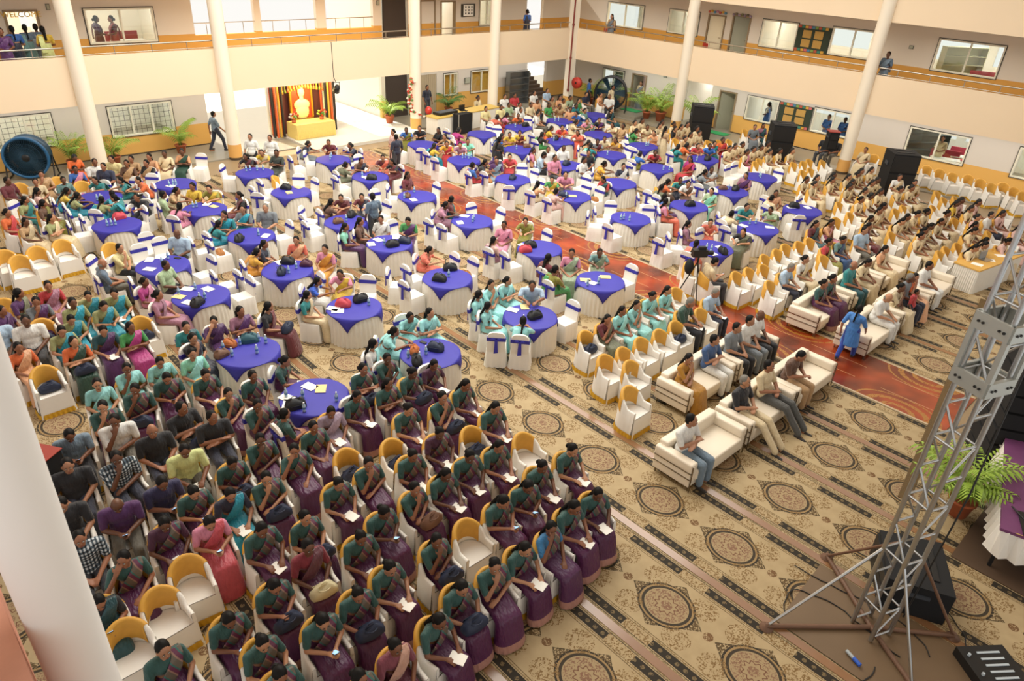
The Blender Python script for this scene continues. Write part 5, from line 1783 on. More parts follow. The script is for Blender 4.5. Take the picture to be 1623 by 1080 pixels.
tint('hair_strands', .6, .3, 60).node_tree.nodes['Principled BSDF'].inputs['Specular IOR Level'].default_value = .2
def lib(key):
    if key not in LIB:
        L = seated(*key[1:]) if key[0] == 'sit' else standing(key[1])
        for nm, me in L.items():
            if nm[:3] in ('eye', 'lip', 'hai'): continue
            me.materials.clear(); me.materials.append(SKINM if nm == 'body' else SILK if nm in ('saree', 'pallu') else CLOTH); me.name = nm
        if 'shirt' in L: u = L['shirt'].copy(); u.materials.clear(); u.materials.append(CHECK); L['shirt_checked'] = u
        if 'saree' in L: u = L['saree'].copy(); u.materials.clear(); u.materials.append(UNISAR); L['saree_bordered'] = u; u = L['pallu'].copy(); u.materials.clear(); u.materials.append(UNIPAL); L['pallu_striped'] = u
        LIB[key] = L
    return LIB[key]
def person(key, x, y, z, rot, o, label, seed, scale=1, name='person'):
    rd = random.Random(seed); L = lib(key); cols, style, hc = outfit_colors(o, rd)
    if key[1] == 'girl': cols = dict(shirt=srgb('#3f7cc4'), trousers=srgb('#1f3f9c'), shoes=srgb('#101012')); style = 'plait'
    b = obj(name, L['body'], loc=(x, y, z), rz=rot, color=srgb(rd.choice(SKIN))); b.scale = (scale*(1.06 if o[0] == 'm' and key[0] == 'sit' else 1),)*3; tag(b, label, 'person')
    for nm, c in cols.items():
        me = L[nm]
        if nm == 'saree' and o.startswith('w:uni'): me = L['saree_bordered']
        if nm == 'pallu' and o in ('w:uni', 'w:unib', 'w:unif'): me = L['pallu_striped']
        if nm == 'shirt' and 'check' in o: me = L['shirt_checked']
        obj(nm, me, b, color=c)
    obj('hair', L['hair_'+style], b, color=hc)
    if math.hypot(x, y) < 14:                                     # faces large enough to show eyes and lips
        for nm in ('eye_left', 'eye_right', 'lips'): obj('eye' if nm[0] == 'e' else 'lips', L[nm], b)
    return b
LOW = {}
def low_poly(k):
    """a light copy of one part for the far rows"""
    if k in LOW: return
    key, nm = k; me = lib(key)[nm]; tmp = bpy.data.objects.new('tmp', me); COL.objects.link(tmp); md = tmp.modifiers.new('d', 'DECIMATE'); md.ratio = min(1, (1500 if nm == 'body' else 420)/max(1, len(me.polygons)))
    dg = bpy.context.evaluated_depsgraph_get(); dg.update(); q = bpy.data.meshes.new_from_object(tmp.evaluated_get(dg)); bpy.data.objects.remove(tmp)
    LOW[k] = (np.array([v.co[:] for v in q.vertices]), [tuple(p.vertices) for p in q.polygons]); bpy.data.meshes.remove(q)
# make every figure once, while the scene is still small
for l in CROWD.strip().split('\n'):
    x, y, r, o, pose = l.split(); key = ('sit', int(pose), o[0] == 'm')
    for nm in list(lib(key)):
        if nm[:3] not in ('eye', 'lip') and nm not in ('saree_bordered', 'shirt_checked', 'pallu_striped'): low_poly((key, nm))
for l in SEATED.strip().split('\n'): q = l.split(); lib(('sit', int(q[4]), q[3][0] == 'm'))
for k in ('m', 'w', 'girl', 'walk'): lib(('stand', k))
# ------------------------------------------------------------------ the setting
FLOORM = mat('tan_floor', '#8f7a5c', .45, noise=.06, scale=1.5)
GREYF = mat('grey_floor', '#8d8778', .35, noise=.05, scale=2)
PALEF = mat('pale_floor', '#cdc8bd', .4, noise=.04, scale=2)
OUTG = mat('outdoor_paving', '#d8d5cc', .8, noise=.04, scale=1)
INW = mat('classroom_white', '#e4e0d4', .8)
tag(boxobj('floor', -6, 36, -6, 28.6, -.2, 0, FLOORM), kind='structure')
for fr, s1, nm in (('B', 40, 'floor_corridor_back'), ('R', 40, 'floor_corridor_right')):
    mb = MB(); fbox(mb, fr, -4 if fr == 'B' else 0, s1, 0, 8, -.2, .05); tag(mb.build(nm, GREYF), kind='structure')
mb = MB(); fbox(mb, 'B', -10, 40, 8, 26, -.3, .0); tag(mb.build('ground_outdoor_paving', OUTG), kind='structure')
mb = MB(); fbox(mb, 'B', 14.9, 20.75, -.95, 2.4, 0, .13); tag(mb.build('floor_entrance_landing', PALEF), kind='structure')
mb = MB(); fbox(mb, 'B', 18, 20.6, 2.4, 8, 0, .14); tag(mb.build('floor_entrance_passage', PALEF), kind='structure')
mb = MB(); fbox(mb, 'R', .9, 4.3, .25, 2.4, 0, .2); tag(mb.build('floor_platform', GREYF), kind='structure')
# carpets laid in strips either side of the red aisle
EDGES = [-1.14, .66, 2.46, 4.26, 6.06, 7.87, 9.65, 11.56, 13.37, 15.1]
FAR = [17.0+1.79*i for i in range(9)]
n = 0
for row, side in ((EDGES, 'near'), (FAR, 'far')):
    for i, (a, b) in enumerate(zip(row, row[1:])):
        k = (len(row)-1-i) if side == 'near' else i+1
        w2 = (b-a)/2-.055
        me = MB().box(-w2, w2, -15.5, 12.5, 0, .012).mesh('carpet', MATS['carpet'])
        tag(obj('carpet', me, loc=((a+b)/2, 14.4, .002)), f'beige medallion carpet strip, {ORD[k]} from red aisle on {side} side', 'carpet', 'medallion carpet strips')
    for i, a in enumerate(row[1:-1] if side == 'near' else row[1:]):
        k = (len(row)-2-i) if side == 'near' else i+1
        me = MB().box(-.07, .07, -15.5, 12.5, 0, .018).mesh('floor_tape', mat('copper_tape', '#8c6646', .17, noise=.12, scale=2, spec=.8))
        tag(obj('floor_tape', me, loc=(a, 14.4, .004)), f'glossy brown joint tape between carpets, {ORD[k]} from red aisle on {side} side', 'tape', 'joint tapes between carpets')
tag(obj('aisle_carpet', MB().box(-.95, .95, -12.2, 12.2, 0, .014).mesh('aisle_carpet', MATS['aisle']), loc=(16.05, 14.5, .004)), 'glossy red runner carpet along the central aisle', 'carpet')
for x in (15.08, 17.02):
    tag(obj('aisle_edge_tape', MB().box(-.03, .03, -12.2, 12.2, 0, .010).mesh('aisle_edge_tape', mat('clear_tape', '#b5a184', .15, spec=.9)), loc=(x, 14.5, .012)),
        'shiny clear tape along %s edge of red aisle' % ('near' if x < 16 else 'far'), 'tape', 'aisle edge tapes')
d = Vector((19.3-13.3, 3.25-2.2, 0)); ang = math.atan2(d.y, d.x)
tag(obj('border_runner', MB().box(-2, 9, -.1, .1, 0, .01).mesh('border_runner', mat('border_pattern', '#5a4420', .7, noise=.6, scale=40)), loc=(14.2, 2.38, .016), rz=ang), 'narrow dark patterned border strip across carpet ends near truss', 'carpet')
# back block
GH = [(3.6, 6.18, .8, 1.98), (8.1, 10.5, .8, 1.98), (11.9, 14.7, 0, 2.61), (18.0, 20.6, 0, 2.61), (20.83, 22.4, 0, 2.61), (23.0, 24.03, 0, 2.0), (24.48, 25.42, .83, 1.96), (26.35, 27.9, .82, 1.96), (30.6, 32.2, 0, 2.61)]
UH = [(5.57, 6.61, 3.45, 5.43), (8.05, 10.45, 4.22, 5.42), (11.92, 14.48, 4.36, 6.1), (14.76, 17.35, 4.36, 6.1), (17.82, 20.3, 4.36, 6.1), (20.76, 22.4, 3.45, 6.1), (24.27, 25.24, 3.45, 5.43), (26.84, 27.9, 4.2, 5.45), (30.3, 31.6, 3.45, 5.7)]
wall('wall_back_ground', 'B', -4, 34.5, 2.4, 2.6, 0, 2.61, GH, WALLG)
wall('wall_back_upper', 'B', -4, 34.5, 2.4, 2.6, 3.45, 6.2, UH, WALLU)
RH = [(.3, 1.8, .85, 2.0), (2.35, 3.35, 0, 2.03), (5.9, 7.45, 0, 2.55), (7.9, 8.9, 0, 2.03), (9.51, 11.2, .87, 2.03), (13.0, 14.95, .95, 2.06), (17.37, 19.82, .84, 2.03), (21.63, 24.0, .83, 2.05)]
RU = [(.15, 2.58, 4.3, 5.48), (4.2, 6.0, 4.37, 5.5), (6.5, 7.5, 3.45, 5.5), (7.85, 8.85, 3.45, 5.6), (9.48, 11.27, 4.35, 5.56), (12.9, 14.93, 4.43, 5.6), (17.38, 19.87, 4.4, 5.65)]
wall('wall_right_ground', 'R', -2.2, 32, 2.4, 2.6, 0, 2.61, RH, WALLG)
wall('wall_right_upper', 'R', -2.2, 32, 2.4, 2.6, 3.45, 6.2, RU, WALLU)
for fr, a, b in (('B', -4, 33.5), ('R', 0, 32)):
    nm = {'B': 'back', 'R': 'right'}[fr]
    e = 1 if fr == 'B' else 0                                        # the two galleries meet at the corner without overlapping
    mb = MB()
    spans = [(a, 11.5, 7.2), (11.5, 20.7, 2.6), (20.7, b, 7.2)] if fr == 'B' else [(a, b, 7.2)]   # open porch behind the entrance
    for sa, sb, nn in spans: fbox(mb, fr, sa, sb, .16, nn, 2.61, 3.45)
    tag(mb.build(f'floor_gallery_{nm}', PLASTER), kind='structure')
    mb = MB(); fbox(mb, fr, a, b-1.8*e, 0, .16, 2.61, 4.19); tag(mb.build(f'wall_gallery_parapet_{nm}', PLASTER), kind='structure')
    mb = MB()
    for sa, sb, nn in spans: fbox(mb, fr, sa, sb, .16, nn, 6.2, 7.0)
    tag(mb.build(f'ceiling_gallery_{nm}', PLASTER), kind='structure')
    mb = MB(); fbox(mb, fr, a, b-1.8*e, 0, .16, 6.2, 12 if fr == 'R' else 34); tag(mb.build(f'wall_upper_storey_{nm}', PLASTER), kind='structure')  # slab face below; unseen height above added to block sun and sky
    area(f'corridor_tubes_{nm}', FM[fr] @ Vector(((a+b)/2, 1.4, 2.58)), (0, 0, 0 if fr == 'B' else math.atan2(FRAMES['R'][1].y, FRAMES['R'][1].x)), b-a-4, .12, 190, (1, .96, .9))  # added fill light to brighten the ground corridor, no visible fitting
    for z, n1 in ((2.5, 'ground'), (6.1, 'upper')):
        
        for q, (sa, sb) in enumerate([(a+1, 11), (21, b-1)] if fr == 'B' else [(a+1, b-3)]):
            area(f'classroom_tubes_{nm}_{n1}_{q+1}', FM[fr] @ Vector(((sa+sb)/2, 4.9, z)), (0, 0, 0 if fr == 'B' else math.atan2(FRAMES['R'][1].y, FRAMES['R'][1].x)), sb-sa, .3, 15*(sb-sa), (1, .97, .92))  # added fill lights that brighten the rooms seen through the windows
    # classrooms behind: far wall with a long daylight opening, cross walls
    holes = [(a+.5+2.6*i, a+2.7+2.6*i, z, z+1.25) for i in range(int((b-a)/2.6)) for z in (.95, 4.35)]
    if fr == 'B': holes = [h for h in holes if not (11 < h[1] and h[0] < 22.6 and h[2] < 2)]; holes = [h for h in holes if not (11.5 < h[1] and h[0] < 20.7)]+[(11.5, 20.7, 0, 6.2)]
    if fr == 'R': holes = [h for h in holes if not (5.7 < h[1] and h[0] < 7.6 and h[2] < 2)]+[(5.9, 7.5, 0, 2.6)]
    wall(f'wall_classroom_far_{nm}', fr, a, b, 7.0, 7.15, 0, 6.2, [h for h in holes], INW)
    for i, s in enumerate([7.2, 11.4, 15.8, 17.95, 20.7, 22.6, 24.25, 26.1, 28.3, 30.3] if fr == 'B' else [2.1, 4.0, 5.8, 7.6, 9.2, 15.6, 21]):
        mb = MB()
        if not (fr == 'B' and s == 15.8): fbox(mb, fr, s, s+.12, 2.6, 7, 0, 2.61)
        if not (fr == 'B' and 12 < s < 20.6): fbox(mb, fr, s, s+.12, 2.6, 7, 3.45, 6.2)
        if mb.v: tag(mb.build(f'wall_partition_{nm}_{i+1}', INW), kind='structure')
COLS = [('B', 6.84), ('B', 11.84), ('B', 20.86), ('B', 25.77), ('R', 7.05), ('R', 15.8), ('R', 24.6)]
for fr, s in COLS:
    p = FM[fr] @ Vector((s, -.06, 0))
    tag(obj('column', MB().lathe([(.26, 0), (.26, 7.8)], 28).mesh('column', COLUMNM), loc=p), kind='structure')
p = FM['B'] @ Vector((31.55, -.06, 0)); tag(obj('column', MB().box(-.2, .2, -.2, .2, 0, 7.8).mesh('column', COLUMNM), loc=p), kind='structure')
tag(obj('column', MB().lathe([(.225, 0), (.225, 8.9)], 40).lathe([(.245, 0), (.245, .7)], 40).mesh('column', mat('near_column_paint', '#f4f4f2', .6)), loc=(.165, 4.75, 0)), kind='structure')
# left gallery parapet beside the near column
mb = MB().box(-1.3, -.12, 1.5, 24, 3.3, 4.1).box(-1.3, -.12, 1.5, 24, 4.1, 4.19)
tag(mb.build('wall_gallery_parapet_left', mat('brick_cream', '#c9907a', .8, noise=.25, scale=3)), kind='structure')
tag(boxobj('ceiling_front_gallery', -8, 38, -9, 3.4, 10.6, 11, PLASTER), kind='structure')  # unseen slab added overhead to dim the stage side
tag(boxobj('ceiling_left_gallery', -8, 1.2, 3.4, 28.4, 10.6, 11, PLASTER), kind='structure')  # unseen slab added to hold back sky light on the left
# gallery rails
for fr, a, b in (('B', -3.5, 31.4), ('R', .2, 30)):
    t = empty('gallery_rail', (0, 0, 0), label='steel handrail on posts along %s gallery parapet' % ('back' if fr == 'B' else 'right'), cat='handrail')
    M = FM[fr]
    MB().tube(M @ Vector((a, .07, 4.48)), M @ Vector((b, .07, 4.48)), .026).build('handrail', STEEL, t)
    MB().tube(M @ Vector((a, .07, 4.24)), M @ Vector((b, .07, 4.24)), .014).build('lower_rail', STEEL, t)
    s = a+.4
    pm = MB().tube((0, 0, 4.19), (0, 0, 4.48), .017, n=8).mesh('post', STEEL)
    while s < b: obj('post', pm, t, loc=M @ Vector((s, .07, 0))); s += 1.25
for a, b in ((11.92, 14.48), (14.76, 17.35), (17.82, 20.3)):
    t = empty('opening_rail', (0, 0, 0), label='thin rail across %s bright upper opening in back wall' % {11.92: 'first', 14.76: 'second', 17.82: 'third'}[a], cat='handrail')
    M = FM['B']; MB().tube(M @ Vector((a, 2.45, 4.8)), M @ Vector((b, 2.45, 4.8)), .02).build('handrail', STEEL, t)
    for q in (.2, .5, .8): MB().tube(M @ Vector((a+(b-a)*q, 2.45, 4.36)), M @ Vector((a+(b-a)*q, 2.45, 4.8)), .014).build('post', STEEL, t)
# windows
for h in (GH[0], GH[1]): window('B', *h, mull=2, grille=True)
for h in (GH[6], GH[7]): window('B', *h)
for h in (UH[1], UH[7]): window('B', *h)
for h in (RH[0], RH[4], RH[5], RH[6], RH[7]): window('R', *h)
for h in (RU[0], RU[1], RU[4], RU[5], RU[6]): window('R', *h)
DN = [0]
def door(fr, s0, s1, z0, z1, m=WOOD, n=2.42, ajar=0, panels=True):
    DN[0] += 1; r = empty(f'door_{DN[0]}', (0, 0, 0), kind='structure'); M = FM[fr]
    f = MB(); t = .07
    for a in ((s0, s0+t, z0, z1), (s1-t, s1, z0, z1), (s0+t, s1-t, z1-t, z1)): fbox(f, fr, a[0], a[1], n-.06, n+.12, a[2], a[3])
    f.build('door_frame', mat('door_frame_paint', '#8d7a5e', .6), r)
    w_ = s1-s0-2*t; H = M @ Matrix.Translation((s0+t, n+.06, z0)) @ Matrix.Rotation(ajar, 4, 'Z')
    MB().box(0, w_, -.02, .02, .01, z1-z0-t, H).build('leaf', m, r)
    if panels:
        for za, zb in ((.15, .85), (1.0, 1.75)): MB().box(.12, w_-.12, -.03, .03, za, zb, H).build('leaf_panel', m, r)
    MB().tube(H @ Vector((w_-.08, -.07, 1)), H @ Vector((w_-.2, -.07, 1)), .012).build('handle', STEEL, r)
door('B', 22.99, 23.95, 3.45, 5.48)
GREYD = mat('grey_green_door', '#9a9a86', .5)
door('R', *RU[3], m=GREYD, ajar=.5)
door('R', *RH[3], m=GREYD, ajar=.7); door('R', *RU[2], m=mat('pale_door', '#e6dcc0', .5), ajar=0)
door('R', *RH[1], m=GREYD, ajar=1.5, panels=False); door('B', *UH[0], m=DARKF, ajar=1.4); door('B', *UH[6], m=FRAME, ajar=1.3)
# dark sheets filling two openings, coloured as the shade of the rooms behind
for z0, z1, nm in ((0, 2.6, 'ground'), (3.45, 6.1, 'upper')):
    mb = MB(); fbox(mb, 'B', 21.0, 22.3, 2.62, 2.7, z0, z1); tag(mb.build(f'door_dark_{nm}', mat('dark_shutter', '#3d332d', .6)), kind='structure')
mb = MB()
for i in range(17): fbox(mb, 'B', 23.0+i*.06, 23.045+i*.06, 2.42, 2.44+.02*(i % 2), .06, 2.0)
t = tag(mb.build('curtain', mat('beige_curtain', '#b8a88c', .8)), 'beige pleated curtain in doorway of back wall', 'curtain')
for s0, s1, lab in ((24.5, 25.4, 'warm yellow curtain behind narrow ground back window'), (26.37, 27.88, 'warm yellow curtain behind wide ground back window')):
    mb = MB(); k = int((s1-s0)/.07)
    for i in range(k): fbox(mb, 'B', s0+i*.07, s0+i*.07+.066, 2.6, 2.63+.025*(i % 2), .75, 2.05)
    tag(mb.build('curtain', mat('yellow_curtain', '#e0a94a', .7)), lab, 'curtain')  # made-up pleated panel, its yellow stands in for warm light inside
# pinboards between classroom windows
def board(fr, s0, s1, z0, z1, label):
    M = FM[fr]; t = empty('pinboard', M @ Vector(((s0+s1)/2, 2.4, z0)), label=label, cat='pinboard'); iv = t.matrix_world.inverted() if False else Matrix.Translation(-(M @ Vector(((s0+s1)/2, 2.4, z0))))
    def part(nm, a, b, c, d, n0, n1, m): MB().box(a, b, n0, n1, c, d, iv @ M).build(nm, m, t)
    part('backing', s0, s1, z0, z1, 2.34, 2.39, mat('board_green', '#2e3a2c', .8))
    cols = ['#b0563e', '#3f7d68', '#d0a040', '#c46a6a', '#4d7fa0', '#7d9a4a']
    k = int((s1-s0)/.16); random.seed(int(s0*10))
    for i in range(k):
        for zz in (z0+.01, z1-.12): part('border_card', s0+.01+i*.16, s0+.15+i*.16, zz, zz+.11, 2.325, 2.34, mat('card_'+str(i % 6), cols[i % 6], .8))
    for i in range(2):
        for j in range(2):
            a = s0+.28+i*(s1-s0-.45)/2; c = z0+.2+j*(z1-z0-.34)/2
            part('panel', a, a+(s1-s0-.75)/2, c, c+(z1-z0-.46)/2, 2.32, 2.335, mat('cork', '#b8934c', .8, noise=.1))
board('R', 11.3, 12.87, 4.4, 5.52, 'dark pinboard with four cork panels between upper right windows')
board('R', 11.27, 12.93, .95, 2.03, 'dark pinboard with four cork panels between ground right windows')
t = empty('notice_board', (0, 0, 0), label='white notice board with dark marks on upper back wall', cat='notice board'); M = FM['B']
MB().box(25.6, 26.5, 2.34, 2.39, 4.66, 5.26, M).build('backing', DARKF, t); MB().box(25.72, 26.38, 2.325, 2.34, 4.7, 5.22, M).build('sheet', PAPER, t)
for i in range(3):
    for j in range(3): MB().box(25.82+.2*i, 25.9+.2*i, 2.318, 2.325, 4.78+.15*j, 4.86+.15*j, M).build('mark', BLACK, t)
def sign(text, fr, s, n, z, size, m, label, rot=0):
    c = bpy.data.curves.new('banner', 'FONT'); c.body = text; c.size = size; c.extrude = .012; c.align_x = 'CENTER'; c.materials.append(m)
    o = bpy.data.objects.new('banner', c); COL.objects.link(o); dg = bpy.context.evaluated_depsgraph_get(); me = bpy.data.meshes.new_from_object(o.evaluated_get(dg)); bpy.data.objects.remove(o)
    o = bpy.data.objects.new('banner', me); COL.objects.link(o)
    M = FM[fr] @ Matrix.Translation((s, n, z)) @ Matrix.Rotation(math.pi/2, 4, 'X'); o.matrix_world = M
    return tag(o, label, 'banner')
GOLDT = mat('gold_letters', '#d9b24a', .4, metal=.4)
sign('WELCOME', 'B', 6.09, 2.36, 5.2, .25, GOLDT, 'gold WELCOME letters over leftmost upper doorway')
sign('WELCOME', 'B', 24.75, 2.36, 5.48, .22, mat('orange_letters', '#d08a3a', .5), 'orange WELCOME letters over narrow upper doorway on back wall')
# bunting over upper right doors
for s, lab in ((7.0, 'coloured paper flowers over pale upper right door'), (8.35, 'mauve paper flowers over grey upper right door')):
    t = empty('door_garland', (0, 0, 0), label=lab, cat='garland')
    for i in range(7):
        q = FM['R'] @ Vector((s-.45+.15*i, 2.33, 5.6+.04*(i % 2))); MB().ell(q, (.07, .07, .06), 8, 5).build('flower', mat('flower_'+str(i % 4)+str(s), (['#d06a5a', '#e0b04a', '#6aa0c0', '#c08aa8'] if s < 8 else ['#9a8a9a', '#7d7466', '#b09ab0', '#8a8a6a'])[i % 4], .8), t)
# small sign plates, cameras, meters
for fr, s, n_, z, lab, a, b in (('B', 6.9, 2.38, 5.4, 'small dark plate on upper wall beside leftmost door', .12, .2), ('R', 16.3, 2.38, 5.1, 'small green exit plate on upper right wall', .18, .14), ('B', 20.5, 2.38, 5.3, 'small grey plate beside dark upper door', .14, .2), ('B', 25.9, 2.36, 1.35, 'grey meter box between ground back windows', .36, .3), ('R', 4.4, 2.38, 2.1, 'small dark plate over ground corridor right door', .2, .08)):
    t = empty('wall_plate', (0, 0, 0), label=lab, cat='plate'); M = FM[fr]
    MB().box(s, s+a, n_-.02, n_+.02, z, z+b, M).build('plate', mat('plate_grey', '#6d6f66', .6), t); MB().box(s+.02, s+a-.02, n_-.03, n_-.02, z+.02, z+b-.02, M).build('face', mat('plate_face', '#a8ab9a', .6), t)
# classroom furniture seen through the windows
DESKW = mat('desk_white', '#e8e6de', .5); REDC = mat('red_bench', '#b23a4e', .6)
desk_me = None
def desk(x, y, z, rz, label, seat=False):
    t = empty('classroom_desk', (x, y, z), rz, label, 'desk', 'classroom desks')
    MB().box(-.6, .6, -.3, .3, .68, .72).build('top', DESKW, t)
    for a in (-.55, .55):
        for b in (-.25, .25): MB().tube((a, b, 0), (a, b, .68), .02, n=6).build('leg', STEEL, t)
    if seat: MB().box(-.6, .6, .45, .8, .4, .45).box(-.6, .6, .78, .84, .45, .95).build('bench', REDC, t)
rz = math.atan2(FRAMES['R'][1].y, FRAMES['R'][1].x)
for k, (s, n_, z, seat, lab) in enumerate([(13.4, 3.6, .05, 0, 'white desk under ground right window left of column'), (14.4, 3.9, .05, 0, 'white desk behind blue pupils in ground right room'), (18.9, 3.4, .05, 1, 'white table with red bench in ground reading room'), (19.4, 4.6, .05, 1, 'white table with red bench deeper in ground reading room'), (13.5, 3.6, 3.45, 0, 'white desk at front of upper right classroom'), (14.5, 3.8, 3.45, 0, 'white desk at side of upper right classroom'), (13.8, 5, 3.45, 0, 'white desk at rear of upper right classroom'), (10.4, 3.8, 3.45, 0, 'white desk in upper classroom left of pinboard'), (19.3, 3.7, 3.45, 1, 'white table with red bench in upper right corner room')]):
    p = FM['R'] @ Vector((s, n_, z)); desk(p.x, p.y, p.z, rz+.3, lab, seat)
p = FM['B'] @ Vector((9.7, 3.4, 3.45)); desk(p.x, p.y, p.z, 0, 'white desk with red bench in upper left classroom', True)
def shelf(fr, s, n_, z, w_, h, label, rot=0, m=DARKF):
    p = FM[fr] @ Vector((s, n_, z)); r0 = rz if fr == 'R' else 0
    t = empty('bookshelf', p, r0+rot, label, 'bookshelf')
    for a in (-w_/2, w_/2-.03): MB().box(a, a+.03, -.18, .18, 0, h).build('side_panel', m, t)
    k = int(h/.32)
    for i in range(k+1): MB().box(-w_/2, w_/2, -.18, .18, i*h/k-.012, i*h/k+.012).build('shelf', m, t)
    MB().box(-w_/2, w_/2, .16, .18, 0, h).build('back_panel', m, t)
shelf('R', 17.6, 4.6, .05, 2.2, 1.7, 'dark bookshelf in ground reading room', .9, mat('shelf_grey', '#5b625e', .5))
shelf('R', 18.0, 4.4, 3.45, 2.0, 1.8, 'tall pale bookshelf in upper right corner room', .9, mat('shelf_pale', '#b9b68e', .5))
shelf('R', 1.1, 3.6, .05, 1.4, 1.9, 'pale cabinet behind window beside round fan', 0, mat('shelf_mint', '#9fb0a0', .5))
shelf('R', 2.9, 4.0, .05, .9, 2.0, 'shop shelf seen through open ground door', 0, mat('shelf_red', '#a85a50', .6))
shelf('B', 29.4, 1.9, .05, 1.5, 1.75, 'steel slotted rack against back wall by stairs', 0, mat('rack_steel', '#8d9090', .3, metal=.8))
# ------------------------------------------------------------------ stairs, fans, speakers, palms, altar, counter
t = empty('staircase', FM['B'] @ Vector((31.4, 2.0, .05)), 0, 'dark steps rising beyond steel rack at far corner', 'stairs')
for i in range(8): MB().box(-.8, .8, i*.28, (i+1)*.28+.02, 0, (i+1)*.17).build('step', mat('stair_dark', '#5a4a3e', .6), t)
DRUM = mat('fan_drum_blue', '#16384e', .4); GRILLE = mat('fan_grille', '#24455a', .5, metal=.4)
def fan(x, y, z, rz, tilt, R, drum, label):
    t = empty('drum_fan', (x, y, z), rz, label, 'fan')
    M = Matrix.Translation((0, 0, R+.12)) @ Matrix.Rotation(math.pi/2+tilt, 4, 'X')
    MB().lathe([(R, -.3), (R, .3), (R-.04, .3), (R-.04, -.3), (R, -.3)], 40, M=M).build('drum', drum, t)
    MB().lathe([(R+.03, .26), (R+.03, .34), (R-.05, .34), (R-.05, .26), (R+.03, .26)], 40, M=M).build('rim', mat('rim_'+drum.name, '#1f5a86' if drum is DRUM else '#1a1b1c', .4), t)
    g = MB()
    for k in range(60):
        a = 2*math.pi*k/60; g.tube(M @ Vector((.1*math.cos(a), .1*math.sin(a), .33)), M @ Vector(((R-.05)*math.cos(a), (R-.05)*math.sin(a), .31)), .009, n=4, caps=False)
    for rr in (.3, .5, .7, .9): g.lathe([(R*rr-.005, .325), (R*rr+.005, .325), (R*rr+.005, .315), (R*rr-.005, .315)], 36, M=M)
    g.build('grille', GRILLE, t)
    if drum is DRUM: MB().lathe([(0, -.29), (R-.05, -.29), (R-.05, -.27), (0, -.27)], 40, M=M).build('rear_guard', mat('rear_guard', '#172a33', .6), t)
    MB().lathe([(.0, .34), (.13, .34), (.14, .1), (0, .1)], 20, M=M).build('hub', BLACK, t)
    for k in range(6):
        a = 2*math.pi*k/6; u = Vector((math.cos(a), math.sin(a), 0)); v = Vector((-math.sin(a), math.cos(a), 0))
        pts = [u*.1+v*-.06+Vector((0, 0, .08)), u*.1+v*.06+Vector((0, 0, -.05)), u*(R-.08)+v*.2+Vector((0, 0, -.12)), u*(R-.08)+v*-.16+Vector((0, 0, .1))]
        top = [M @ (q+Vector((0, 0, .008))) for q in pts]; bot = [M @ q for q in pts]
        MB().add(top+bot, [(0, 1, 2, 3), (7, 6, 5, 4), (0, 4, 5, 1), (1, 5, 6, 2), (2, 6, 7, 3), (3, 7, 4, 0)]).build('blade', mat('blade_grey', '#1d3640', .5), t)
    for s in (-1, 1):
        b = MB(); b.tube((s*(R+.04), 0, R+.12), (s*(R+.04), -.35, .05), .025).tube((s*(R+.04), 0, R+.12), (s*(R+.04), .35, .05), .025).tube((s*(R+.04), -.45, .05), (s*(R+.04), .45, .05), .03); b.build('stand_leg', BLACK, t)
fan(4.95, 29.9, .02, -.45, .0, .70, DRUM, 'large dark blue drum fan before leftmost ground window')
fan(32.25, 26.0, .2, -1.0, .0, .86, BLACKC, 'large black drum fan at far corner beside open door')
def speaker(x, y, z, rz, w_, d_, h, label, stand=0):
    t = empty('loudspeaker', (x, y, z), rz, label, 'loudspeaker')
    z0 = stand
    mb = MB(); mb.add([(-w_/2, -d_/2, z0), (w_/2, -d_/2, z0), (w_/2*.92, d_/2, z0), (-w_/2*.92, d_/2, z0), (-w_/2, -d_/2, z0+h), (w_/2, -d_/2, z0+h), (w_/2*.92, d_/2, z0+h), (-w_/2*.92, d_/2, z0+h)],
                      [(3, 2, 1, 0), (4, 5, 6, 7), (0, 1, 5, 4), (1, 2, 6, 5), (2, 3, 7, 6), (3, 0, 4, 7)]); c = mb.build('cabinet', BLACKC, t)
    MB().box(-w_/2+.06, w_/2-.06, d_/2-.0, d_/2+.025, z0+.08, z0+h*.55).box(-w_/2+.06, w_/2-.06, d_/2, d_/2+.025, z0+h*.6, z0+h-.06).build('grille', BLACK, t)
    for s in (-1, 1): MB().box(s*(w_/2)-.02, s*(w_/2)+.02, -.15, .15, z0+h*.7, z0+h*.78).build('side_handle', mat('handle_grey', '#3a4048', .5), t)
    MB().box(-w_*.3, w_*.3, -d_*.3, -d_*.2, z0+h, z0+h+.02).box(-w_*.3, w_*.3, d_*.1, d_*.2, z0+h, z0+h+.02).build('top_strap', BLACK, t)
    if stand:
        MB().tube((0, 0, .4), (0, 0, stand), .02).build('stand_pole', BLACK, t)
        for k in range(3): MB().tube((0, 0, .6), (.5*math.cos(k*2.1), .5*math.sin(k*2.1), .02), .014).build('stand_leg', BLACK, t)
    return t
S_ = math.pi
speaker(31.55, 19.6, 0, S_-.9, 1.05, 1.0, 1.75, 'tall black loudspeaker beside column near ground right door')
speaker(31.7, 15.4, 0, S_-.9, 1.05, 1.0, 1.7, 'tall black loudspeaker under ground pinboard')
speaker(31.2, 9.9, 0, S_-.9, 1.1, 1.0, 1.75, 'tall black loudspeaker before ground reading room window')
speaker(31.95, 13.2, 0, S_-.8, .45, .4, .75, 'small black loudspeaker with red top on stand at right column', 1.0)
boxobj('red_cover', -.24, .24, -.22, .22, 0, .03, mat('red_cloth', '#9c3a30', .7), loc=(31.95, 13.2, 1.77), rz=S_-.8); tag(bpy.data.objects['red_cover'], 'red cloth lying on top of small loudspeaker at right column', 'cloth')
t = speaker(.62, 11.1, 0, .6, .7, .8, 1.25, 'black loudspeaker draped with red cloth behind near column')
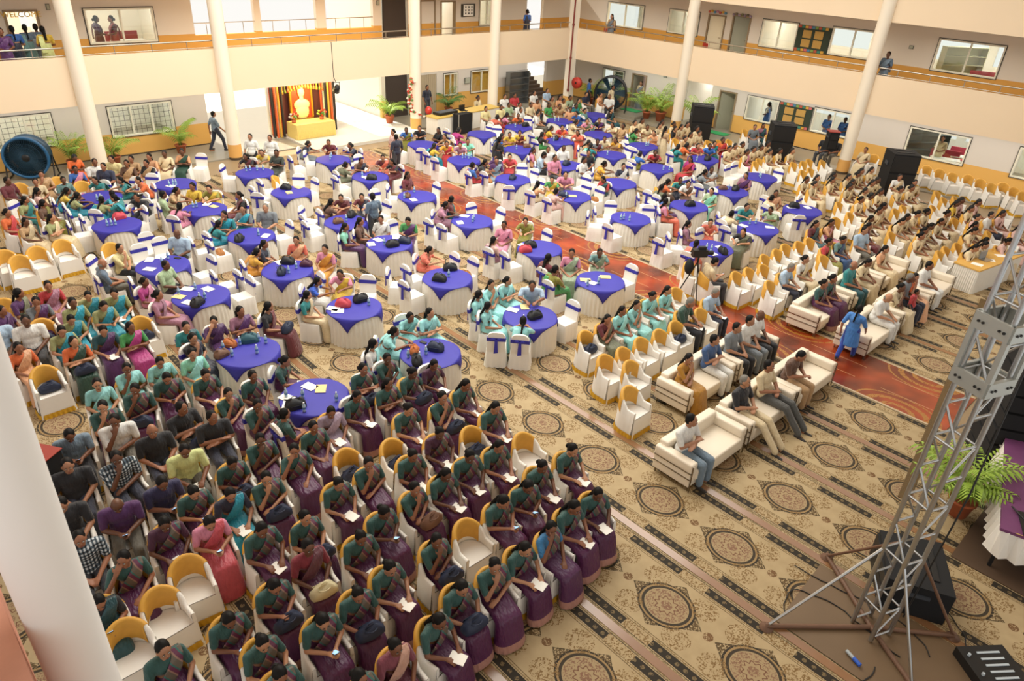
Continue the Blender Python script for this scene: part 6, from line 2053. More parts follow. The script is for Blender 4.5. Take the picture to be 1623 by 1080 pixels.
c = empty('red_drape', (.62, 11.1, 1.25), .6, 'red cloth draped over black loudspeaker behind near column', 'cloth')
MB().box(-.37, .37, -.42, .42, .022, .035).box(-.37, -.355, -.42, .42, -.35, .035).build('drape', mat('red_cloth2', '#93382e', .7), c)
# potted palms: each frond is a part
def frond_mesh(L=.95, droop=.5, k=14):
    mb = MB(); pts = [Vector((.85*L*t_**1.5, 0, L*(1.35*t_-droop*1.35*t_*t_))) for t_ in [i/k for i in range(k+1)]]
    for a, b in zip(pts, pts[1:]): mb.tube(a, b, .008, n=4, caps=False)
    for i in range(2, k+1):
        p = pts[i]; l = .30*(1-.6*abs(i/k-.45))
        for s in (-1, 1):
            q = p+Vector((.16, s*l*.85, -.10)); m_ = p+Vector((.06, s*l*.45, .015))
            mb.add([p, m_+Vector((.03, 0, 0)), q, m_-Vector((.03, 0, 0))], [(0, 1, 2, 3)])
    return mb
fr_me = frond_mesh().mesh('frond', GREENL); fr_me2 = frond_mesh().mesh('frond', GREEND)
pot_me = MB().lathe([(0, 0), (.14, 0), (.2, .3), (.22, .3), (.22, .34), (.19, .34), (.18, .3), (0, .3)], 18).mesh('pot', TERRA)
def palm(x, y, z, h, k, label, seed, me=None):
    t = empty('potted_palm', (x, y, z), 0, label, 'plant'); rd = random.Random(seed)
    obj('pot', pot_me, t).scale = (h/1.4,)*3
    st = MB()
    for i in range(4): st.tube((.04*math.cos(i*1.6), .04*math.sin(i*1.6), .3), (.08*math.cos(i*1.6), .08*math.sin(i*1.6), .45), .012, n=5)
    s_ = st.build('stem', GREEND, t); s_.scale = (h/1.4,)*3
    for i in range(k):
        o = obj('frond', me or fr_me, t, loc=(0, 0, .36*h/1.4)); sc = h/1.4*rd.uniform(.7, 1.05); o.scale = (sc, sc, sc)
        o.rotation_euler = (0, -rd.uniform(-.25, .4), i*2.4+rd.uniform(-.3, .3))
for i, (px, lab) in enumerate([((6.35, 30.2), 'potted palm between blue fan and left column'), ((7.72, 29.95), 'potted palm just right of left column'), ((10.35, 30.3), 'potted palm by ground window near bright doorway')]):
    palm(px[0], px[1], .05, 1.45, 11, lab, i)
palm(20.35, 30.0, .13, 1.5, 13, 'potted palm beside dark shutter at entrance passage', 9)
palm(24.35, 30.4, .05, 1.4, 11, 'potted palm before narrow back window', 10, fr_me2)
for i, (s, n_, h, lab) in enumerate([(.7, 1.0, 1.5, 'tall palm left of black drum fan at far corner'), (2.05, 1.5, 1.5, 'potted palm between black fan and open ground door'), (4.4, 1.2, 1.5, 'left of two bright palms before right corridor wall'), (5.2, 1.35, 2.0, 'right of two bright palms before right corridor wall'), (7.5, 1.3, 1.9, 'potted palm behind right column by side exit')]):
    p = FM['R'] @ Vector((s, n_, .2 if s < 4 else .05)); palm(p.x, p.y, p.z, h, 12, lab, 20+i)
palm(12.6, 1.25, 0, 1.5, 24, 'bushy potted palm between truss and stage table', 40)
# green door mats
for s, lab in ((3.1, 'green mat outside open door on platform'), (8.6, 'green mat outside grey ground door')):
    p = FM['R'] @ Vector((s, 1.6, .2 if s < 4 else .05)); t = empty('door_mat', p, rz, lab, 'mat'); MB().box(-.55, .55, -.3, .3, 0, .02).build('pile', mat('green_mat', '#2f9a5a', .9), t); MB().box(-.6, .6, -.35, .35, 0, .012).build('rim', mat('mat_rim', '#1d6a3c', .9), t)
# shrine booth with striped drapes, portrait and yellow table
SH = FM['B'] @ Vector((15.95, 1.75, .13))
t = empty('shrine_booth', SH, 0, 'festive booth with orange and black striped drapes in entrance hall', 'booth')
STR = ['#c8502a', '#2a2622', '#e8e0c8', '#c9a23a', '#2a2622', '#d0602e']
for s in (-1, 1):
    for i in range(9):
        a = s*(1.0+i*.075)
        MB().tube((a, .1-.25*(i % 2), 0), (a, .1-.25*(i % 2), 2.45), .055, n=8).build('drape_fold', mat('drape_'+str(i % 6), STR[i % 6], .75), t)
MB().box(-1.05, 1.05, .28, .33, 0, 2.45).build('back_cloth', mat('maroon_cloth', '#5b2f2c', .8), t)
for i in range(15):
    x = -.98+i*.14; L = .25+.2*abs(x)
    MB().lathe([(.0, 0), (.035, -.02), (.06, -.16), (0, -.16)], 8, c=(x, -.12, 2.42-L)).tube((x, -.12, 2.45), (x, -.12, 2.42-L), .022, n=5).build('hanging_tassel', mat('tassel_'+str(i % 3), ['#c79a2a', '#7d8a2a', '#d2622c'][i % 3], .7), t)
p = empty('framed_portrait', SH+Vector((0, 0, .62)), 0, 'tall glowing gold framed bust portrait on yellow shrine table', 'portrait')
MB().box(-.5, .5, .1, .16, 0, 1.62).build('panel', mat('portrait_red', '#b2431f', .5), p)
f = MB()
for a in ((-.56, -.48, 0, 1.7), (.48, .56, 0, 1.7), (-.56, .56, 1.62, 1.72), (-.56, .56, -.04, .04)): f.box(a[0], a[1], .06, .18, a[2], a[3])
f.build('gold_frame', mat('frame_gold', '#d0a030', .35, metal=.5), p)
LIT = mat('lit_gold', '#f2dc9a', .5)
b = MB(); b.ell((0, .06, 1.16), (.17, .06, .23)).ell((0, .06, .62), (.40, .07, .26)).ell((0, .06, .34), (.34, .08, .36)).ell((0, .06, .9), (.10, .05, .14)); b.build('bust', LIT, p)
l = bpy.data.lights.new('shrine_lamp', 'POINT'); l.energy = 80; l.color = (1, .8, .35); l.shadow_soft_size = .15; lo = bpy.data.objects.new('shrine_lamp', l); lo.location = SH+Vector((0, -.7, 2.1)); COL.objects.link(lo)
tb = empty('shrine_table', SH+Vector((.05, -.55, 0)), 0, 'shrine table with pleated yellow skirt', 'table')
MB().box(-.95, .95, -.45, .45, .6, .64).build('top', mat('yellow_satin', '#d8c070', .5), tb)
def pleats(x0, x1, y0, y1, h, amp=.03, step=.03):
    """a pleated skirt round a rectangle"""
    pts = []
    def run(a, b):
        d_ = Vector(b)-Vector(a); k = max(2, int(d_.length/step)); nrm = Vector((d_.y, -d_.x)).normalized()
        for i in range(k): pts.append((Vector(a)+d_*i/k, nrm, i))
    run((x0, y0), (x1, y0)); run((x1, y0), (x1, y1)); run((x1, y1), (x0, y1)); run((x0, y1), (x0, y0))
    n_ = len(pts); vs = [(p_.x+q.x*amp*.2*(i % 2), p_.y+q.y*amp*.2*(i % 2), h) for p_, q, i in pts]+[(p_.x+q.x*amp*(.3+(i % 2)), p_.y+q.y*amp*(.3+(i % 2)), 0.01) for p_, q, i in pts]
    mb = MB(); mb.add(vs, [(i, (i+1) % n_, n_+(i+1) % n_, n_+i) for i in range(n_)]); return mb
pleats(-.95, .95, -.45, .45, .61).build('skirt', mat('yellow_satin', '#d8c070', .5), tb)
for s, col, lab in ((-.75, '#d8d4c8', 'white flowers at left end of shrine table'), (.62, '#8fae3c', 'green leafy bouquet at right end of shrine table')):
    v = empty('flower_arrangement', SH+Vector((s, -.5, .64)), 0, lab, 'flowers'); rd = random.Random(3)
    MB().lathe([(0, 0), (.08, 0), (.1, .12), (0, .12)], 12).build('vase', TERRA, v)
    for i in range(14):
        a = i*2.4; r_ = .05+.012*i; MB().ell((r_*math.cos(a), r_*math.sin(a), .2+.25*rd.random()), (.06, .06, .05), 6, 4).build('bloom', mat('bloom_'+col+str(i % 3), [col, '#b8402e', '#5d8a34'][i % 3], .7), v)
# flower and balloon garland on the column, hanging spotlight
g = empty('flower_garland', (20.62, 28.35, 0), 0, 'red flower and balloon garland wrapped down column by sound desk', 'garland'); rd = random.Random(8)
for i in range(40):
    z = 2.45-i*.045; x = -.05-.2*math.sin(i*.09)+(.6 if i > 32 else 0)*(i-32)/8; MB().ell((x+rd.uniform(-.1, .1), rd.uniform(-.12, .05), z), (.075, .075, .06), 7, 5).build('flower', mat('garland_'+str(i % 4), ['#b8382c', '#5c7a3a', '#c46a4a', '#d8cdbc'][i % 4], .7), g)
MB().ell((.75, -.15, .95), (.17, .17, .2), 14, 10).build('balloon', mat('red_balloon', '#c2362c', .25), g)
g = empty('hanging_spotlight', FM['B'] @ Vector((16.6, -.17, 2.3)), 0, 'black spotlight hung on cable below back gallery', 'spotlight')
MB().tube((0, 0, .3), (0, .165, .5), .012).tube((0, .165, .5), (0, .165, 1.9), .012).build('cable', BLACK, g); MB().lathe([(.0, .2), (.1, .2), (.15, -.1), (.13, -.1), (0, .0)], 16, M=Matrix.Rotation(.6, 4, 'X')).build('lamp_head', BLACK, g)
MB().tube((-.16, 0, .3), (.16, 0, .3), .015).tube((-.16, 0, .3), (-.16, 0, 0), .015).tube((.16, 0, .3), (.16, 0, 0), .015).build('yoke', BLACK, g)
# sound desk
t = empty('sound_desk', (23.2, 27.75, 0), .1, 'long white desk with yellow top and sound gear below back gallery', 'desk')
MB().box(-2.2, 2.2, -.4, .4, .78, .83).build('top', mat('yellow_top', '#cfae58', .6), t); pleats(-2.15, 2.15, -.38, .38, .79).build('skirt', WHITE2, t)
t = empty('mixing_console', (22.0, 27.7, .83), .1, 'black mixing console on left half of sound desk', 'console'); MB().box(-.6, .6, -.25, .25, 0, .12).build('body', BLACK, t); MB().box(-.55, .55, -.2, .2, .12, .13).build('fader_panel', mat('panel_grey', '#3a3f46', .5), t)
t = empty('flight_case', (22.45, 26.95, 0), .1, 'black flight case standing before sound desk', 'case'); MB().box(-.45, .45, -.2, .2, .02, .95).build('body', BLACKC, t)
f = MB()
for a in (-.45, .45):
    for b in (-.2, .2): f.box(a-.02, a+.02, b-.02, b+.02, 0, .97)
f.build('corner_trim', ALU, t)
t = empty('laptop', (23.2, 27.8, .83), 0, 'open black laptop on sound desk', 'laptop'); MB().box(-.18, .18, -.12, .12, 0, .02).build('keyboard_base', BLACK, t); MB().box(-.18, .18, .11, .13, .02, .26).build('screen', BLACK, t)
# plastic chairs in upper gallery
# red fire bucket cluster and red pipe in far corner
t = empty('fire_pipe', FM['R'] @ Vector((.05, -.42, 0)), 0, 'dark red fire pipe running up far corner column', 'pipe'); MB().tube((0, 0, .9), (0, 0, 7.6), .045).build('riser', mat('fire_red', '#7c2a20', .5), t)
for z in (1.0, 2.7, 4.4): MB().tube((0, 0, z-.05), (0, 0, z+.05), .07).build('clamp', mat('fire_red', '#7c2a20', .5), t)
t = empty('hose_reel', FM['R'] @ Vector((.55, -.3, 1.45)), rz, 'red fire hose reel beside far corner column', 'hose reel'); MB().lathe([(0, -.1), (.3, -.1), (.3, .1), (0, .1)], 20, M=Matrix.Rotation(math.pi/2, 4, 'X')).build('drum', mat('reel_red', '#b83426', .5), t); MB().tube((0, -.12, 0), (0, .12, 0), .06).build('axle', BLACK, t)
def stool(fr, s, n_, label):
    p = FM[fr] @ Vector((s, n_, 3.45)); t = empty('plastic_chair', p, 1.2, label, 'chair'); R_ = mat('red_plastic', '#b8382e', .4)
    MB().box(-.2, .2, -.2, .2, .42, .45).build('seat', R_, t); MB().box(-.2, .2, -.22, -.19, .45, .85).build('backrest', R_, t)
    for a in (-.18, .18):
        for b in (-.18, .18): MB().tube((a, b, 0), (a*.9, b*.9, .42), .02, n=6).build('leg', R_, t)
stool('R', 1.2, .7, 'red plastic chair on upper right gallery near corner'); stool('R', 7.3, .8, 'red plastic chair outside pale upper door')

# ------------------------------------------------------------------ stage side: truss, boxes, stage table
def truss(x, y, rz, h, w_):
    t = empty('truss_tower', (x, y, 0), rz, 'tall aluminium lattice truss tower at stage corner', 'truss'); a = w_/2
    C4 = [(-a, -a), (a, -a), (a, a), (-a, a)]
    for cx, cy in C4: MB().tube((cx, cy, .05), (cx, cy, h), .032, n=12).build('chord', ALU, t)
    k = int(h/.48)
    for i in range(k):
        z0 = .12+i*.48
        for j in range(4):
            p_, q_ = C4[j], C4[(j+1) % 4]
            if j % 2 == 0 or i % 2: MB().tube((*p_, z0), (*q_, z0), .016, n=8).build('rung', ALU, t)
            if i % 2: p_, q_ = q_, p_
            if (i+j) % 2 == 0: MB().tube((*p_, z0), (*q_, z0+.48), .015, n=8).build('brace', ALU, t)
    # sliding sleeve block
    s = .5*w_+.05; P_ = mat('sleeve_grey', '#b4b8b4', .4, metal=.6)
    for z0 in (4.28, 5.0):
        for sx in (-1, 1): MB().box(sx*s-.02, sx*s+.02, -s, s, z0, z0+.2).build('sleeve_plate', P_, t); MB().box(-s, s, sx*s-.02, sx*s+.02, z0, z0+.2).build('sleeve_plate', P_, t)
        for sx in (-1, 1):
            for q in (-.7, -.45, .45, .7):
                MB().tube((s*q, sx*(s+.035), z0+.1), (s*q, sx*(s+.015), z0+.1), .016, n=8).build('bolt', BLACK, t)
                MB().tube((sx*(s+.035), s*q, z0+.1), (sx*(s+.015), s*q, z0+.1), .016, n=8).build('bolt', BLACK, t)
    for cx, cy in C4: MB().box(cx*1.2-.03, cx*1.2+.03, cy*1.2-.03, cy*1.2+.03, 4.48, 5.0).build('sleeve_post', P_, t)
    # outriggers on the floor and diagonal stays
    T = Matrix.Rotation(-rz, 4, 'Z') @ Matrix.Translation((-x, -y, 0))
    RU_ = mat('rusty_pipe', '#6d4f3c', .6, noise=.2)
    E4 = [(7.75, 2.25), (9.75, 2.3), (9.7, .35), (8.4, .45)]
    for i, e in enumerate(E4):
        p_ = T @ Vector((*e, .06)); MB().tube((0, 0, .06), p_, .035).build('outrigger', RU_, t)
        c_ = min(C4, key=lambda c: (Vector((c[0], c[1]))-Vector((p_.x, p_.y))).length); MB().tube((*c_, 1.55), p_, .022).build('stay', ALU if i in (0, 3) else RU_, t)
        MB().lathe([(0, 0), (.1, 0), (.1, .02), (.03, .04), (.03, .1), (0, .1)], 14, c=p_-Vector((0, 0, .05))).build('base_jack', RU_, t)
    return t
truss(8.905, 1.225, math.radians(-22), 8.4, .345)
tag(MB().add([(7.97, 2.2, .02), (9.55, 2.3, .02), (9.55, -4, .02), (7.97, -4, .02), (7.97, 2.2, .026), (9.55, 2.3, .026), (9.55, -4, .026), (7.97, -4, .026)], [(4, 5, 6, 7), (3, 2, 1, 0)]+[(i, (i+1) % 4, 4+(i+1) % 4, 4+i) for i in range(4)]).build('ground_sheet', mat('brown_sheet', '#6f5a42', .55, noise=.1, scale=2)), 'bare brown floor sheet under truss base', 'sheet')
speaker(10.1, 1.2, 0, .5, 1.15, .9, .6, 'squat black subwoofer behind truss base')
t = empty('line_array', (14.75, 1.35, 0), .5, 'stack of black line-array loudspeakers behind truss', 'loudspeaker')
for i in range(8):
    o = MB().box(-.5, .5, -.35, .35, i*.36+.02, i*.36+.33).build('cabinet', BLACKC, t); o.rotation_euler = (0, 0, .03*(i % 2))
    MB().box(.46, .53, -.3, -.05, i*.36+.08, i*.36+.27).build('handle_frame', mat('yellow_brown_metal', '#7c6a3a', .5, metal=.5), t)
t = empty('stage_table', (13.0, .3, 0), .25, 'stage table with purple patterned cloth and gathered white skirt', 'table')
MB().box(-1.4, 1.6, -.6, .6, .85, .9).build('top', mat('purple_cloth', '#6d3a66', .6, noise=.3, scale=3), t)
o = pleats(-1.38, 1.58, -.58, .58, .5, amp=.09, step=.11).build('skirt', WHITE, t); o.location = (0, 0, .38)
for a in (-1.25, 1.45):
    for b in (-.48, .48): MB().tube((a, b, .03), (a, b, .86), .03).build('leg', BLACK, t)
for i in range(5): MB().box(-1.4, -1.4+.02, -.5+i*.2, -.4+i*.2, .9, .902).build('cloth_trim', mat('trim_gold', '#b89a5a', .6), t)
t = empty('music_stand', (11.9, .25, .9), .4, 'folded black music stand lying on purple stage table', 'stand'); MB().box(-.3, .3, -.12, .12, .01, .03).build('desk_plate', BLACK, t); MB().tube((0, 0, .03), (.35, .2, .04), .014).tube((0, 0, .03), (.3, -.25, .04), .014).build('leg', BLACK, t)
tag(boxobj('stage_carpet', 11.4, 16, -2.2, .95, .0, .03, mat('stage_brown', '#54402f', .7)), 'brown stage carpet under purple table', 'carpet')
t = empty('sound_mixer', (9.2, -.55, 0), .9, 'black sound mixer with white faders on floor at frame bottom', 'mixer')
MB().box(-.75, .75, -.35, .35, .0, .18).build('body', BLACK, t)
for i in range(14): MB().box(-.68+i*.1, -.65+i*.1, -.22, .12, .18, .19).build('fader_slot', mat('fader_white', '#b9c4cc', .5), t)
for i in range(5): MB().tube((-.6+i*.3, .26, .18), (-.6+i*.3, .26, .22), .02, n=8).build('knob', mat('fader_white', '#b9c4cc', .5), t)
rd = random.Random(12)
for i in range(4):
    pts = []; x, y = 8.4+.3*i, .9-.25*i; a = rd.uniform(0, 6)
    for j in range(26): a += rd.uniform(-.3, .55); x += .09*math.cos(a); y += .09*math.sin(a); pts.append((x, y, .035))
    tag(MB().path(pts, .009, 5).build('cable', BLACK), f'black cable coiling on floor by truss base, {ORD[i+1]} loop', 'cable', 'cables by truss')
t = empty('power_plug', (8.15, 1.05, .03), 1.2, 'blue and white power connector on floor by truss', 'plug'); MB().tube((0, 0, .03), (.12, 0, .03), .03).build('blue_body', mat('plug_blue', '#2a5ac0', .4), t); MB().tube((.12, 0, .03), (.25, 0, .03), .025).build('grey_cap', mat('plug_grey', '#a8b0b4', .4), t)
tag(MB().path([(10.2, 1.2, 7.5), (9.9, 1.0, 5), (9.5, .9, 2.5), (9.2, .95, .3)], .012, 6).build('hanging_cable', BLACK), 'black cable hanging down beside truss', 'cable')
# camera on tripod
t = empty('video_camera_tripod', (16.05, 9.3, 0), -2.2, 'black video camera on tripod standing in the aisle', 'camera')
for k in range(3): MB().tube((0, 0, 1.15), (.42*math.cos(k*2.094), .42*math.sin(k*2.094), .02), .017).build('tripod_leg', BLACK, t)
MB().tube((0, 0, 1.1), (0, 0, 1.3), .03).build('pan_head', BLACK, t); MB().box(-.09, .09, -.2, .2, 1.3, 1.5).build('camera_body', BLACK, t)
MB().tube((0, .2, 1.4), (0, .38, 1.4), .06).build('lens', BLACK, t); MB().box(-.05, .05, -.05, .15, 1.5, 1.58).build('top_handle', BLACK, t); MB().ell((0, -.22, 1.0), (.16, .12, .22), 10, 8).build('rain_cover', BLACKC, t)
# help desk by the right front
t = empty('judges_table', (24.6, 4.45, 0), -.17, 'long table with yellow top and pleated white skirt at right front', 'table')
MB().box(-1.45, 1.25, -.38, .38, .73, .77).build('top', mat('yellow_table', '#d3a553', .6), t); pleats(-1.42, 1.22, -.36, .36, .74).build('skirt', WHITE2, t)
t = empty('laptop', (24.2, 4.5, .77), 2.9, 'grey laptop open on yellow-topped front table', 'laptop'); MB().box(-.17, .17, -.12, .12, 0, .02).build('keyboard_base', STEEL, t); MB().box(-.17, .17, -.13, -.11, .02, .24).build('screen', mat('laptop_grey', '#8a8f94', .4), t)
for i in range(3): t = tag(boxobj('paper_sheet', -.11, .11, -.15, .15, 0, .006, PAPER, loc=(23.6+.7*i, 4.55-.12*i, .77), rz=.4*i), f'paper sheet on yellow-topped front table, {ORD[i+1]} from left', 'paper')
# ------------------------------------------------------------------ chairs, tables, sofas
def ubox(pts, mb, hs, outer, inner, z_in, flare=1.1):
    pass
def armchair():
    t = empty('armchair', (0, 0, 0)); N = 28; P = []
    for i in range(N+1):
        u = -1+2*i/N                                         # -1 left arm front, 0 back, 1 right arm front
        if abs(u) > .55: k = (abs(u)-.55)/.45; x = .27; y = -.02+.24*k; nx, ny = 1, 0
        else: a = u/.55*math.pi/2; x = .27*abs(math.sin(a)); y = -.02-.27*math.cos(a); nx, ny = abs(math.sin(a)), -math.cos(a)
        s = 1 if u > 0 else -1
        hgt = .60+.28*max(0, math.cos(min(1, abs(u)/.62)*math.pi/2))**.8
        P.append((s*x, y, s*nx, ny, hgt, u))
    mb = MB(); mb.smooth = True; vs = []
    for i, (x, y, nx, ny, h, u) in enumerate(P):
        rp = .012*math.sin(i*2.3)
        for off, z in ((.045+rp, .01), (.03+rp*.5, .25), (.012, h-.02), (-.005, h), (-.03, h), (-.045, h-.02), (-.035, .44)): vs.append((x+nx*off, y+ny*off, z))
    R_ = 7; mb.add(vs, [(i*R_+j, i*R_+j+1, (i+1)*R_+j+1, (i+1)*R_+j) for i in range(N) for j in range(R_-1)])
    n0 = len(mb.v); mb.smooth = False
    mb.add([(-.25, .22, .44), (.25, .22, .44), (.25, -.1, .43), (.15, -.26, .43), (-.15, -.26, .43), (-.25, -.1, .43)], [(0, 1, 2, 3, 4, 5)])
    k = 12; vs = []
    for i in range(k+1):
        x = -.3+.6*i/k; r_ = .014*(i % 2); vs += [(x*.92, .235, .445), (x*.98, .245+r_, .2), (x*1.04, .26+r_, .01)]
    mb.smooth = True; mb.add(vs, [(i*3+j, (i+1)*3+j, (i+1)*3+j+1, i*3+j+1) for i in range(k) for j in range(2)])
    mb.smooth = False
    for s in (-1, 1): mb.add([(s*.31, .225, .01), (s*.225, .225, .01), (s*.235, .225, .6), (s*.28, .225, .6)], [(0, 1, 2, 3) if s < 0 else (3, 2, 1, 0)])
    mb.build('cover', WHITE, t)
    mb = MB(); mb.smooth = True; vs = []; Q = [p for p in P if abs(p[5]) < .47]
    for x, y, nx, ny, h, u in Q:
        for off, z in ((.030, h-.34+.1*abs(u)), (.022, h-.02), (-.002, h+.008), (-.034, h+.008), (-.053, h-.02), (-.046, h-.36+.1*abs(u))): vs.append((x+nx*off, y+ny*off, z))
    mb.add(vs, [(i*6+j, i*6+j+1, (i+1)*6+j+1, (i+1)*6+j) for i in range(len(Q)-1) for j in range(5)]); mb.build('back_cap', GOLD, t)
    mb = MB(); vs = []
    ring = [(x+nx*.05, y+ny*.05, nx, ny) for x, y, nx, ny, h, u in P]+[(.3-.6*i/14, .265, 0, 1) for i in range(1, 14)]
    for i, (x, y, nx, ny) in enumerate(ring):
        r_ = .018*(i % 2); vs += [(x+nx*r_*.3, y+ny*r_*.3, .115), (x+nx*(.012+r_), y+ny*(.012+r_), .008)]
    n_ = len(ring); mb.add(vs, [(2*i, 2*((i+1) % n_), 2*((i+1) % n_)+1, 2*i+1) for i in range(n_)]); mb.build('frill', FRILL, t)
    return t
def sash_chair():
    t = empty('banquet_chair', (0, 0, 0)); mb = MB(); mb.smooth = True
    ring = []
    k = 11
    for i in range(k): ring.append((-.22+.44*i/k, -.22, 0, -1))
    for i in range(k): ring.append((.22, -.22+.46*i/k, 1, 0))
    for i in range(k): ring.append((.22-.44*i/k, .24, 0, 1))
    for i in range(k): ring.append((-.22, .24-.46*i/k, -1, 0))
    n_ = len(ring); vs = []
    for i, (x, y, nx, ny) in enumerate(ring):
        cx, cy = (.02 if abs(x) > .215 and abs(abs(y)-.23) < .03 else 0), 0
        r_ = .011*math.sin(i*2.1)
        for off, z in ((-.012, .475), (0, .455), (.012+r_*.6, .25), (.035+r_*1.6, .008)): vs.append((x+nx*off, y+ny*off, z))
    mb.add(vs, [(i*4+j, i*4+j+1, ((i+1) % n_)*4+j+1, ((i+1) % n_)*4+j) for i in range(n_) for j in range(3)])
    mb.smooth = False; mb.add([vs[i*4] for i in range(n_)], [tuple(range(n_))]); mb.build('seat_cover', WHITE, t)
    def arch(w_, z0, z1, y0, th, rnd=.17, cut=None):
        pts = [(-w_, z0), (w_, z0)]+[(w_*math.cos(a)**.6 if math.cos(a) > 0 else -w_*abs(math.cos(a))**.6, z1-rnd+rnd*math.sin(a)) for a in [math.pi*i/14 for i in range(15)]]
        return pts
    pts = arch(.205, .42, .94, 0, 0); yo = lambda z: -.205-.13*(z-.42)
    m_ = len(pts); vs = [(x, yo(z)+.028, z) for x, z in pts]+[(x, yo(z)-.028, z) for x, z in pts]
    mb = MB(); mb.add(vs, [tuple(range(m_))[::-1], tuple(range(m_, 2*m_))]+[(i, (i+1) % m_, m_+(i+1) % m_, m_+i) for i in range(m_)]); mb.build('back_cover', WHITE, t)
    mb = MB()
    M_ = Matrix.Translation((0, yo(.76), .76)) @ Matrix.Rotation(.13, 4, 'X'); mb.box(-.215, .215, -.036, .036, -.045, .045, M_); mb.build('sash', BLUE, t)
    mb = MB(); y_ = yo(.74)-.05
    mb.add([(-.03, y_, .77), (.03, y_, .77), (.05, y_-.012, .44), (-.045, y_-.012, .42), (-.03, y_-.02, .77), (.03, y_-.02, .77), (.05, y_-.03, .44), (-.045, y_-.03, .42)], [(0, 1, 2, 3), (7, 6, 5, 4), (0, 4, 5, 1), (1, 5, 6, 2), (2, 6, 7, 3), (3, 7, 4, 0)])
    for s in (-1, 1): mb.ell((s*.07, y_-.01, .77), (.06, .02, .035), 8, 6)
    mb.build('sash_bow', BLUE, t)
    return t
PA, PC = armchair(), sash_chair()
for l in CHAIRS.strip().split('\n'):
    k, x, y, r, code, suf = l.split()
    if k == 'C': place(PC, float(x), float(y), 0, float(r), 'white blue-sashed chair, '+place_words(code, TABLES)+suffix(suf), 'chair', 'blue-sashed banquet chairs')
    else: place(PA, float(x), float(y), 0, float(r), 'white yellow-capped armchair, '+place_words(code, TABLES)+suffix(suf), 'armchair', 'yellow-capped armchairs')
drop(PA); drop(PC)
TR = .62
def table_meshes():
    n_ = 144; mb = MB(); mb.smooth = True; vs = []
    for i in range(n_):
        a = 2*math.pi*i/n_; rp = math.cos(36*a)
        for r, z in ((TR-.01, .755), (TR+.004+.011*rp, .70), (TR+.016+.018*rp, .4), (TR+.032+.022*rp, .008)): vs.append((r*math.cos(a), r*math.sin(a), z))
    mb.add(vs, [(i*4+j, i*4+j+1, ((i+1) % n_)*4+j+1, ((i+1) % n_)*4+j) for i in range(n_) for j in range(3)])
    skirt = mb.mesh('skirt', WHITE2)
    top = MB().lathe([(0, .735), (TR-.012, .735), (TR-.012, .758), (0, .758)], 48).mesh('tabletop', WHITE2)
    mb = MB(); mb.smooth = True; vs = [(0, 0, .768)]; n_ = 96; J = 7
    for i in range(n_):
        a = 2*math.pi*i/n_; b = .64/max(abs(math.cos(a)), abs(math.sin(a))); hang = .015+.34*max(0, (b-.64)/.265)**1.25; rp = .5+.5*math.cos(20*a)
        for r, z in ((.35, .768), (TR-.02, .768), (TR+.012, .76)): vs.append((r*math.cos(a), r*math.sin(a), z))
        for q in (.33, .66, 1.0): r = TR+.028+.03*q*hang/.3*rp; vs.append((r*math.cos(a), r*math.sin(a), .76-hang*q))
        r = TR+.022+.03*hang/.3*rp; vs.append((r*math.cos(a), r*math.sin(a), .762-hang))
    fs = [(0, 1+i*J, 1+((i+1) % n_)*J) for i in range(n_)]+[(1+i*J+j, 1+i*J+j+1, 1+((i+1) % n_)*J+j+1, 1+((i+1) % n_)*J+j) for i in range(n_) for j in range(J-1)]
    mb.add(vs, fs); return skirt, top, mb.mesh('blue_overlay', BLUE)
skirt, top, over = table_meshes()
rd = random.Random(4)
for x, y, r, c, side in TABLES:
    t = empty('round_table', (x, y, 0), 0, 'round table with pleated white skirt, '+table_words(r, c, side), 'table', 'round banquet tables')
    obj('skirt', skirt, t); obj('tabletop', top, t)
    o = obj('tablecloth', over, loc=(x, y, 0), rz=rd.uniform(-.25, .25)); tag(o, 'pointed blue cloth over '+table_words(r, c, side), 'tablecloth', 'blue table overlays')
def rbox(x0, x1, y0, y1, z0, z1, r, name, m):
    bm = bmesh.new(); bmesh.ops.create_cube(bm, size=1)
    bmesh.ops.scale(bm, vec=(x1-x0, y1-y0, z1-z0), verts=bm.verts); bmesh.ops.translate(bm, vec=((x0+x1)/2, (y0+y1)/2, (z0+z1)/2), verts=bm.verts)
    bmesh.ops.bevel(bm, geom=bm.edges[:], offset=r, segments=3, affect='EDGES', profile=.6)
    me = bpy.data.meshes.new(name); bm.to_mesh(me); bm.free(); me.materials.append(m)
    for p in me.polygons: p.use_smooth = True
    return me
def sofa():
    t = empty('sofa', (0, 0, 0)); L = .92
    obj('seat_cushion', rbox(-L+.17, L-.17, -.26, .42, .22, .43, .035, 'seat_cushion', LEATHER), t)
    obj('backrest', rbox(-L+.12, L-.12, -.42, -.22, .16, .70, .045, 'backrest', LEATHER), t)
    for s in (-1, 1):
        a = obj('armrest', rbox(*sorted((s*(L-.19), s*L)), -.42, .40, .42, .62, .045, 'armrest', LEATHER), t)
        obj('arm_panel', rbox(*sorted((s*(L-.18), s*(L-.01))), -.41, .39, .12, .43, .02, 'arm_panel', LEATHER), t)
        for z in (.30, .43): MB().box(*sorted((s*(L-.02), s*(L+.004))), -.42, .40, z-.008, z+.008).build('chrome_strip', CHROME, t)
        for y in (-.36, .36): MB().tube((s*(L-.06), y, 0), (s*(L-.06), y, .15), .018, n=8).build('leg', CHROME, t)
        MB().tube((s*(L-.02), .41, .02), (s*(L-.02), .41, .6), .012, n=6).build('chrome_post', CHROME, t)
    obj('base', rbox(-L+.16, L-.16, -.40, .38, .10, .23, .02, 'base', LEATHER), t)
    return t
PS = sofa()
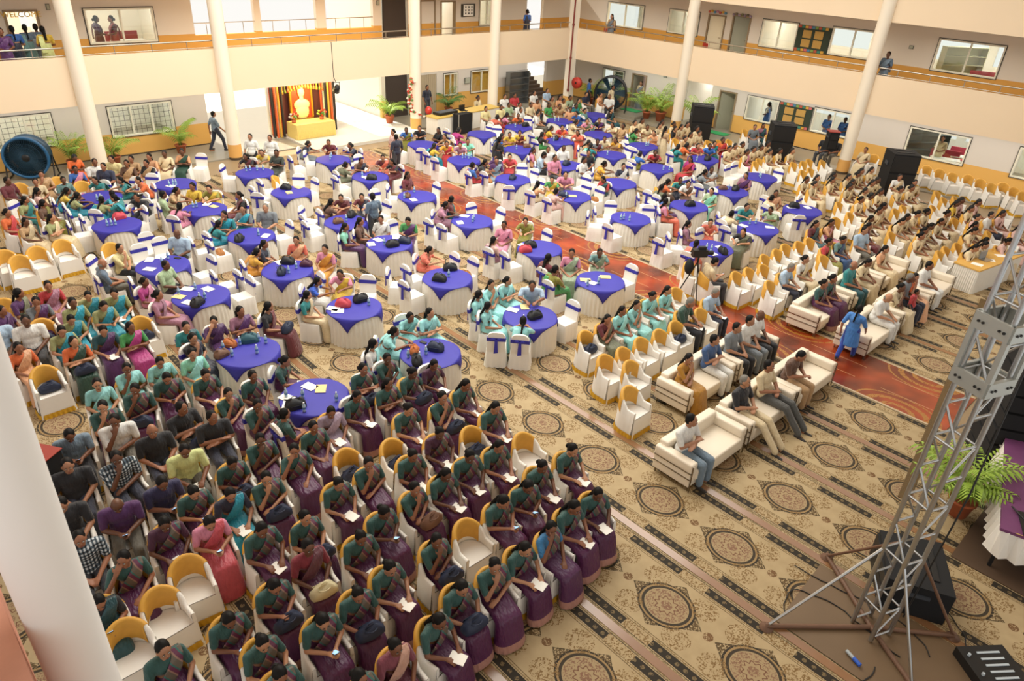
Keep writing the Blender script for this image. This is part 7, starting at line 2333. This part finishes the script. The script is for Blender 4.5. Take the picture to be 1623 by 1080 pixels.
for x, y, lab in SOFAS: place(PS, x, y, 0, math.pi+random.uniform(-.03, .03), 'white leather two-seat sofa, '+lab, 'sofa', 'white guest sofas')
drop(PS)
def bag(kind, m):
    """slouched soft bag: flat base, sagging top, a strap and a flap"""
    t = empty('handbag', (0, 0, 0)); rd = random.Random(kind); mb = MB(); mb.smooth = True; n_ = 20; vs = []
    lv = [(0, 1.0), (.05, 1.04), (.11, .93), (.155, .62), (.17, .2)]
    for z, k in lv:
        for i in range(n_):
            a = 2*math.pi*i/n_; c, s = math.cos(a), math.sin(a); e = .55
            x = .19*k**.5*math.copysign(abs(c)**e, c); y = .105*k*math.copysign(abs(s)**e, s)
            vs.append((x+rd.uniform(-.008, .008), y+rd.uniform(-.008, .008)+.02*z/.17, z*(1-.28*(x/.19)**2)*(1+.18*math.sin(a*3+1))))
    mb.add(vs, [(j*n_+i, j*n_+(i+1) % n_, (j+1)*n_+(i+1) % n_, (j+1)*n_+i) for j in range(len(lv)-1) for i in range(n_)]); mb.smooth = False
    mb.add(vs, [tuple(range(n_))[::-1], tuple(range(n_*(len(lv)-1), n_*len(lv)))]); mb.build('pouch', m, t)
    MB().path([(-.11+.22*i/8, .03+.09*math.sin(math.pi*i/8), .13+.03*math.sin(math.pi*i/8)) for i in range(9)], .008, 5).build('handle', m, t); MB().box(-.11, .11, -.108, -.1, .03, .09).build('front_pocket', m, t)
    return t
BAGS = {'g': ('black', mat('bag_black', '#16181c', .6)), 'n': ('navy', mat('bag_navy', '#1c2740', .6)), 'k': ('brown', mat('bag_brown', '#6a4a38', .6)), 'o': ('orange', mat('bag_orange', '#b0642e', .6)), 't': ('teal', mat('bag_teal', '#2a5560', .6)), 'u': ('plum', mat('bag_plum', '#4a2238', .6)), 'r': ('red', mat('bag_red', '#b83c4a', .6)), 'N': ('navy', mat('bag_navy', '#1c2740', .6)), 'K': ('tan', mat('bag_tan', '#a8703c', .6))}
PB = {k: bag(k, v[1]) for k, v in BAGS.items()}
LAPB = {'V': bag('lap', mat('bag_navy', '#1c2740', .6)), 'X': bag('lap', mat('bag_brown', '#6a4a38', .6)), 'Z': bag('lap', mat('bag_cream', '#c9bf9a', .6))}
LAPS = dict(q.split('=') for q in LAPBAGS.split())
NOTE = MB().box(-.08, .08, -.11, .11, 0, .008).mesh('notepad', PAPER)
PHONE = MB().box(-.036, .036, -.075, .075, 0, .009).mesh('phone', BLACK, mat('screen_glow', '#9cc4ee', .3, emit=.6)); 
NI = 0
for i, l in enumerate(SEATED.strip().split('\n')):
    x, y, r, o, pose, code, suf = l.split(); x, y, r = float(x), float(y), float(r); pose = int(pose)
    pl = place_words(code, TABLES)+suffix(suf)
    person(('sit', pose, o[0] == 'm'), x, y, 0, r, o, f'person in {wear(o)}, '+pl, i, random.Random(i).uniform(.96, 1.03))
    if code+suf in LAPS: place(LAPB[LAPS[code+suf]], *(Matrix.Translation((x, y, 0)) @ Matrix.Rotation(r, 4, 'Z') @ V(0, .30, .62)), r, {'V': 'navy', 'X': 'brown', 'Z': 'cream'}[LAPS[code+suf]]+' bag on lap, '+pl, 'bag', 'bags on laps')
    elif pose in (1, 6) and i < 150:
        p = Matrix.Translation((x, y, 0)) @ Matrix.Rotation(r, 4, 'Z') @ (V(0, .33, .625) if pose == 1 else V(0, .31, .80))
        if pose == 1: tag(obj('notepad', NOTE, loc=p, rz=r+.25), 'white notepad on lap, '+pl, 'notepad', 'notepads on laps')
        else:
            t = empty('smartphone', p, r, 'smartphone in hands, '+pl, 'phone', 'phones in hands'); t.rotation_euler = (.6, 0, r)
            obj('case', PHONE, t); MB().box(-.032, .032, -.07, .07, .009, .0105).build('screen', mat('screen_glow', '#9cc4ee', .3, emit=.6), t)
for i, l in enumerate(OTHERS.strip().split('\n')):
    a, lab = l.split(' | '); x, y, z, r, o, pose, fl = a.split(); x, y, z, r = float(x), float(y), float(z), float(r); pose = int(pose); m = o[0] == 'm'
    if fl == 'sofa': person(('sit', pose, m), x, y-.04, -.03, r, o, lab, 500+i)
    elif fl == 'seat': person(('sit', 0, m), x, y, z, r, o, lab, 500+i)
    else: person(('stand', 'girl' if fl == 'girl' else 'walk' if fl == 'walk' else 'm' if m else 'w'), x, y, z, r, o, lab, 500+i, {'girl': .9, 'child': .66}.get(fl, 1))
# the far rows of seated guests, past the three hundred largest
def crowd():
    VS, FS, CO = [], [], []; n0 = 0
    for i, l in enumerate(CROWD.strip().split('\n')):
        x, y, r, o, pose = l.split(); rd = random.Random(900+i); key = ('sit', int(pose), o[0] == 'm'); L = lib(key); cols, style, hc = outfit_colors(o, rd)
        T = Matrix.Translation((float(x), float(y), 0)) @ Matrix.Rotation(float(r), 4, 'Z')
        T = np.array(T)
        for nm, c in [('body', srgb(rd.choice(SKIN))), *cols.items(), ('hair_'+style, hc)]:
            k = (key, nm); low_poly(k)
            v, f = LOW[k]; VS.append(v @ T[:3, :3].T+T[:3, 3]); FS += [tuple(j+n0 for j in p) for p in f]; n0 += len(v); CO.append(np.tile(np.array(c), (len(v), 1)))
    me = bpy.data.meshes.new('crowd'); me.from_pydata(np.concatenate(VS).tolist(), [], FS)
    at = me.color_attributes.new('tone', 'FLOAT_COLOR', 'POINT'); at.data.foreach_set('color', np.concatenate(CO).astype(np.float32).ravel())
    me.polygons.foreach_set('use_smooth', [True]*len(me.polygons)); me.materials.append(tint('crowd_fabric', .7, .1, 26, attr=True)); me.update()
    tag(obj('crowd', me), 'far rows of seated guests in cream and bright sarees', 'crowd', kind='stuff')
crowd()
# ------------------------------------------------------------------ things on tables and seats
bot = empty('water_bottle', (0, 0, 0))
MB().lathe([(0, 0), (.03, 0), (.033, .02), (.033, .11), (.03, .14), (.014, .17), (.014, .18), (0, .18)], 12).build('bottle_body', mat('bottle_clear', '#a9c6d8', .1, spec=.8), bot)
MB().lathe([(0, .18), (.016, .18), (.016, .2), (0, .2)], 10).build('bottle_cap', mat('cap_white', '#dfe4e8', .4), bot)
MB().lathe([(.034, .06), (.034, .1)], 12).build('bottle_label', mat('label_blue', '#4a78b0', .5), bot)
ITEMS = {}
for i, l in enumerate(PROPS.strip().split('\n')):
    k, x, y, z, r, code = l.split(); x, y, z, r = float(x), float(y), float(z), float(r)
    where = table_words(*TABLES[int(code[1:].split('.')[0])][2:5]) if (code[0] == 'T' and k not in 'KN') else place_words(code, TABLES)
    base = 'clear water bottle on ' if k == 'b' else {'p': 'white paper sheet on ', 'e': 'cream booklet on ', 'h': 'dark smartphone on '}.get(k) or BAGS[k][0]+' bag on '+('chair, ' if k in 'KN' else '')
    lab = base+where; ITEMS.setdefault(lab, []).append((x*.71-y*.70, k, x, y, z, r))
for lab0, its in ITEMS.items():
  for j, (_, k, x, y, z, r) in enumerate(sorted(its)):
    lab = lab0+('' if len(its) == 1 else f', {ORD[j+1]} from left')
    if k == 'b': place(bot, x, y, z-.005, r, lab, 'bottle', 'water bottles'); continue
    if k in BAGS:
        o = place(PB[k], x, y, z-.005, r, lab, 'bag'); s_ = 1.0 if k in 'gntNr' else .85; o.scale = (s_,)*3
    else: tag(boxobj({'p': 'paper_sheet', 'e': 'booklet', 'h': 'smartphone'}[k], *((-.1, .1, -.14, .14, 0, .006) if k != 'h' else (-.04, .04, -.08, .08, 0, .01)), {'p': PAPER, 'e': mat('booklet_cream', '#d8c48a', .7), 'h': BLACK}[k], loc=(x, y, z-.005), rz=r), lab, {'p': 'paper', 'e': 'booklet', 'h': 'phone'}[k])
drop(bot)
for t in [*PB.values(), *LAPB.values()]: drop(t)
